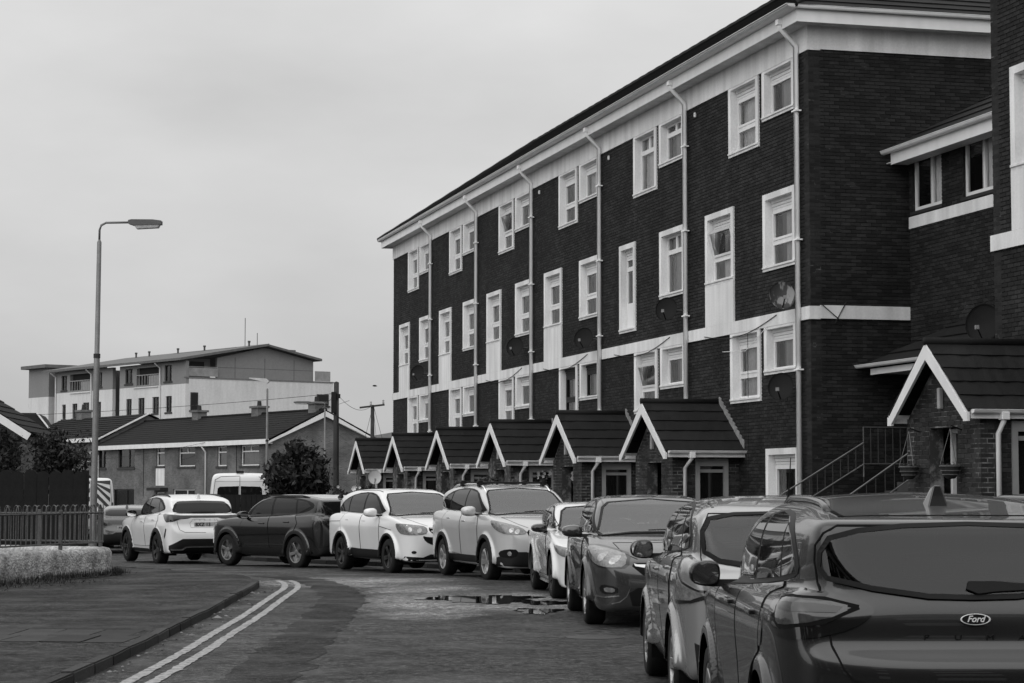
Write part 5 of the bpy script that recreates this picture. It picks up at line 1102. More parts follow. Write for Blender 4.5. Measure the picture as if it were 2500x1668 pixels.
def hip_roof(parent,x0,x1,y0,y1,ze,pitch,m,joined=True,n=22):
    w=(x1-x0)/2; h=w*math.tan(pitch); xm=(x0+x1)/2
    a,b=y0+w,y1-w
    tile_slope(parent,(x0,y0,ze),(x0,y1,ze),(xm,b,ze+h),(xm,a,ze+h),n,m,.035,'roof_slope',True,segs=80)
    tile_slope(parent,(x0,y0,ze),(x1,y0,ze),(xm,a,ze+h),(xm,a,ze+h),n,m,.035,'hip_slope',True,segs=30)
    tile_slope(parent,(x0,y1,ze),(x1,y1,ze),(xm,b,ze+h),(xm,b,ze+h),n,m,.035,'hip_slope',True,segs=20)
    tile_slope(parent,(x1,y0,ze),(x1,y1,ze),(xm,b,ze+h),(xm,a,ze+h),6,m,.03,'rear_slope',True,segs=4)
    for s,e in (((x0,y0,ze+.03),(xm,a,ze+h+.05)),((x1,y0,ze+.03),(xm,a,ze+h+.05)),((xm,a,ze+h+.05),(xm,b,ze+h+.05)),((x0,y1,ze+.03),(xm,b,ze+h+.05))):
        s,e=Vector(s),Vector(e); k=max(2,int((e-s).length/.4))
        MB().tube([s.lerp(e,i/k) for i in range(k+1)],[.085+.012*(i%2) for i in range(k+1)],7).build('ridge_tile',m,parent)
def eaves(parent,x0,x1,y0,y1,zf,zt,m,o=.40,hidden=True):
    """boxed eaves round a rectangle: soffit at zf, fascia zf..zt-.07, gutter at zt"""
    ring=[(x0-o,y0-o),(x1+o,y0-o),(x1+o,y1+o),(x0-o,y1+o)]
    mb=MB(); 
    mb.box(x0-o,y0-o,zf,x0,y1+o,zf+.02); mb.box(x0,y0-o,zf,x1,y0,zf+.02); mb.box(x0,y1,zf,x1,y1+o,zf+.02)
    mb.build('soffit',mat('soffit_white',.6,.6),parent)
    fb=MB(); fb.box(x0-o-.02,y0-o-.02,zf-.02,x0-o,y1+o+.02,zt-.06); fb.box(x0-o,y0-o-.02,zf-.02,x1,y0-o,zt-.06); fb.box(x0-o,y1+o,zf-.02,x1,y1+o+.02,zt-.06); fb.build('fascia',UPVC(),parent)
    g=o+.09; gutter_run(parent,[(x1,y0-g,zt),(x0-g,y0-g,zt),(x0-g,y1+g,zt),(x1,y1+g,zt)],m,r=.07)
def build_flats():
    b=empty('apartment_block',(5.9,43.4,0),ANG,'long four-storey dark brick apartment block with white window surrounds and downpipes','building')
    Y0,Y1,D=-.5,40.92,9.0; BAY=6.82
    holes=[]; up=UPVC()
    for k in range(6):
        y=BAY*k; H=[]
        sh='upvc2' if k==1 else 'short'; ta='upvc2' if k==1 else ('tilt' if k==3 else 'tall')
        H.append(add_window(b,y+.18,y+1.98,9.40,10.47,sh,head=.05)[0]); H.append(add_window(b,y+2.2,y+4.0,8.92,10.47,ta,head=.05)[0])
        H.append(add_window(b,y+.19,y+1.99,6.17,7.82,'upvc2' if k==1 else 'tall')[0])
        if k==1: H.append(add_window(b,y+3.9,y+5.2,5.55,7.82,'slim')[0])
        else:
            H.append(add_window(b,y+3.75,y+5.56,6.17,7.82,'tilt' if k==0 else 'tall')[0])
            MB().box(-.042,y+3.75,5.252,.0,y+5.56,6.168).build('window_apron',WHT(),b)
        dk=DARKF() if k==2 else None
        H.append(add_window(b,y+.19,y+1.96,3.97,4.98,'short',head=.05,fm=dk,cl=None if k!=2 else (.0,.9))[0])
        H.append(add_window(b,y+2.2,y+3.99,3.44,4.98,'tilt' if k==1 else 'tall',head=.05,fm=dk)[0])
        H.append(add_window(b,y+.13,y+1.92,.55,2.41,'tall',cmat=mat('dark_curtain',.03,.9,var=.2,var2=0))[0])
        holes+=[(Y1-h[1],Y1-h[0],h[2],h[3]) for h in H]
        downpipe(b,-.10,y-.08,.0 if k==0 else 2.6,10.62,mat('pipe_white',.88,.4,var=.04,scale=2,var2=0),(-.45,y-.08,11.15),clips=4)
    # facade runs from far end to near end so that outward is -x
    brick_wall(b,(0,Y1),-math.pi/2,Y1-Y0,0,10.47,holes,BRK(),MORT(),z0b=-.8,name='facade_wall')
    brick_wall(b,(0,Y0),0,D,0,10.5,[],BRK(),MORT(),lambda a,z:.1<a<4.3 and z>8.75,300,z0b=-.8,name='gable_wall')
    MB().box(D,Y0,-.8,D+.25,Y1,10.9).build('rear_wall',MORT(),b); MB().box(.25,Y1-.25,-.8,D,Y1,10.9).build('far_gable_wall',MORT(),b)
    MB().box(1.1,Y0+.3,-.5,1.15,Y1-.3,10.8).build('inner_wall',ROOM(),b)
    for z in (2.6,5.15,7.75): MB().box(.3,Y0+.3,z-.1,1.1,Y1-.3,z+.1).build('floor_slab',ROOM(),b)
    for k in range(1,6): MB().box(.26,BAY*k-.2,-.5,1.1,BAY*k-.05,10.6).build('party_wall',ROOM(),b)
    # frieze under the eaves and string band, wrapped round the near corner
    fz=MB(); fz.box(-.035,Y0-.035,10.48,.25,Y1+.035,11.0); fz.build('frieze',WHT(),b); MB().box(.25,Y0-.035,10.502,D,Y0+.2,11.0).build('frieze',WHT(),b)
    MB().box(-.043,Y0-.043,4.985,.2,Y1,5.25).build('string_band',WHT(),b); MB().box(.2,Y0-.043,5.0,2.17,Y0+.1,5.27).build('string_band',WHT(),b)
    eaves(b,0,D,Y0,Y1,10.98,11.28,up)
    hip_roof(b,-.52,D+.5,Y0-.52,Y1+.52,11.26,R(33.5),TILE())
    # movement joint
    MB().box(-.003,3.0-.01,-.2,.002,3.0+.01,4.98).build('movement_joint',M_GAP(),b)
    # porches
    p0=make_porch(b,4.83,0,0,220)
    base=[ch for ch in p0.children]
    for k in range(1,6):
        q=empty('porch',(0,4.83+BAY*k+.02*k,-.02*k)); q.parent=b
        for ch in base:
            if ch.name.split('.')[0]=='brick' and k>1: continue
            c=ch.copy(); COL.objects.link(c); c.parent=q
            for g in ch.children:
                d=g.copy(); COL.objects.link(d); d.parent=c
    # cables loosely strung along the band
    for k in range(4):
        ya=1.2+6.8*k; pts=[(-.055,ya+i*.55,5.2-.22*math.sin(i/8*math.pi)-.02*i) for i in range(9)]
        MB().tube(pts,.009,5).build('cable',M_BLACK(),b)
    MB().tube([(-.06,1.7,5.0),(-.09,2.9,4.55),(-.06,4.4,4.62)],.008,5).build('cable',up,b)
    MB().tube([(.2,Y0-.06,5.3),(.55,Y0-.06,5.02),(.7,Y0-.06,4.9)],.01,5).build('cable',M_BLACK(),b); MB().tube([(.75,Y0-.06,5.34),(.5,Y0-.06,4.9)],.01,5).build('cable',M_BLACK(),b)
    return b
def build_link():
    b=empty('link_block',(5.9,43.4,0),ANG,'low brick link building with wide windows over a white strip beside the tall block','building')
    U=2.17; y0,y1=-8.3,-.55; hs=[(-.71,-2.03),(-2.95,-4.25),(-5.1,-6.4)]
    holes=[(y1-a,y1-c,7.14,8.24) for a,c in hs]
    brick_wall(b,(U,y1),-math.pi/2,y1-y0,0,8.3,holes,BRK(),MORT(),lambda a,z:z>5.2 and a<4 and (z<6.8),300,z0b=-.8,name='facade_wall')
    MB().box(U-.012,y0,6.87,U+.1,y1,7.11).build('white_strip',WHT(),b)
    for a,c in hs:
        f=MB(); 
        for q,r_ in ((a,a-.07),(c+.07,c),((a+c)/2+.03-.12,(a+c)/2-.03-.12)): f.box(U+.06,r_,7.22,U+.12,q,8.22)
        f.box(U+.061,c+.07,7.22,U+.119,a-.07,7.29); o=f.build('window',UPVC(),b)
        MB().box(U-.03,c-.06,7.135,U+.1,a+.06,7.2).build('sill',mat('tile_sill',.03,.7),o)
        MB().add([(U+.09,c,7.2),(U+.09,a,7.2),(U+.09,a,8.24),(U+.09,c,8.24)],[(0,3,2,1)]).build('pane',glass_mat(),o,recalc=False)
        n=24; vs=[]
        for k in range(n+1): yy=c+.03+(a-c)*.55*k/n; xx=U+.135+.015*math.sin(k*1.7); vs+=[(xx,yy,7.2),(xx,yy,8.24)]
        MB().add(vs,[(2*k,2*k+1,2*k+3,2*k+2) for k in range(n)]).build('curtain',mat('bright_curtain',.75,.9,var=.1,var2=.05),o,recalc=False)
    MB().box(U+1.0,y0,0,U+1.05,y1,8.3).build('inner_wall',ROOM(),b)
    # eaves and mono slope
    e=U-.47; MB().box(e,y0,8.2,U,-.5,8.22).build('soffit',mat('soffit_white',.6,.6),b); MB().box(e-.02,y0,8.15,e,-.75,8.40).build('fascia',UPVC(),b); gutter_run(b,[(e-.09,-.55,8.44),(e-.09,y0,8.44)],UPVC(),r=.07)
    tile_slope(b,(e-.06,y0,8.45),(e-.06,-.55,8.45),(U+4,-4.2,8.45+2.6),(U+4,y0,8.45+2.6),9,TILE(),.04)
    # entrance canopy: hipped lean-to against the link wall
    cz=4.02; cx=1.06; tile_slope(b,(cx,-6,cz),(cx,-.55,cz),(U,-3.4,cz+.86),(U,-6,cz+.86),4,TILE(),.045,'canopy_tile_course'); 
    tile_slope(b,(cx,-.55,cz),(U+.6,-.55,cz),(U+.02,-3.4,cz+.86),(U,-3.4,cz+.86),4,TILE(),.04,'canopy_tile_course')
    gutter_run(b,[(cx-.06,-.5,cz+.03),(cx-.06,-6,cz+.03)],UPVC(),r=.06); MB().box(cx+.05,-6,cz-.17,cx+.09,-.9,cz-.05).build('canopy_fascia',UPVC(),b)
    MB().box(cx+.09,-6,cz-.15,U,-.9,cz-.1).build('canopy_soffit',mat('soffit_white',.6,.6),b)
    return b
def build_block2():
    b=empty('apartment_block',(5.9,43.4,.53),ANG,'brick apartment block corner cut off by the right edge of the picture','building')
    Y1,Y0=-8.3,-22.0; holes=[]; 
    for k in range(2):
        y=Y1-6.82*(k+1)+.0
        H=[add_window(b,y+4.3,y+6.12,6.23,7.95,'tall')[0],add_window(b,y+4.3,y+6.12,.9,2.5,'tall')[0],add_window(b,y+.2,y+2.0,6.17,7.82,'tall')[0],add_window(b,y+.2,y+2.,9.4,10.47,'short',head=.05)[0]]
        MB().box(-.042,y+4.3,5.252,.0,y+6.12,6.228).build('window_apron',WHT(),b)
        holes+=[(Y1-h[1],Y1-h[0],h[2],h[3]) for h in H]
    brick_wall(b,(0,Y1),-math.pi/2,Y1-Y0,0,10.47,holes,BRK(),MORT(),lambda a,z:a<1.3 and z>7.2,300,z0b=-1.2,name='facade_wall')
    brick_wall(b,(9,Y1),math.pi,9,0,10.47,[],BRK(),MORT(),None,0,z0b=-1.2,name='gable_wall')
    MB().box(-.043,Y0,4.985,.2,Y1+.043,5.25).build('string_band',WHT(),b); MB().box(-.035,Y0,10.472,.25,Y1+.035,11.0).build('frieze',WHT(),b)
    MB().box(1.1,Y0,-.5,1.15,Y1-.3,10.8).build('inner_wall',ROOM(),b); MB().box(8.8,Y0,-1,9,Y1,10.9).build('rear_wall',MORT(),b)
    eaves(b,0,9,Y0,Y1,10.98,11.28,UPVC()); hip_roof(b,-.52,9.5,Y0-.52,Y1+.52,11.26,R(33.5),TILE())
    p=make_porch(b,-9.45,0,-.14,220,.14)
    MB().box(-2.7,-12.4,-1.3,-.03,-7.3,-.14).build('entrance_terrace',mat('concrete_plinth',.09,.85,var=.25),b)
    return b
build_flats(); build_link(); build_block2()
# ------------------------------------------------------------------ background houses
TBRK=None
def far_brick():
    if 'far_brick' in MATS: return MATS['far_brick']
    m=bpy.data.materials.new('far_brick'); m.use_nodes=True; MATS['far_brick']=m; nt=m.node_tree; N=nt.nodes; L=nt.links; b=N['Principled BSDF']; b.inputs['Roughness'].default_value=.85
    tc=N.new('ShaderNodeTexCoord'); sp=N.new('ShaderNodeSeparateXYZ'); L.new(tc.outputs['Object'],sp.inputs[0]); ad=N.new('ShaderNodeMath'); ad.operation='ADD'; L.new(sp.outputs['X'],ad.inputs[0]); L.new(sp.outputs['Y'],ad.inputs[1])
    cb=N.new('ShaderNodeCombineXYZ'); L.new(ad.outputs[0],cb.inputs[0]); L.new(sp.outputs['Z'],cb.inputs[1])
    br=N.new('ShaderNodeTexBrick'); br.inputs['Scale'].default_value=1; br.inputs['Brick Width'].default_value=.225; br.inputs['Row Height'].default_value=.075; br.inputs['Mortar Size'].default_value=.008
    br.inputs['Color1'].default_value=G(.075); br.inputs['Color2'].default_value=G(.13); br.inputs['Mortar'].default_value=G(.17); L.new(cb.outputs[0],br.inputs['Vector'])
    n=N.new('ShaderNodeTexNoise'); n.inputs['Scale'].default_value=.6; n.inputs['Detail'].default_value=5; L.new(tc.outputs['Object'],n.inputs['Vector'])
    mr=N.new('ShaderNodeMapRange'); mr.inputs['From Min'].default_value=.3; mr.inputs['From Max'].default_value=.7; mr.inputs['To Min'].default_value=.5; mr.inputs['To Max'].default_value=1.35; L.new(n.outputs['Fac'],mr.inputs['Value'])
    mx=N.new('ShaderNodeMix'); mx.data_type='RGBA'; mx.blend_type='MULTIPLY'; mx.inputs[0].default_value=1; L.new(br.outputs['Color'],mx.inputs[6]); L.new(mr.outputs[0],mx.inputs[7]); L.new(mx.outputs[2],b.inputs['Base Color']); return m
def hole_wall(parent,y0,y1,z0,z1,holes,m,x=0,th=.3,name='wall'):
    mb=MB(); ys=sorted(set([y0,y1]+[v for h in holes for v in h[:2]]))
    for a,c in zip(ys[:-1],ys[1:]):
        hs=sorted([(h[2],h[3]) for h in holes if h[0]<=a+1e-6 and h[1]>=c-1e-6]); z=z0
        for p,q in hs+[(z1,None)]:
            if p>z+1e-4: mb.box(x,a,z,x+th,c,p)
            if q: z=q
    return mb.build(name,m,parent)
def far_window(parent,y0,y1,z0,z1,fm,style='plain',x=0,curt=None):
    f=MB(); t=.07; xa,xb=x+.10,x+.17
    f.box(xa,y0,z0,xb,y0+t,z1); f.box(xa,y1-t,z0,xb,y1,z1); f.box(xa+.001,y0+t,z0,xb-.001,y1-t,z0+t); f.box(xa+.001,y0+t,z1-t,xb-.001,y1-t,z1)
    zt=z1
    if style in('top','toptwo'):
        m=z0+(z1-z0)*.70; f.box(xa-.02,y0+t,m-.04,xb-.002,y1-t,m+.04)
        if style=='toptwo': f.box(xa-.01,(y0+y1)/2-.04,m+.04,xb-.002,(y0+y1)/2+.04,z1-t)
    if style=='mid': f.box(xa-.01,y0+(y1-y0)*.38,z0+t,xb-.002,y0+(y1-y0)*.38+.06,z1-t)
    o=f.build('window',fm,parent)
    MB().add([(x+.14,y0,z0),(x+.14,y1,z0),(x+.14,y1,z1),(x+.14,y0,z1)],[(0,3,2,1)]).build('pane',glass_mat(),o,recalc=False)
    MB().box(x+.5,y0-.2,z0-.2,x+.52,y1+.2,z1+.2).build('room',ROOM(),o)
    if curt:
        n=26; vs=[]; ya=y0+(y1-y0)*curt[0]; yb=y0+(y1-y0)*curt[1]
        for k in range(n+1): yy=ya+(yb-ya)*k/n; vs+=[(x+.24+.02*math.sin(k*1.9),yy,z0),(x+.24+.02*math.sin(k*1.9),yy,z0+(z1-z0)*.75)]
        MB().add(vs,[(2*k,2*k+1,2*k+3,2*k+2) for k in range(n)]).build('curtain',CURT(),o,recalc=False)
    MB().box(x-.06,y0-.12,z0-.14,x+.1,y1+.12,z0-.005).build('sill',mat('sill_dark',.05,.8),o)
    return o
def build_terrace():
    wf=UPVC(); df=mat('dark_brown_frame',.02,.5,var=0,var2=0); br=far_brick(); rt=mat('terrace_roof',.007,.9,var=.25,scale=1.2,var2=.25,scale2=9,bump=.3,bscale=12)
    b=empty('terraced_houses',(-15.0,133,-.0),R(33),'two-storey brick terrace with dark roof, long white gutter and gable end','building')
    L=28.3; W=7.4; ez,rz=4.55,6.40; g=-.7
    wins=[(1.67,4.31,3.01,4.3,wf,'toptwo',(0,1)),(6.4,7.82,3.01,4.3,wf,'top',(0,1)),(11.27,13.94,3.04,4.33,wf,'toptwo',None),(16.25,17.65,3.1,4.38,wf,'top',(0,1)),(21.42,24.37,3.03,4.4,df,'mid',None),(26.68,28.1,3.05,4.4,df,'mid',None),
          (11.25,14.78,.2,1.5,wf,'mid',None),(21.44,25.2,-.4,1.5,df,'mid',None),(16.2,17.6,-.6,1.3,wf,'plain',None),(2.0,5.0,.2,1.5,wf,'toptwo',None),(7.0,8.2,-.6,1.4,df,'plain',None)]
    hole_wall(b,0,L,g,ez,[w[:4] for w in wins],br)
    for w in wins: far_window(b,*w[:6],curt=w[6])
    MB().box(-.02,16.2,1.75,.1,17.65,3.05).build('panel_below_window',WHT(),b)
    MB().box(-.6,15.6,1.42,.0,17.9,1.62).build('door_canopy',mat('canopy_dark',.03,.7),b)
    # gable wall facing right-front
    mb=MB(); mb.add([(0.3,-.0,g),(W,0,g),(W,0,ez),(W/2,0,rz),(0.3,0,ez+.12),(0.3,.3,g),(W,.3,g),(W,.3,ez),(W/2,.3,rz),(.3,.3,ez+.12)],[(0,1,2,3,4),(9,8,7,6,5),(0,5,6,1),(1,6,7,2),(2,7,8,3),(3,8,9,4),(4,9,5,0)]).build('gable_wall',br,b)
    MB().box(W-.3,.3,g,W,L,ez).build('rear_wall',br,b)
    for x0,x1,n in ((-.35,W/2,12),(W+.35,W/2,6)):
        tile_slope(b,(x0,-.25,ez+.05),(x0,L,ez+.05),(x1,L,rz+.12),(x1,-.25,rz+.12),n,rt,.022,'roof_slope',True,segs=60)
    tube=MB().tube([(W/2,-.25,rz+.14),(W/2,L,rz+.14)],.1,7).build('ridge_tile',rt,b)
    for sx in (-1,1):
        e=Vector((W/2+sx*(W/2+.4),-.3,ez-.1)); t=Vector((W/2,-.3,rz+.03))
        MB().add([t,e,e+Vector((0,0,-.12)) if sx<0 else e+Vector((0,0,-.05)),t+Vector((0,0,-.34)),t+Vector((0,.06,0)),e+Vector((0,.06,0)),e+Vector((0,.06,-.12)),t+Vector((0,.06,-.34))],[(0,1,2,3),(7,6,5,4),(0,4,5,1),(1,5,6,2),(2,6,7,3),(3,7,4,0)]).build('barge_board',wf,b)
    MB().box(-.45,-.3,ez-.22,-.33,L-.2,ez+.08).build('gutter_fascia',wf,b); MB().box(-.33,-.2,ez-.2,0,L,ez-.15).build('soffit',wf,b)
    for y,x in ((1.0,W/2),(9.2,W/2),(18.7,W/2)):
        c=MB(); c.box(x-.35,y-.5,rz-.3,x+.35,y+.5,rz+.52); c.box(x-.45,y-.62,rz+.52,x+.45,y+.62,rz+.66); o=c.build('chimney',br,b)
        MB().lathe([(.16,rz+.66),(.13,rz+1.0),(.10,rz+1.0),(.10,rz+.7)],10,Matrix.Translation((x,y,0))).build('chimney_pot',mat('pot_dark',.03,.8),o)
    for y in (9.42,27.9): MB().tube([(-.4,y,ez-.2),(-.1,y,ez-.6),(-.08,y,g)],.055,8).build('downpipe',wf,b,smooth=True)
    MB().tube([(.0-.02,4.9,4.5),(-.02,4.9,1.6)],.02,5).build('cable',M_BLACK(),b); MB().tube([(-.02,19.8,4.5),(-.02,19.8,1.0)],.02,5).build('cable',M_BLACK(),b)
    # next houses up the street, stepping up
    c=empty('terraced_houses',(-15.0-math.sin(R(33))*28.6+.3,133+math.cos(R(33))*28.6,.62),R(33),'farther terrace, its roof one step higher, behind the dark tree and lamp post','building')
    W2=7.4; w2=[(1.6,2.8,2.9,3.7,wf,'plain',(0,1)),(6,8,2.6,3.9,wf,'top',None)]
    hole_wall(c,0,17,-1.5,4.6,[w[:4] for w in w2],br); 
    for w in w2: far_window(c,*w[:6],curt=w[6])
    for x0,x1,n in ((-.35,W2/2,10),(W2+.35,W2/2,5)): tile_slope(c,(x0,-.25,4.65),(x0,17.2,4.65),(x1,17.2,6.5),(x1,-.25,6.5),n,rt,.05,'roof_slope',True,segs=20)
    MB().add([(0.3,.01,-1.5),(W2,.01,-1.5),(W2,.01,4.6),(W2/2,.01,6.4),(.3,.01,4.6)],[(0,1,2,3,4)]).build('gable_wall',br,c)
    MB().box(-.45,-.3,4.35,-.33,17,4.66).build('gutter_fascia',wf,c)
    e=Vector((-.4,-.3,4.5)); t=Vector((W2/2,-.3,6.5)); MB().beam(e,t,.06,.11).build('barge_board',wf,c)
    k=MB(); k.box(3.3,12,6.2,4.1,13.2,7.0); k.box(3.2,11.9,7.0,4.2,13.3,7.15); o=k.build('chimney',br,c); MB().lathe([(.2,7.15),(.15,7.6),(.0001,7.6)],10,Matrix.Translation((3.7,12.6,0))).build('chimney_pot',mat('pot_dark',.03,.8),o)
    MB().tube([(-.4,.6,4.4),(-.1,.6,4.0),(-.08,.6,-1)],.055,8).build('downpipe',wf,c)
def build_far_flats():
    b=empty('apartment_building',(-26.8,175,-.6),R(38),'distant white and grey apartment building with shallow roof behind the terrace','building')
    zo=.6
    wh=mat('far_render',.60,.8,var=.06,scale=.3,var2=.05,scale2=6,streak=.1); gr=mat('grey_cladding',.21,.7,var=.05,scale=.4,var2=.05,scale2=6); dk=mat('dark_cladding',.06,.6); fr=mat('far_frame',.03,.5,var=0,var2=0)
    lo=[(21.77,22.51,7.78,9.1),(19.5,20.49,7.8,9.12),(17.2,18.38,7.8,9.15),(14.94,15.9,7.8,9.14),(9.29,10.29,7.8,9.2),(7.0,8.12,7.82,9.22),(4.4,5.63,7.85,9.22),(2.3,3.32,7.88,9.22)]
    up=[(21.62,22.7,10.4,11.7),(14.8,15.8,10.45,11.72),(9.15,10.51,10.5,11.76),(2.32,3.57,10.45,11.8)]
    sh=lambda w:(w[0],w[1],w[2]+zo,w[3]+zo)
    low=[sh(w) for w in lo]+[(w[0],w[1],w[2]+zo-2.8,w[3]+zo-2.8) for w in lo]+[(w[0],w[1],w[2]+zo-5.6,w[3]+zo-5.6) for w in lo]
    for y0,y1 in ((0,11.5),(12.8,24.0)):
        hole_wall(b,y0,y1,0,10.15+zo,[w for w in low if y0<w[0]<y1],wh,name='lower_wall')
        rc=[(4.5,8.44,10.3+zo,11.75+zo)] if y0==0 else [(17.05,20.98,10.3+zo,11.75+zo)]
        hole_wall(b,y0,y1,10.15+zo,12.05+zo,[sh(w) for w in up if y0<w[0]<y1]+rc,gr,name='upper_wall')
        r=rc[0]; MB().box(2.0,r[0],r[2],2.1,r[1],r[3]).build('balcony_back_wall',dk,b)
        rb=MB(); 
        for k in range(9): yy=r[0]+(r[1]-r[0])*k/8; rb.box(-.03,yy-.025,r[2]-.1,.03,yy+.025,r[2]+.85)
        rb.box(-.04,r[0],r[2]+.8,.04,r[1],r[2]+.88); rb.box(-.01,r[0],r[2]-.05,.01,r[1]*.45+r[0]*.55,r[2]+.75); rb.build('balcony_rail',mat('rail_grey',.25,.5),b)
        MB().box(.3,y0+.2,.2,.35,y1-.2,12+zo).build('inner_wall',ROOM(),b)
    for w in low+[sh(w) for w in up]: far_window(b,*w,fr,'mid',curt=(0,.5) if random.random()<.5 else None)
    MB().box(1.2,11.5,0,1.4,12.8,12.4).build('stair_glass',M_GLASS(),b); MB().box(1.0,24.0,0,1.2,25.9,12.3).build('stair_glass',M_GLASS(),b)
    MB().box(.3,25.9,0,1,30.1,9.95+zo).build('end_wall',wh,b); MB().box(.3,25.9,9.95+zo,1,30.1,12.6+zo).build('end_wall_upper',gr,b); MB().box(-.3,25.5,12.6+zo,6,30.6,12.9+zo).build('end_roof',mat('far_roof',.12,.7),b); MB().box(1,25.9,0,12,30.1,12.6+zo).build('end_block',gr,b)
    # gable side (faces right-front)
    D=12.64
    MB().box(.3,-.02,0,14.4,.3,10.6+zo).build('gable_lower_wall',wh,b); MB().box(.0,-.06,10.6+zo,14.45,.3,10.72+zo).build('ledge',mat('ledge_grey',.15,.6),b)
    poly=[(1.79+1.4,10.72+zo),(D,10.72+zo),(D,12.45+zo),(7.8,13.45+zo),(3.19,12.4+zo)]
    MB().prism(poly,.4,.7).build('gable_upper_wall',gr,b); MB().box(.3,1.6,10.7+zo,3.2,1.7,12.35+zo).build('recessed_wall',gr,b)
    for x in (4.9,7.8,10.7): MB().box(x-.02,.393,10.72+zo,x+.02,.401,12.5+zo).build('panel_joint',dk,b)
    MB().box(3.2,.394,11.6+zo,D,.402,11.63+zo).build('panel_joint',dk,b)
    rl=MB(); rl.box(.2,.1,10.75+zo,.25,.14,11.6+zo); rl.box(.2,.1,11.55+zo,3.1,.14,11.6+zo); rl.box(.25,.11,10.8+zo,3.1,.13,11.5+zo); rl.build('terrace_balustrade',mat('rail_grey',.25,.5),b)
    rl=MB(); rl.box(D,.1,10.75+zo,14.2,.14,11.6+zo); rl.build('terrace_balustrade',mat('rail_grey',.25,.5),b)
    wd=MB(); wd.box(.9,1.55,10.9+zo,2.6,1.62,12.1+zo); wd.build('terrace_window',fr,b)
    # gable windows
    for (x0,x1,z0,z1) in ((.45,1.15,8.0+zo,9.45+zo),(12.75,13.95,8.65+zo,9.62+zo)):
        f=MB(); f.box(x0,-.06,z0,x1,-.03,z1); o=f.build('window',fr,b); MB().box(x0+.12,-.075,z0+.1,x1-.1,-.062,z1-.1).build('pane',M_GLASS(),o); MB().box(x0-.1,-.15,z0-.15,x1+.1,-.03,z0-.02).build('sill',fr,o)
    # roofs
    rm=mat('far_roof',.12,.7,var=.15,scale=1,var2=.1)
    sl=MB(); sl.add([(-.7,-.3,12.05+zo),(-.7,25.2,12.05+zo),(7.8,25.2,13.55+zo),(7.8,-.3,13.55+zo),(-.7,-.3,12.25+zo),(-.7,25.2,12.25+zo),(7.8,25.2,13.75+zo),(7.8,-.3,13.75+zo)],[(0,1,2,3),(7,6,5,4),(0,4,5,1),(1,5,6,2),(2,6,7,3),(3,7,4,0)]); sl.build('roof_slope',rm,b)
    sl=MB(); sl.add([(7.8,-.3,13.5+zo),(7.8,25.2,13.5+zo),(13.1,25.2,12.45+zo),(13.1,-.3,12.45+zo),(7.8,-.3,13.68+zo),(7.8,25.2,13.68+zo),(13.1,25.2,12.65+zo),(13.1,-.3,12.65+zo)],[(0,1,2,3),(7,6,5,4),(0,4,5,1),(1,5,6,2),(2,6,7,3),(3,7,4,0)]); sl.build('roof_slope',rm,b)
    MB().box(6.5,3,13.2+zo,12.5,14,13.55+zo).build('upper_roof',rm,b)
    for y in (1.0,8.5,13.2,18.5,21): MB().lathe([(.08,0),(.08,.45),(.12,.46),(.12,.6),(.0001,.6)],10,Matrix.Translation((6.6,y,13.4+zo))).build('roof_vent',dk,b)
    for y,h in ((3,2.6),(1,1.2)): MB().tube([(7.4,y,13.5+zo),(7.4,y,13.5+zo+h)],.03,5).build('roof_mast',dk,b)
    for y in (23.7,16.7,4.2): MB().tube([(-.6,y,12+zo),(-.1,y,11.6+zo),(-.08,y,10.3+zo),(-.08,y,0)],.07,6).build('downpipe',wh,b)
    MB().box(-.1,16.9,10.02+zo,.0,20.9,10.10+zo).build('overflow_pipe',wh,b); MB().box(-.1,4.6,10.05+zo,.0,8.9,10.13+zo).build('overflow_pipe',wh,b)
def leaf_mass(n,fn,size,flat=.6):
    V=np.zeros((n*4,3)); F=[]
    P=fn(n); rng=np.random
    a=rng.randn(n,3); a/=np.linalg.norm(a,axis=1,keepdims=True); a[:,2]=np.abs(a[:,2])*.6; t=rng.randn(n,3); t-=a*(t*a).sum(1,keepdims=True)/np.maximum((a*a).sum(1,keepdims=True),1e-6); t/=np.linalg.norm(t,axis=1,keepdims=True); s=np.cross(a,t); s/=np.maximum(np.linalg.norm(s,axis=1,keepdims=True),1e-6)
    l=size*(.4+1.1*rng.rand(n,1)**1.5); w=l*.38
    V[0::4]=P-t*l; V[1::4]=P+s*w; V[2::4]=P+t*l; V[3::4]=P-s*w
    return V.tolist(),[(4*i,4*i+1,4*i+2,4*i+3) for i in range(n)]
def clumps(n,c,r,k=60,cr=.3,seed=1,zmin=None):
    rng=np.random.RandomState(seed); d=rng.randn(k,3); d/=np.linalg.norm(d,axis=1,keepdims=True); C=np.array(c)+d*np.array(r)*(rng.rand(k,1)**.35)*(.62+.55*rng.rand(k,1))
    def fn(m):
        i=rng.randint(0,k,m); o=rng.randn(m,3)*cr*np.array(r).mean()*.45*(.5+rng.rand(k)[i][:,None]); p=C[i]+o
        if zmin is not None: p[:,2]=np.maximum(p[:,2],zmin+rng.rand(m)*.2)
        return p
    return fn
LEAF=lambda: mat('dark_leaf',.022,.5,var=.3,scale=1,var2=0,island=.55)
LEAF2=lambda: mat('mid_leaf',.04,.5,var=.3,scale=1,var2=0,island=.55)
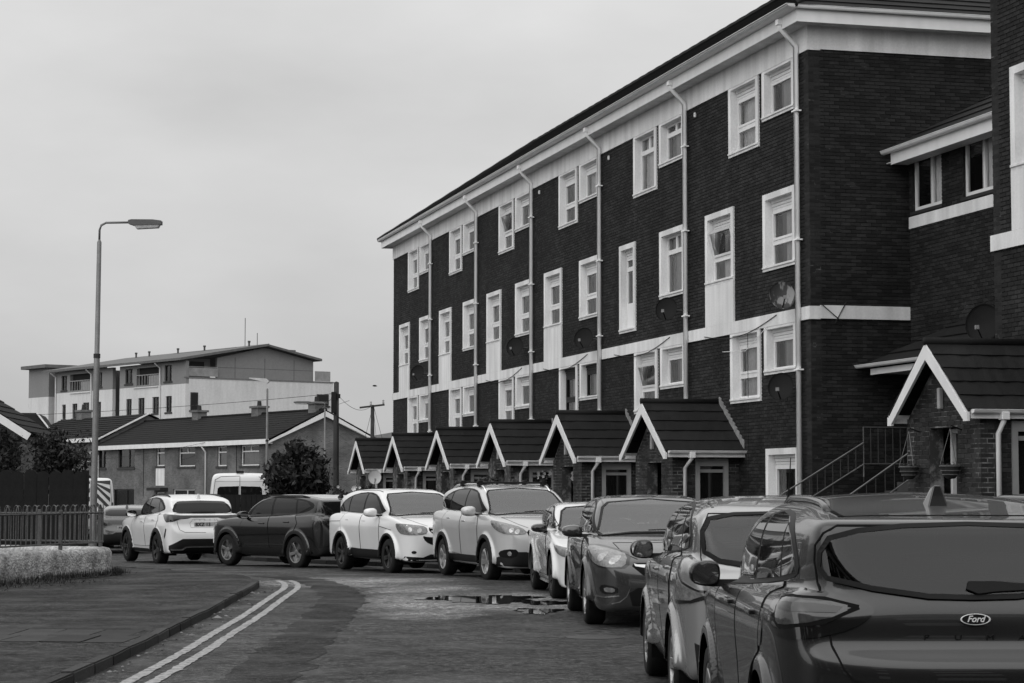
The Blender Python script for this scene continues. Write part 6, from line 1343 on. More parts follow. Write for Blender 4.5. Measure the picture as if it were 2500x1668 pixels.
def shrub(name,loc,r,n,size,label,cat,seed,m=None,stem=.06,k=60,flowers=0):
    z0=gz(loc[1]); o=empty(name,(loc[0],loc[1],z0),0,label,cat)
    v,f=leaf_mass(n,clumps(n,(0,0,loc[2]-z0),r,k,.32,seed,.05),size); me=bpy.data.meshes.new('crown'); me.from_pydata(v,[],f); mobj('crown',me,m or LEAF(),o)
    t=MB(); rng=random.Random(seed); H=loc[2]-z0
    t.tube([(0,0,-.1),(.03,.02,H*.5),(0,.03,H)],[stem*1.4,stem,stem*.5],7)
    for i in range(7):
        a=rng.uniform(0,6.28); t.tube([(0,0,H*rng.uniform(.2,.7)),(math.cos(a)*r[0]*.4,math.sin(a)*r[1]*.4,H*.9),(math.cos(a)*r[0]*.8,math.sin(a)*r[1]*.8,H+r[2]*rng.uniform(-.1,.6))],[stem*.6,stem*.4,stem*.15],5)
    t.build('trunk',mat('bark',.03,.9),o)
    if flowers:
        fb=MB()
        for i in range(flowers):
            a=rng.uniform(0,6.28); e=rng.uniform(-.1,1.2); p=Vector((math.cos(a)*math.cos(e)*r[0],math.sin(a)*math.cos(e)*r[1],H+math.sin(e)*r[2])); s=rng.uniform(.03,.06)
            for q in range(5):
                b=q*1.2566+a; fb.add([p,p+Vector((math.cos(b)*s,-.02,math.sin(b)*s)),p+Vector((math.cos(b+.6)*s*1.3,-.03,math.sin(b+.6)*s*1.3)),p+Vector((math.cos(b+1.2)*s,-.02,math.sin(b+1.2)*s))],[(0,1,2,3)])
        fb.build('blossom',mat('petal',.55,.6,var=.1,var2=0),o,kind='stuff')
    return o
def build_far_left():
    # gabled house end smothered in ivy
    h=empty('gabled_house',(-16.1,70,gz(70)-.3),R(4),'house corner with white barge board and ivy-covered wall at the left edge','building'); br=far_brick()
    z=lambda a:a-gz(70)
    sl=(4.36-3.65)/1.22; W=7.0
    MB().add([(0,0,0),(-W,0,0),(-W,0,z(3.6)),(-W/2,0,z(3.6)+sl*W/2),(0,0,z(3.6)),(0,6,0),(-W,6,0),(-W,6,z(3.6)),(-W/2,6,z(3.6)+sl*W/2),(0,6,z(3.6))],[(0,1,2,3,4),(9,8,7,6,5),(0,5,6,1),(1,6,7,2),(2,7,8,3),(3,8,9,4),(4,9,5,0)]).build('wall',br,h)
    for sg in (0,1):
        e=Vector((.3 if sg==0 else -W-.3,-.25,z(3.55))); t=Vector((-W/2,-.25,z(3.75)+sl*(W/2+.3)))
        MB().beam(e,t,.06,.24).build('barge_board',UPVC(),h)
        e2=e+Vector((0,6.5,.15)); t2=t+Vector((0,6.5,.15)); e1=e+Vector((0,0,.15)); t1=t+Vector((0,0,.15)); tile_slope(h,e1,e2,t2,t1,10,mat('terrace_roof',.014,.85),.04,'roof_slope',True,segs=6)
    def ivy(n):
        r=np.random.RandomState(5); x=-r.rand(n)**1.2*3.6; zz=r.rand(n)*(3.95+(-x)*.5); y=-.08-.25*np.abs(r.randn(n))*(.4+.6*np.sin(x*3+zz*2)**2); return np.stack([x+.15*r.randn(n),y,zz],1)
    v,f=leaf_mass(9000,ivy,.085); me=bpy.data.meshes.new('ivy'); me.from_pydata(v,[],f); mobj('ivy',me,LEAF(),h,kind='stuff')
    # dark roof with white verge farther back
    g=empty('garden_house',(-43.3,166,gz(166)),R(8),'dark gabled roof with white verge in front of the distant flats','building'); MB().prism([(0,0),(7,0),(7,6.9),(6.2,8.0),(0,8.0)],0,9).build('wall',mat('slate_dark',.02,.8),g); MB().beam((6.2,-.1,8.0),(7.15,-.1,6.8),.1,.12).build('barge_board',UPVC(),g)
    shrub('tree',(-12.75,60,2.35),(.85,.8,.8),5200,.075,'dark leafy tree rising behind the wave-topped wooden fence','tree',3)
    shrub('shrub',(-6.6,66,1.95),(.98,.95,1.0),9500,.105,'big round dark shrub in front of the terrace gable beside the white van','shrub',8,stem=.09,k=110)
    # wave-topped board fence
    f=empty('board_fence',(-9.0,45.2,gz(45)+.08),0,'dark wooden fence of round-topped boards behind the hooped railing','fence')
    bm_=[]
    for kind in range(3):
        w=.268; hh=1.98+.03*kind; pts=[(-w/2,0),(w/2,0)]+[(w/2*math.cos(a),hh-.10+.10*math.sin(a)) for a in np.linspace(0,math.pi,9)]; me=MB().prism(pts,-.012,.012).mesh('board',True); me.materials.append(mat('fence_timber',.010,.85,var=.3,scale=3,var2=.2,scale2=30)); bm_.append(me)
    for i in range(16):
        o=mobj('board',random.choice(bm_),None,f); o.location=(-.14-.262*i,random.uniform(-.006,.006),0); o.rotation_euler=(0,random.uniform(-.008,.008),0)
    for z in (.4,1.5): MB().box(-4.4,.015,z,0,.06,z+.09).build('rail',mat('fence_timber',.012,.85),f)
    MB().box(-.06,.0,0,.04,.1,2.0).build('post',mat('fence_timber',.012,.85),f)
def build_left_wall():
    path=resample(soft([(-11.4,23),(-8.9,30.6),(-7.65,34.6),(-7.05,36.5),(-7.05,37.2),(-7.7,37.9),(-9.2,39.4),(-12.5,42.6)],2),.08)
    wl=empty('rubble_wall',(0,0,0),0,'low roughcast white wall with rounded corner under the railing','wall')
    L_,R_=offset(path,-.14),offset(path,.14); vs=[];fs=[]; n=9
    rs=np.random.RandomState(2)
    for i,(c,t) in enumerate(zip(path,np.gradient(path,axis=0))):
        t=t/np.linalg.norm(t); s=np.array([t[1],-t[0]]); g=gz(c[1])+.1
        prof=[(.15,-.15),(.155,.1),(.15,.25),(.145,.38),(.11,.45),(0,.47),(-.11,.45),(-.145,.38),(-.15,.2),(-.15,-.15)]
        for a,z in prof:
            k=rs.randn()*.003; vs.append((c[0]+s[0]*(a+k),c[1]+s[1]*(a+k),g+z+rs.randn()*.002))
    m_=10
    for i in range(len(path)-1):
        for k in range(m_-1): fs.append((i*m_+k,i*m_+k+1,(i+1)*m_+k+1,(i+1)*m_+k))
    fs.append(tuple(range(m_))); fs.append(tuple((len(path)-1)*m_+k for k in range(m_)))
    rm=bpy.data.materials.new('roughcast'); rm.use_nodes=True; nt=rm.node_tree; N=nt.nodes; L=nt.links; b=N['Principled BSDF']; b.inputs['Roughness'].default_value=.9
    tc=N.new('ShaderNodeTexCoord'); n1=N.new('ShaderNodeTexNoise'); n1.inputs['Scale'].default_value=3.2; n1.inputs['Detail'].default_value=6; n1.inputs['Roughness'].default_value=.7; L.new(tc.outputs['Object'],n1.inputs['Vector'])
    sp=N.new('ShaderNodeSeparateXYZ'); L.new(tc.outputs['Object'],sp.inputs[0])
    n2=N.new('ShaderNodeTexNoise'); n2.inputs['Scale'].default_value=2.2; n2.inputs['Detail'].default_value=5; L.new(tc.outputs['Object'],n2.inputs['Vector'])
    # algae and splash dirt climbing from the foot, ragged edge
    ad=N.new('ShaderNodeMath'); ad.operation='MULTIPLY_ADD'; ad.inputs[1].default_value=.75; L.new(n2.outputs['Fac'],ad.inputs[0]); L.new(sp.outputs['Z'],ad.inputs[2])
    r2=N.new('ShaderNodeMapRange'); r2.inputs['From Min'].default_value=.40; r2.inputs['From Max'].default_value=.62; r2.inputs['To Min'].default_value=.35; r2.inputs['To Max'].default_value=1.; L.new(ad.outputs[0],r2.inputs['Value'])
    r1=N.new('ShaderNodeMapRange'); r1.inputs['From Min'].default_value=.35; r1.inputs['From Max'].default_value=.62; r1.inputs['To Min'].default_value=.20; r1.inputs['To Max'].default_value=.46; L.new(n1.outputs['Fac'],r1.inputs['Value'])
    mu=N.new('ShaderNodeMath'); mu.operation='MULTIPLY'; L.new(r1.outputs[0],mu.inputs[0]); L.new(r2.outputs[0],mu.inputs[1]); vc=N.new('ShaderNodeTexVoronoi'); vc.inputs['Scale'].default_value=17; L.new(tc.outputs['Object'],vc.inputs['Vector']); bwv=N.new('ShaderNodeRGBToBW'); L.new(vc.outputs['Color'],bwv.inputs[0]); rv=N.new('ShaderNodeMapRange'); rv.inputs['From Min'].default_value=.2; rv.inputs['From Max'].default_value=.8; rv.inputs['To Min'].default_value=.7; rv.inputs['To Max'].default_value=1.18; L.new(bwv.outputs[0],rv.inputs['Value']); m2=N.new('ShaderNodeMath'); m2.operation='MULTIPLY'; L.new(mu.outputs[0],m2.inputs[0]); L.new(rv.outputs[0],m2.inputs[1]); L.new(m2.outputs[0],b.inputs['Base Color'])
    bp=N.new('ShaderNodeBump'); bp.inputs['Strength'].default_value=.9; bp.inputs['Distance'].default_value=.02; n3=N.new('ShaderNodeTexVoronoi'); n3.inputs['Scale'].default_value=26; L.new(tc.outputs['Object'],n3.inputs['Vector']); L.new(n3.outputs['Distance'],bp.inputs['Height']); L.new(bp.outputs[0],b.inputs['Normal'])
    MB().add(vs,fs).build('wall_body',rm,wl,smooth=True)
    # hooped railing on the wall
    rl=empty('hooped_railing',(0,0,0),0,'grey hoop-topped metal railing on the low corner wall','railing'); met=mat('railing_paint',.075,.5,metal=.3,var=.25,scale=5,var2=.2)
    q=resample(path,.155); 
    hp=lambda p,z:(p[0],p[1],gz(p[1])+.1+z)
    run=q
    top=[hp(p,1.06) for p in run]; bot=[hp(p,.56) for p in run]
    MB().tube(top,.016,6).build('top_rail',met,rl); MB().tube(bot,.016,6).build('bottom_rail',met,rl)
    for i in range(0,len(run)-1,2):
        a,b_=run[i],run[i+1]; A=Vector(hp(a,.56)); B=Vector(hp(b_,.56)); pts=[A]; mid=(A+B)/2; hw=(B-A)/2
        for k in range(9):
            an=math.pi*k/8; pts.append(mid-hw*math.cos(an)+Vector((0,0,.55+.085*math.sin(an))))
        pts.append(B); MB().tube(pts,.010,6).build('hoop_bar',met,rl)
    dd=np.r_[0,np.cumsum(np.hypot(*np.diff(path,axis=0).T))]
    for t in np.arange(.6,dd[-1],2.05):
        p=(np.interp(t,dd,path[:,0]),np.interp(t,dd,path[:,1])); g=gz(p[1])+.1; MB().box(p[0]-.03,p[1]-.03,g+.40,p[0]+.03,p[1]+.03,g+1.12).build('post',met,rl,bevel=.006)
    # weeds along the foot of the wall
    rng=np.random.RandomState(4); V=[];F=[]
    pw=offset(path,.22)
    for i in range(14000):
        j=rng.randint(0,len(pw)); p=pw[j]; t=path[min(j+1,len(path)-1)]-path[max(j-1,0)]; t=t/np.linalg.norm(t); s=np.array([t[1],-t[0]])
        f=.04+abs(rng.randn())*(.50 if p[1]<34.3 else .10); 
        if p[1]>37.6: continue
        w=.5+.5*math.sin(p[1]*1.7)+.3*math.sin(p[1]*4.1)
        if rng.rand()>.25+.75*max(w,.15): continue
        x,y=p+s*(f-.05)+t*rng.randn()*.03; g=gz(y)+.112; h=rng.uniform(.03,.15)*max(.35,1-f*.9); a=rng.uniform(0,6.28); l=rng.uniform(0,.10); b_=.008
        k=len(V); V+= [(x-math.sin(a)*b_,y+math.cos(a)*b_,g),(x+math.sin(a)*b_,y-math.cos(a)*b_,g),(x+math.cos(a)*l,y+math.sin(a)*l,g+h)]; F.append((k,k+1,k+2))
    me=bpy.data.meshes.new('weeds'); me.from_pydata(V,[],F); o=mobj('weeds',me,mat('weed_leaf',.03,.7,var=.2,scale=2,var2=0,island=.5),kind='stuff'); tag(o,'dark weeds and grass along the foot of the roughcast wall','weeds')
def lamp_post(loc,h,arm,lantern,label,style='curve',lean=0,r=.06):
    o=empty('street_lamp',(loc[0],loc[1],gz(loc[1])),0,label,'street lamp'); m=mat('galvanised',.16,.5,metal=.4,var=.2,scale=2,var2=.15); o.rotation_euler=(0,lean,0)
    MB().lathe([(r*1.12,-.1),(r*1.12,1.1),(r*1.02,1.15),(r,1.2),(r*.9,h*.62),(r*.78,h*.62+.02),(r*.68,h-.35),(r*.3,h-.3)],14).build('column',m,o,smooth=True)
    MB().lathe([(r*1.05,h*.62-.03),(r*1.05,h*.62+.05)],12).build('collar',mat('collar_dark',.03,.6),o)
    s=1 if arm>0 else -1
    if style=='curve':
        pts=[(0,0,h-.4),(0,0,h-.12),(s*.03,0,h-.03),(s*.12,0,h+.02),(arm,0,h+.03)]; MB().tube(pts,.022,8).build('arm',m,o,smooth=True)
        L=lantern; lb=MB(); P=[(0,.035),(L*.1,.05),(L*.75,.05),(L,.03),(L,-.04),(L*.15,-.06),(0,-.03)]; lb.prism([(arm+s*a,h+.03+b) for a,b in P],-.10,.10).build('lantern_hood',mat('lantern_grey',.10,.5),o)
        MB().prism([(arm+s*a,h+.03+b) for a,b in ((L*.18,-.06),(L*.95,-.04),(L*.9,-.10),(L*.25,-.125))],-.085,.085).build('lantern_bowl',mat('lantern_bowl',.32,.25,var=.2,scale=12,var2=.1),o)
    else:
        MB().prism([(s*-.08,h-.02),(s*.05,h+.10),(s*lantern,h+.14),(s*lantern,h+.10),(s*.3,h+.0),(s*.0,h-.1)],-.12,.12).build('lantern',mat('led_white',.5,.5),o)
    return o
def wire(a,b,sag,label,r=.012):
    pts=[Vector(a).lerp(Vector(b),t)+Vector((0,0,-sag*4*t*(1-t))) for t in np.linspace(0,1,17)]
    o=MB().tube(pts,r,4).build('overhead_cable',mat('cable_black',.02,.6)); tag(o,label,'cable')
def build_street_furniture():
    lamp_post((-7.83,40,0),6.6,.55,.62,'tall grey street lamp with lantern arm to the right, behind the railing corner',lean=R(.45),r=.062)
    lamp_post((-10.1,88,0),6.5,-1,.75,'slim street lamp with flat pale lantern in front of the terrace','led',r=.06)
    lamp_post((-9.65,110,0),6.5,-.75,.85,'old curved-arm street lamp in front of the terrace gable',r=.06)
    wd=mat('pole_wood',.045,.9,var=.3,scale=2,var2=.2,streak=.3)
    p=empty('utility_pole',(-8.24,100,gz(100)),0,'stout wooden utility pole with black box beside the shrub','utility pole'); MB().lathe([(.15,-.2),(.14,3),(.12,7.05),(.0001,7.1)],12).build('pole',wd,p,smooth=True); MB().box(-.22,-.28,5.6,.02,-.1,6.6).build('cable_box',M_BLACK(),p,bevel=.02); MB().box(-.14,-.2,6.3,.2,-.1,6.5).build('bracket',M_BLACK(),p); MB().tube([(.1,-.13,5.5),(.13,-.13,2)],.03,5).build('cable_riser',M_BLACK(),p)
    q=empty('utility_pole',(-8.5,130,gz(130)),0,'distant wooden pole with crossarm against the sky','utility pole'); MB().lathe([(.15,-.2),(.14,3),(.11,7.15),(.0001,7.2)],10).build('pole',wd,q,smooth=True); MB().beam((-.78,-.1,7.02),(.74,-.1,7.2),.09,.11).build('crossarm',wd,q)
    for x in (-.1,.66): MB().lathe([(.04,0),(.07,.1),(.05,.2),(.07,.25),(.0001,.3)],8,Matrix.Translation((x,-.1,7.14+x*.12))).build('insulator',mat('insulator',.3,.3),q)
    for i,(x,z) in enumerate(((-.9,4.3),(.5,3.9),(1.2,4.2))):
        o=MB().tube([(.05,-.15,7.2),(x,-.6,z-1.2)],.012,4).build('stay_wire',M_BLACK(),q)
        for k in (.62,.78): c=Vector((.05,-.15,7.2)).lerp(Vector((x,-.6,z-1.2)),k); MB().box(c.x-.05,c.y-.05,c.z-.16,c.x+.05,c.y+.05,c.z+.16).build('stay_insulator',M_BLACK(),q)
    wire((-8.3,99.8,6.0),(-55,120,6.1),.9,'long thin cable running left from the wooden pole across the flats')
    wire((-8.2,99.8,6.0),(-8.5,129.8,6.6),.5,'cable drooping from the stout pole to the crossarm pole')
    wire((-8.3,99.8,5.9),(-14.6,134,4.9),.2,'thin service cable from the pole to the terrace roof')
    wire((-7.2,129.8,7.0),(-2,128,6.2),.2,'cable from the crossarm pole to the brick flats')
    wire((-9.9,129.8,6.9),(-30,150,3.5),.6,'thin cable falling left from the crossarm pole')
    wire((-8.4,129.8,3.5),(-1.0,118,4.9),.1,'low cable rising to the brick flats behind the crossarm pole')
    # bird in flight
    b=empty('bird',(-8.37,130,7.8),R(10),'small dark bird flying above the crossarm pole','bird')
    b.scale=(.5,.5,.5); bm=MB(); bm.lathe([(.0001,-.3),(.05,-.22),(.09,-.05),(.085,.1),(.055,.2),(.05,.26),(.0001,.34)],8,Matrix.Rotation(R(90),4,'Y')); bm.build('body',M_BLACK(),b,smooth=True)
    for s in (1,-1): MB().add([(.12,s*.06,.03),(-.12,s*.06,.03),(-.16,s*.3,.12),(-.22,s*.62,.05),(.0,s*.42,.10),(.1,s*.25,.10)],[(0,1,2,3,4,5)]).build('wing',M_BLACK(),b)
    # hill
    xs=np.linspace(-900,900,61); V=[];F=[]
    for j,(y,k) in enumerate(((900,0),(1000,.55),(1150,1),(1400,.9))):
        for x in xs: V.append((x,y,-3+k*(27+6*math.sin(x*.006+1)+4*math.sin(x*.021+j)+2.5*math.sin(x*.07))))
    for j in range(3):
        for i in range(60): a=j*61+i; F.append((a,a+1,a+62,a+61))
    MB().add(V,F).build('hill',mat('hillside',.085,.95,var=.25,scale=.02,var2=.2,scale2=.2),smooth=True,kind='structure',recalc=False)
    # dark slat fence behind the parked SUVs
    f=empty('garden_fence',(-9.2,60.5,gz(60)),R(-4),'dark board fence just behind the white and near-black SUVs','fence')
    bd=MB().box(0,-.012,0,.145,.012,1.70).mesh('board',True); bd.materials.append(mat('fence_timber',.012,.85))
    for i in range(34): o=mobj('board',bd,None,f); o.location=(.155*i,random.uniform(-.004,.004),.05); 
    for z in (.4,1.4): MB().box(0,.015,z,5.3,.05,z+.08).build('rail',mat('fence_timber',.012,.85),f)
def dish(loc,az,tilt,label,group,r=.42,m=None,mottle=False,wallx=True,depth=.35):
    o=empty('satellite_dish',loc,0,label,'satellite dish',group); m=m or mat('dish_dark',.007,.7,var=.2,var2=0)
    rot=Matrix.Rotation(az,4,'Z')@Matrix.Rotation(tilt,4,'X')
    prof=[(.0001,0)]+[(r*k/8,.22*r*(k/8)**2) for k in range(1,9)]+[(r*1.01,.22*r+.01),(r*.98,.22*r-.015)]
    # dish axis = -y local (facing south-west, outwards)
    M=rot@Matrix.Rotation(R(90),4,'X')@Matrix.Diagonal((.88,1,1,1))
    MB().lathe(prof,28,M).build('reflector',m,o,smooth=True)
    a=rot@Vector((0,-.02,-r*.85)); b=rot@Vector((0,-r*1.15,-r*.55)); MB().tube([a,b],.014,6).build('feed_arm',M_BLACK(),o); MB().box(b.x-.03,b.y-.05,b.z-.03,b.x+.03,b.y+.05,b.z+.04).build('receiver',mat('receiver_pale',.25,.5),o)
    return o
def build_fittings():
    BX=Vector((math.cos(ANG),math.sin(ANG),0)); AY=Vector((-math.sin(ANG),math.cos(ANG),0)); O=Vector((5.9,43.4,0))
    P=lambda u,t,z:O+BX*u+AY*t+Vector((0,0,z))
    mott=bpy.data.materials.new('mottled_dish'); mott.use_nodes=True; nt=mott.node_tree; b=nt.nodes['Principled BSDF']; tc=nt.nodes.new('ShaderNodeTexCoord'); n=nt.nodes.new('ShaderNodeTexNoise'); n.inputs['Scale'].default_value=4.5; n.inputs['Detail'].default_value=4; mp=nt.nodes.new('ShaderNodeMapping'); mp.inputs['Scale'].default_value=(1.6,1.6,.6); nt.links.new(tc.outputs['Object'],mp.inputs[0]); nt.links.new(mp.outputs[0],n.inputs['Vector'])
    r=nt.nodes.new('ShaderNodeValToRGB'); r.color_ramp.elements[0].position=.47; r.color_ramp.elements[0].color=G(.02); r.color_ramp.elements[1].position=.53; r.color_ramp.elements[1].color=G(.2); nt.links.new(n.outputs['Fac'],r.inputs[0]); nt.links.new(r.outputs[0],b.inputs['Base Color']); b.inputs['Roughness'].default_value=.6
    g='satellite dishes on the apartment block'
    data=[((-.38,.10,5.48),.05,mott,'peeling mottled satellite dish above the white band by the near corner'),((-.38,.15,3.62),-.35,None,'dark satellite dish low on the near bay beside the corner downpipe'),((-.38,7.25,5.78),-.35,None,'dark satellite dish on the second bay from the near corner, with dangling cable'),
          ((-.38,14.0,5.55),-.4,None,'dark satellite dish on the third bay from the near corner'),((-.38,21.1,5.78),-.4,None,'dark satellite dish on the fourth bay from the near corner'),((-.38,34.7,5.7),-.4,None,'dish with pale rim on the farthest bay of the block')]
    for (u,t,z),az,m,lb in data:
        o=dish(P(u,t,z),az,R(-18),lb,g,m=m,r=.30)
        MB().tube([(0.0,.03,0),tuple((BX*.40))],.022,6).build('wall_bracket',mat('galvanised',.16,.5),o)
    o=dish(P(1.2,-5.6,4.52),-.5,R(-15),'large dark dish above the raised porch roof at the right',g,r=.36); MB().tube([(0,.03,0),tuple(BX*1.3)],.022,6).build('wall_bracket',mat('galvanised',.16,.5),o)
    o=dish((-4.5,70,1.93),.15,R(-12),'pale satellite dish standing low in front of the farthest porch',None,r=.24,m=mat('dish_pale',.45,.5,var=.1,var2=0)); MB().tube([(0,.03,0),(0,.05,-2.4)],.025,6).build('mast',mat('galvanised',.16,.5),o)
    # small wall fittings high under the frieze
    for t in (0.05,6.2,12.9,19.7): 
        o=MB().box(-.03,-.03,-.06,.03,.03,.06).build('wall_light',mat('fitting_white',.7,.4),bevel=.02); o.location=P(-.03,t,10.28 if t else 10.3); tag(o,{0.05:'small white fitting tucked behind the corner downpipe',6.2:'small white fitting high on the nearest bay',12.9:'small white fitting high on the second bay',19.7:'small white fitting high on the third bay'}[t],'wall fitting','white fittings under the frieze')
    # stairs with railings up to the link entrance
    s=empty('entrance_steps',(5.9,43.4,0),ANG,'concrete steps rising to the link entrance between the blocks','steps'); cm=mat('step_concrete',.05,.85,var=.25)
    for k in range(11):
        MB().box(-1.05+.27*k-.0,-3.02,-.5,-1.05+.27*(k+1),-1.5,.17*(k+1)-.0).build('step',cm,s)
    MB().box(-1.05+.27*11,-3.02,-.5,2.15,-1.5,1.88).build('landing',cm,s)
    rm=mat('rail_steel',.13,.45,metal=.5,var=.2,var2=0)
    for t,a,b_,lo,lb in ((-1.5,(-1.3,1.32),(.67,2.47),.42,'thin steel railing on the far side of the entrance steps'),(-3.0,(-1.3,.80),(1.01,2.30),.50,'thin steel handrail on the near side of the entrance steps')):
        r_=empty('stair_railing',(5.9,43.4,0),ANG,lb,'railing'); MB().tube([(a[0],t,a[1]),(b_[0],t,b_[1])],.018,6).build('handrail',rm,r_)
        MB().tube([(a[0],t,a[1]-lo),(b_[0],t,b_[1]-lo)],.014,6).build('lower_rail',rm,r_)
        nb=12
        for k in range(nb+1):
            f=k/nb; x=a[0]+(b_[0]-a[0])*f; z=a[1]+(b_[1]-a[1])*f; MB().tube([(x,t,z-lo-(.35 if k%4==0 else 0)),(x,t,z)],.008,5).build('baluster',mat('rail_dark',.06,.5,metal=.4,var=0,var2=0),r_)
        if t==-1.5:
            MB().tube([(.67,t,1.8),(.67,t,2.78),(1.62,t,2.78),(1.62,t,1.85)],.016,6).build('landing_rail',rm,r_); MB().tube([(.67,t,2.06),(1.62,t,2.06)],.012,6).build('landing_rail',rm,r_)
            for k in range(1,6): MB().tube([(.67+.158*k,t,2.06),(.67+.158*k,t,2.78)],.008,5).build('baluster',mat('rail_dark',.06,.5,metal=.4,var=0,var2=0),r_)
    # hanging baskets
    def basket(loc,label,flowers,br):
        o=empty('hanging_basket',loc,ANG,label,'hanging basket','hanging baskets at the porches'); w=mat('basket_wire',.03,.6,var=.3,scale=20,var2=0)
        MB().lathe([(.0001,-.20),(.07,-.19),(.125,-.12),(.155,-.02),(.165,.02),(.15,.02)],18).build('bowl',w,o,smooth=True)
        for z,r_ in ((.0,.170),(-.07,.150),(-.13,.122)): MB().tube([(r_*math.cos(a),r_*math.sin(a),z) for a in np.linspace(0,6.283,19)[:-1]],.007,5,closed=True).build('hoop',mat('basket_rim',.16,.4,metal=.3,var=.3,scale=30,var2=0),o)
        for k in range(3): a=k*2.09+.5; MB().tube([(.16*math.cos(a),.16*math.sin(a),.02),(0,0,.58)],.005,4).build('chain',mat('chain_grey',.15,.5,metal=.5,var=0,var2=0),o)
        MB().tube([(0,0,.58),(.02,0,.63),(.10,0,.60),(.25,0,.55),(.32,0,.57),(.33,0,.80)] if br>0 else [(0,0,.58),(.02,0,.63),(.25,0,.55),(.33,0,.8)],.011,5).build('bracket',M_BLACK(),o)
        n=900 if flowers else 120
        v,f=leaf_mass(n,clumps(n,(0,0,.06 if flowers else .0),(.17,.17,.12 if flowers else .04),24,.3,int(abs(loc[0])*100)),.03); me=bpy.data.meshes.new('foliage'); me.from_pydata(v,[],f); mobj('foliage',me,LEAF2(),o)
        if flowers:
            fb=MB(); rg=random.Random(9)
            for i in range(flowers):
                a=rg.uniform(0,6.28); p=Vector((.2*math.cos(a),-.12-.08*rg.random(),rg.uniform(-.05,.22))); q=rg.uniform(.02,.04)
                for k in range(5): b=k*1.2566; fb.add([p,p+Vector((math.cos(b)*q,-.01,math.sin(b)*q)),p+Vector((math.cos(b+.6)*q*1.3,-.01,math.sin(b+.6)*q*1.3)),p+Vector((math.cos(b+1.2)*q,-.01,math.sin(b+1.2)*q))],[(0,1,2,3)])
            fb.build('blossom',mat('petal',.55,.6),o,kind='stuff')
    basket((6.43,34.59,1.92),'wire hanging basket left of the raised porch doorway',0,1); basket((6.81,33.19,1.92),'wire hanging basket in front of the raised porch doorway',0,1)
    basket((1.66,54,1.84),'flowering hanging basket beside the second porch from the near end',16,1); basket((.86,60,1.9),'flowering hanging basket beside the third porch from the near end',14,1)
    # garden plants showing over the car roofs
    for (x,y,z,r_,n,lb,fl,sd) in ((-4.05,58,1.15,(.5,.4,.55),1500,'rose bush with pale blooms showing behind the white SUV roof',9,4),(-.55,56,1.2,(.6,.4,.55),1600,'flowering shrub behind the silver SUV roof bars',16,5),(-5.2,66,1.2,(.7,.4,.5),1500,'low leafy bush beside the big round shrub',5,6),(.5,52,1.2,(.5,.4,.5),1300,'small garden shrub between the silver SUV and the porches',8,7)):
        shrub('garden_shrub',(x,y,z),r_,n,.05,lb,'shrub',sd,LEAF2(),.02,20,fl)

def build_behind():  # unseen block, added so car glass and paint reflect something dark
    b=empty('apartment_block',(-22,-11,0),R(0),'four-storey brick block added unseen behind the viewer to darken reflections in car glass','building')
    br=mat('plain_brick',.035,.85,var=.2,scale=1,var2=.2,scale2=20); MB().box(0,-9,0,54,0,11).build('wall',br,b); MB().prism([(0,0),(10,0),(5,3.2)],0,54.6,Matrix.Translation((-.3,-9.5,11))@Matrix.Rotation(R(-90),4,'Z')@Matrix.Translation((-10,0,0))).build('roof',TILE(),b)
    MB().box(0,.0,10.4,54,.06,11).build('frieze',WHT(),b)
    for k in range(12):
        for z in (.9,3.5,6.2,8.9): MB().box(1.5+4.4*k,-.02,z,2.7+4.4*k,.03,z+1.2).build('window',UPVC(),b)
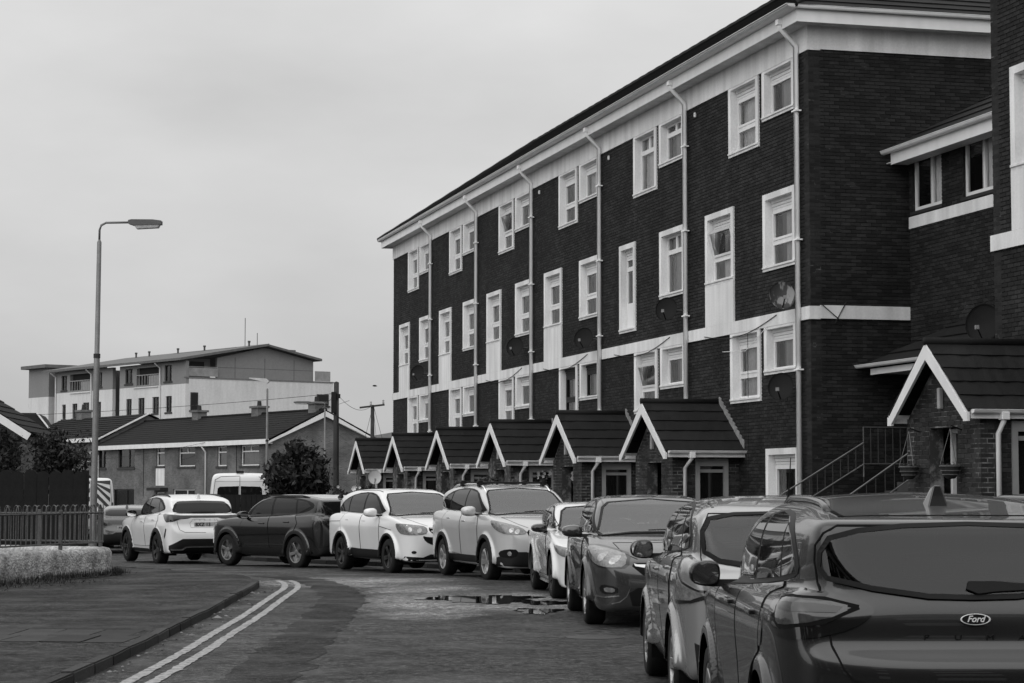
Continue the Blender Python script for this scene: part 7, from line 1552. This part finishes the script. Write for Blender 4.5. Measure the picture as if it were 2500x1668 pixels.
# ------------------------------------------------------------------ vehicles in place
def van(loc,heading,label,chev=False):
    L,W,H=5.6,2.02,2.55
    low=[(.05,.28),(0,.5),(.03,.85),(.3,1.08),(1.0,1.25),(1.25,1.4),(1.75,2.1),(2.1,2.42),(2.6,2.53),(3.5,2.55),(5.3,2.53),(5.5,2.48),(5.56,2.3),(5.6,1.2),(5.6,.5),(5.5,.32),(.3,.27)]
    c=Car('parked_van',label,loc,heading,L,W,H,3.3,.95,.34,low,None,default_plan(L,W,rr=.25),None,[(0,.25),(.9,.25),(.98,.4),(1.0,.9),(1.01,1.25),(.98,1.6),(.90,2.3),(.85,2.45),(.72,2.54),(0,2.57)],None,paint('van_white',.66,0,.3),res=.05,k1=.07,flare=.0,cat='van')
    c.wheels('spoke',6,.22,m=M_DALLOY())
    c.patch('windscreen',[(0,1.45),(.75,1.42),(.8,1.6),(.68,2.1),(0,2.2)],'F',M_WIND(),.006,sym=True)
    c.patch('side_window',[(1.6,1.35),(2.4,1.35),(2.4,2.0),(2.05,2.0)],'S',M_GLASS(),.006,mirror=True)
    c.line('door_gap',[(0,.45),(0,2.40)],'R',.014,M_GAP(),.004)
    c.line('door_gap',[(0,2.42),(.6,2.40),(.78,2.3),(.86,1.6),(.93,.5)],'R',.014,M_GAP(),.004,sym=True)
    if chev:
        st=mat('chevron_dark',.05,.5,var=.1,var2=0)
        for k in range(7):
            z=.35+.36*k
            c.patch('chevron_stripe',[(.03,min(2.36,z+.50)),(.80,max(.4,z-.28)),(.80,max(.42,z-.28+.18)),(.03,min(2.38,z+.68))],'R',st,.005,mirror=True,h=.08)
    else:
        c.patch('rear_window',[(0.03,1.22),(.74,1.22),(.76,1.3),(.70,2.02),(.64,2.08),(.03,2.10)],'R',M_GLASS(),.006,mirror=True)
        c.line('door_crease',[(0,2.25),(.78,2.25)],'R',.012,mat('crease_grey',.35,.5,var=0,var2=0),.003,sym=True)
    o=MB().box(-.05,-.12,-.03,.04,.12,.05).build('high_brake_light',M_BLACK(),c.root,bevel=.015); P,n=c.at(5.5,0,2.5,'R'); o.location=(P[0],0,2.54)
    c.patch('tail_light',[(.86,.9),(.96,.9),(.93,1.5),(.85,1.5)],'R',M_RED(),.008,mirror=True)
    c.patch('head_light',[(.15,.6,.8),(.5,.9,1.0),(.55,.95,.85),(.2,.7,.7)],40,M_LAMP(),.006,mirror=True)
    return c
def hd(x,y): return math.atan2(y,x)
def place_cars():
    cars=[]
    cars+=[car_puma((2.06,11.58,0),R(90.3)),car_note((1.98,16.95,0),R(90.5)),car_astra((1.68,26.35,0),hd(.12,-2.68)),car_coupe((1.30,32.4,0),hd(.24,-2.75))]
    cars+=[car_crv4((-.05,38.8,gz(38.8)),hd(.31,-.95)),car_crv3((-2.2,43.5,gz(43.4)),hd(.42,-.905)),car_dark_suv((-4.94,48.6,gz(48.6)),hd(-.656,.755))]; w=car_white_suv((-8.32,53.4,gz(53.4)),hd(-.42,.905)); w.root.scale=(1.03,)*3
    cars+=[w,car_fastback((-12.25,68.3,gz(68)),hd(-.15,.99)),car_small_white((-13.3,75,gz(75)),hd(-.2,.98))]
    cars+=[van((-8.95,70.9,gz(71)),hd(-.10,1),'white high-roof van with dark rear windows beside the round shrub'),van((-18.2,91,gz(91)),hd(-.30,1),'white van with dark chevron stripes on its rear, behind the lamp post',True)]
    for c in cars: c.finish()
build_terrace(); build_far_flats(); build_far_left(); build_left_wall(); build_street_furniture(); build_fittings(); build_behind(); place_cars()
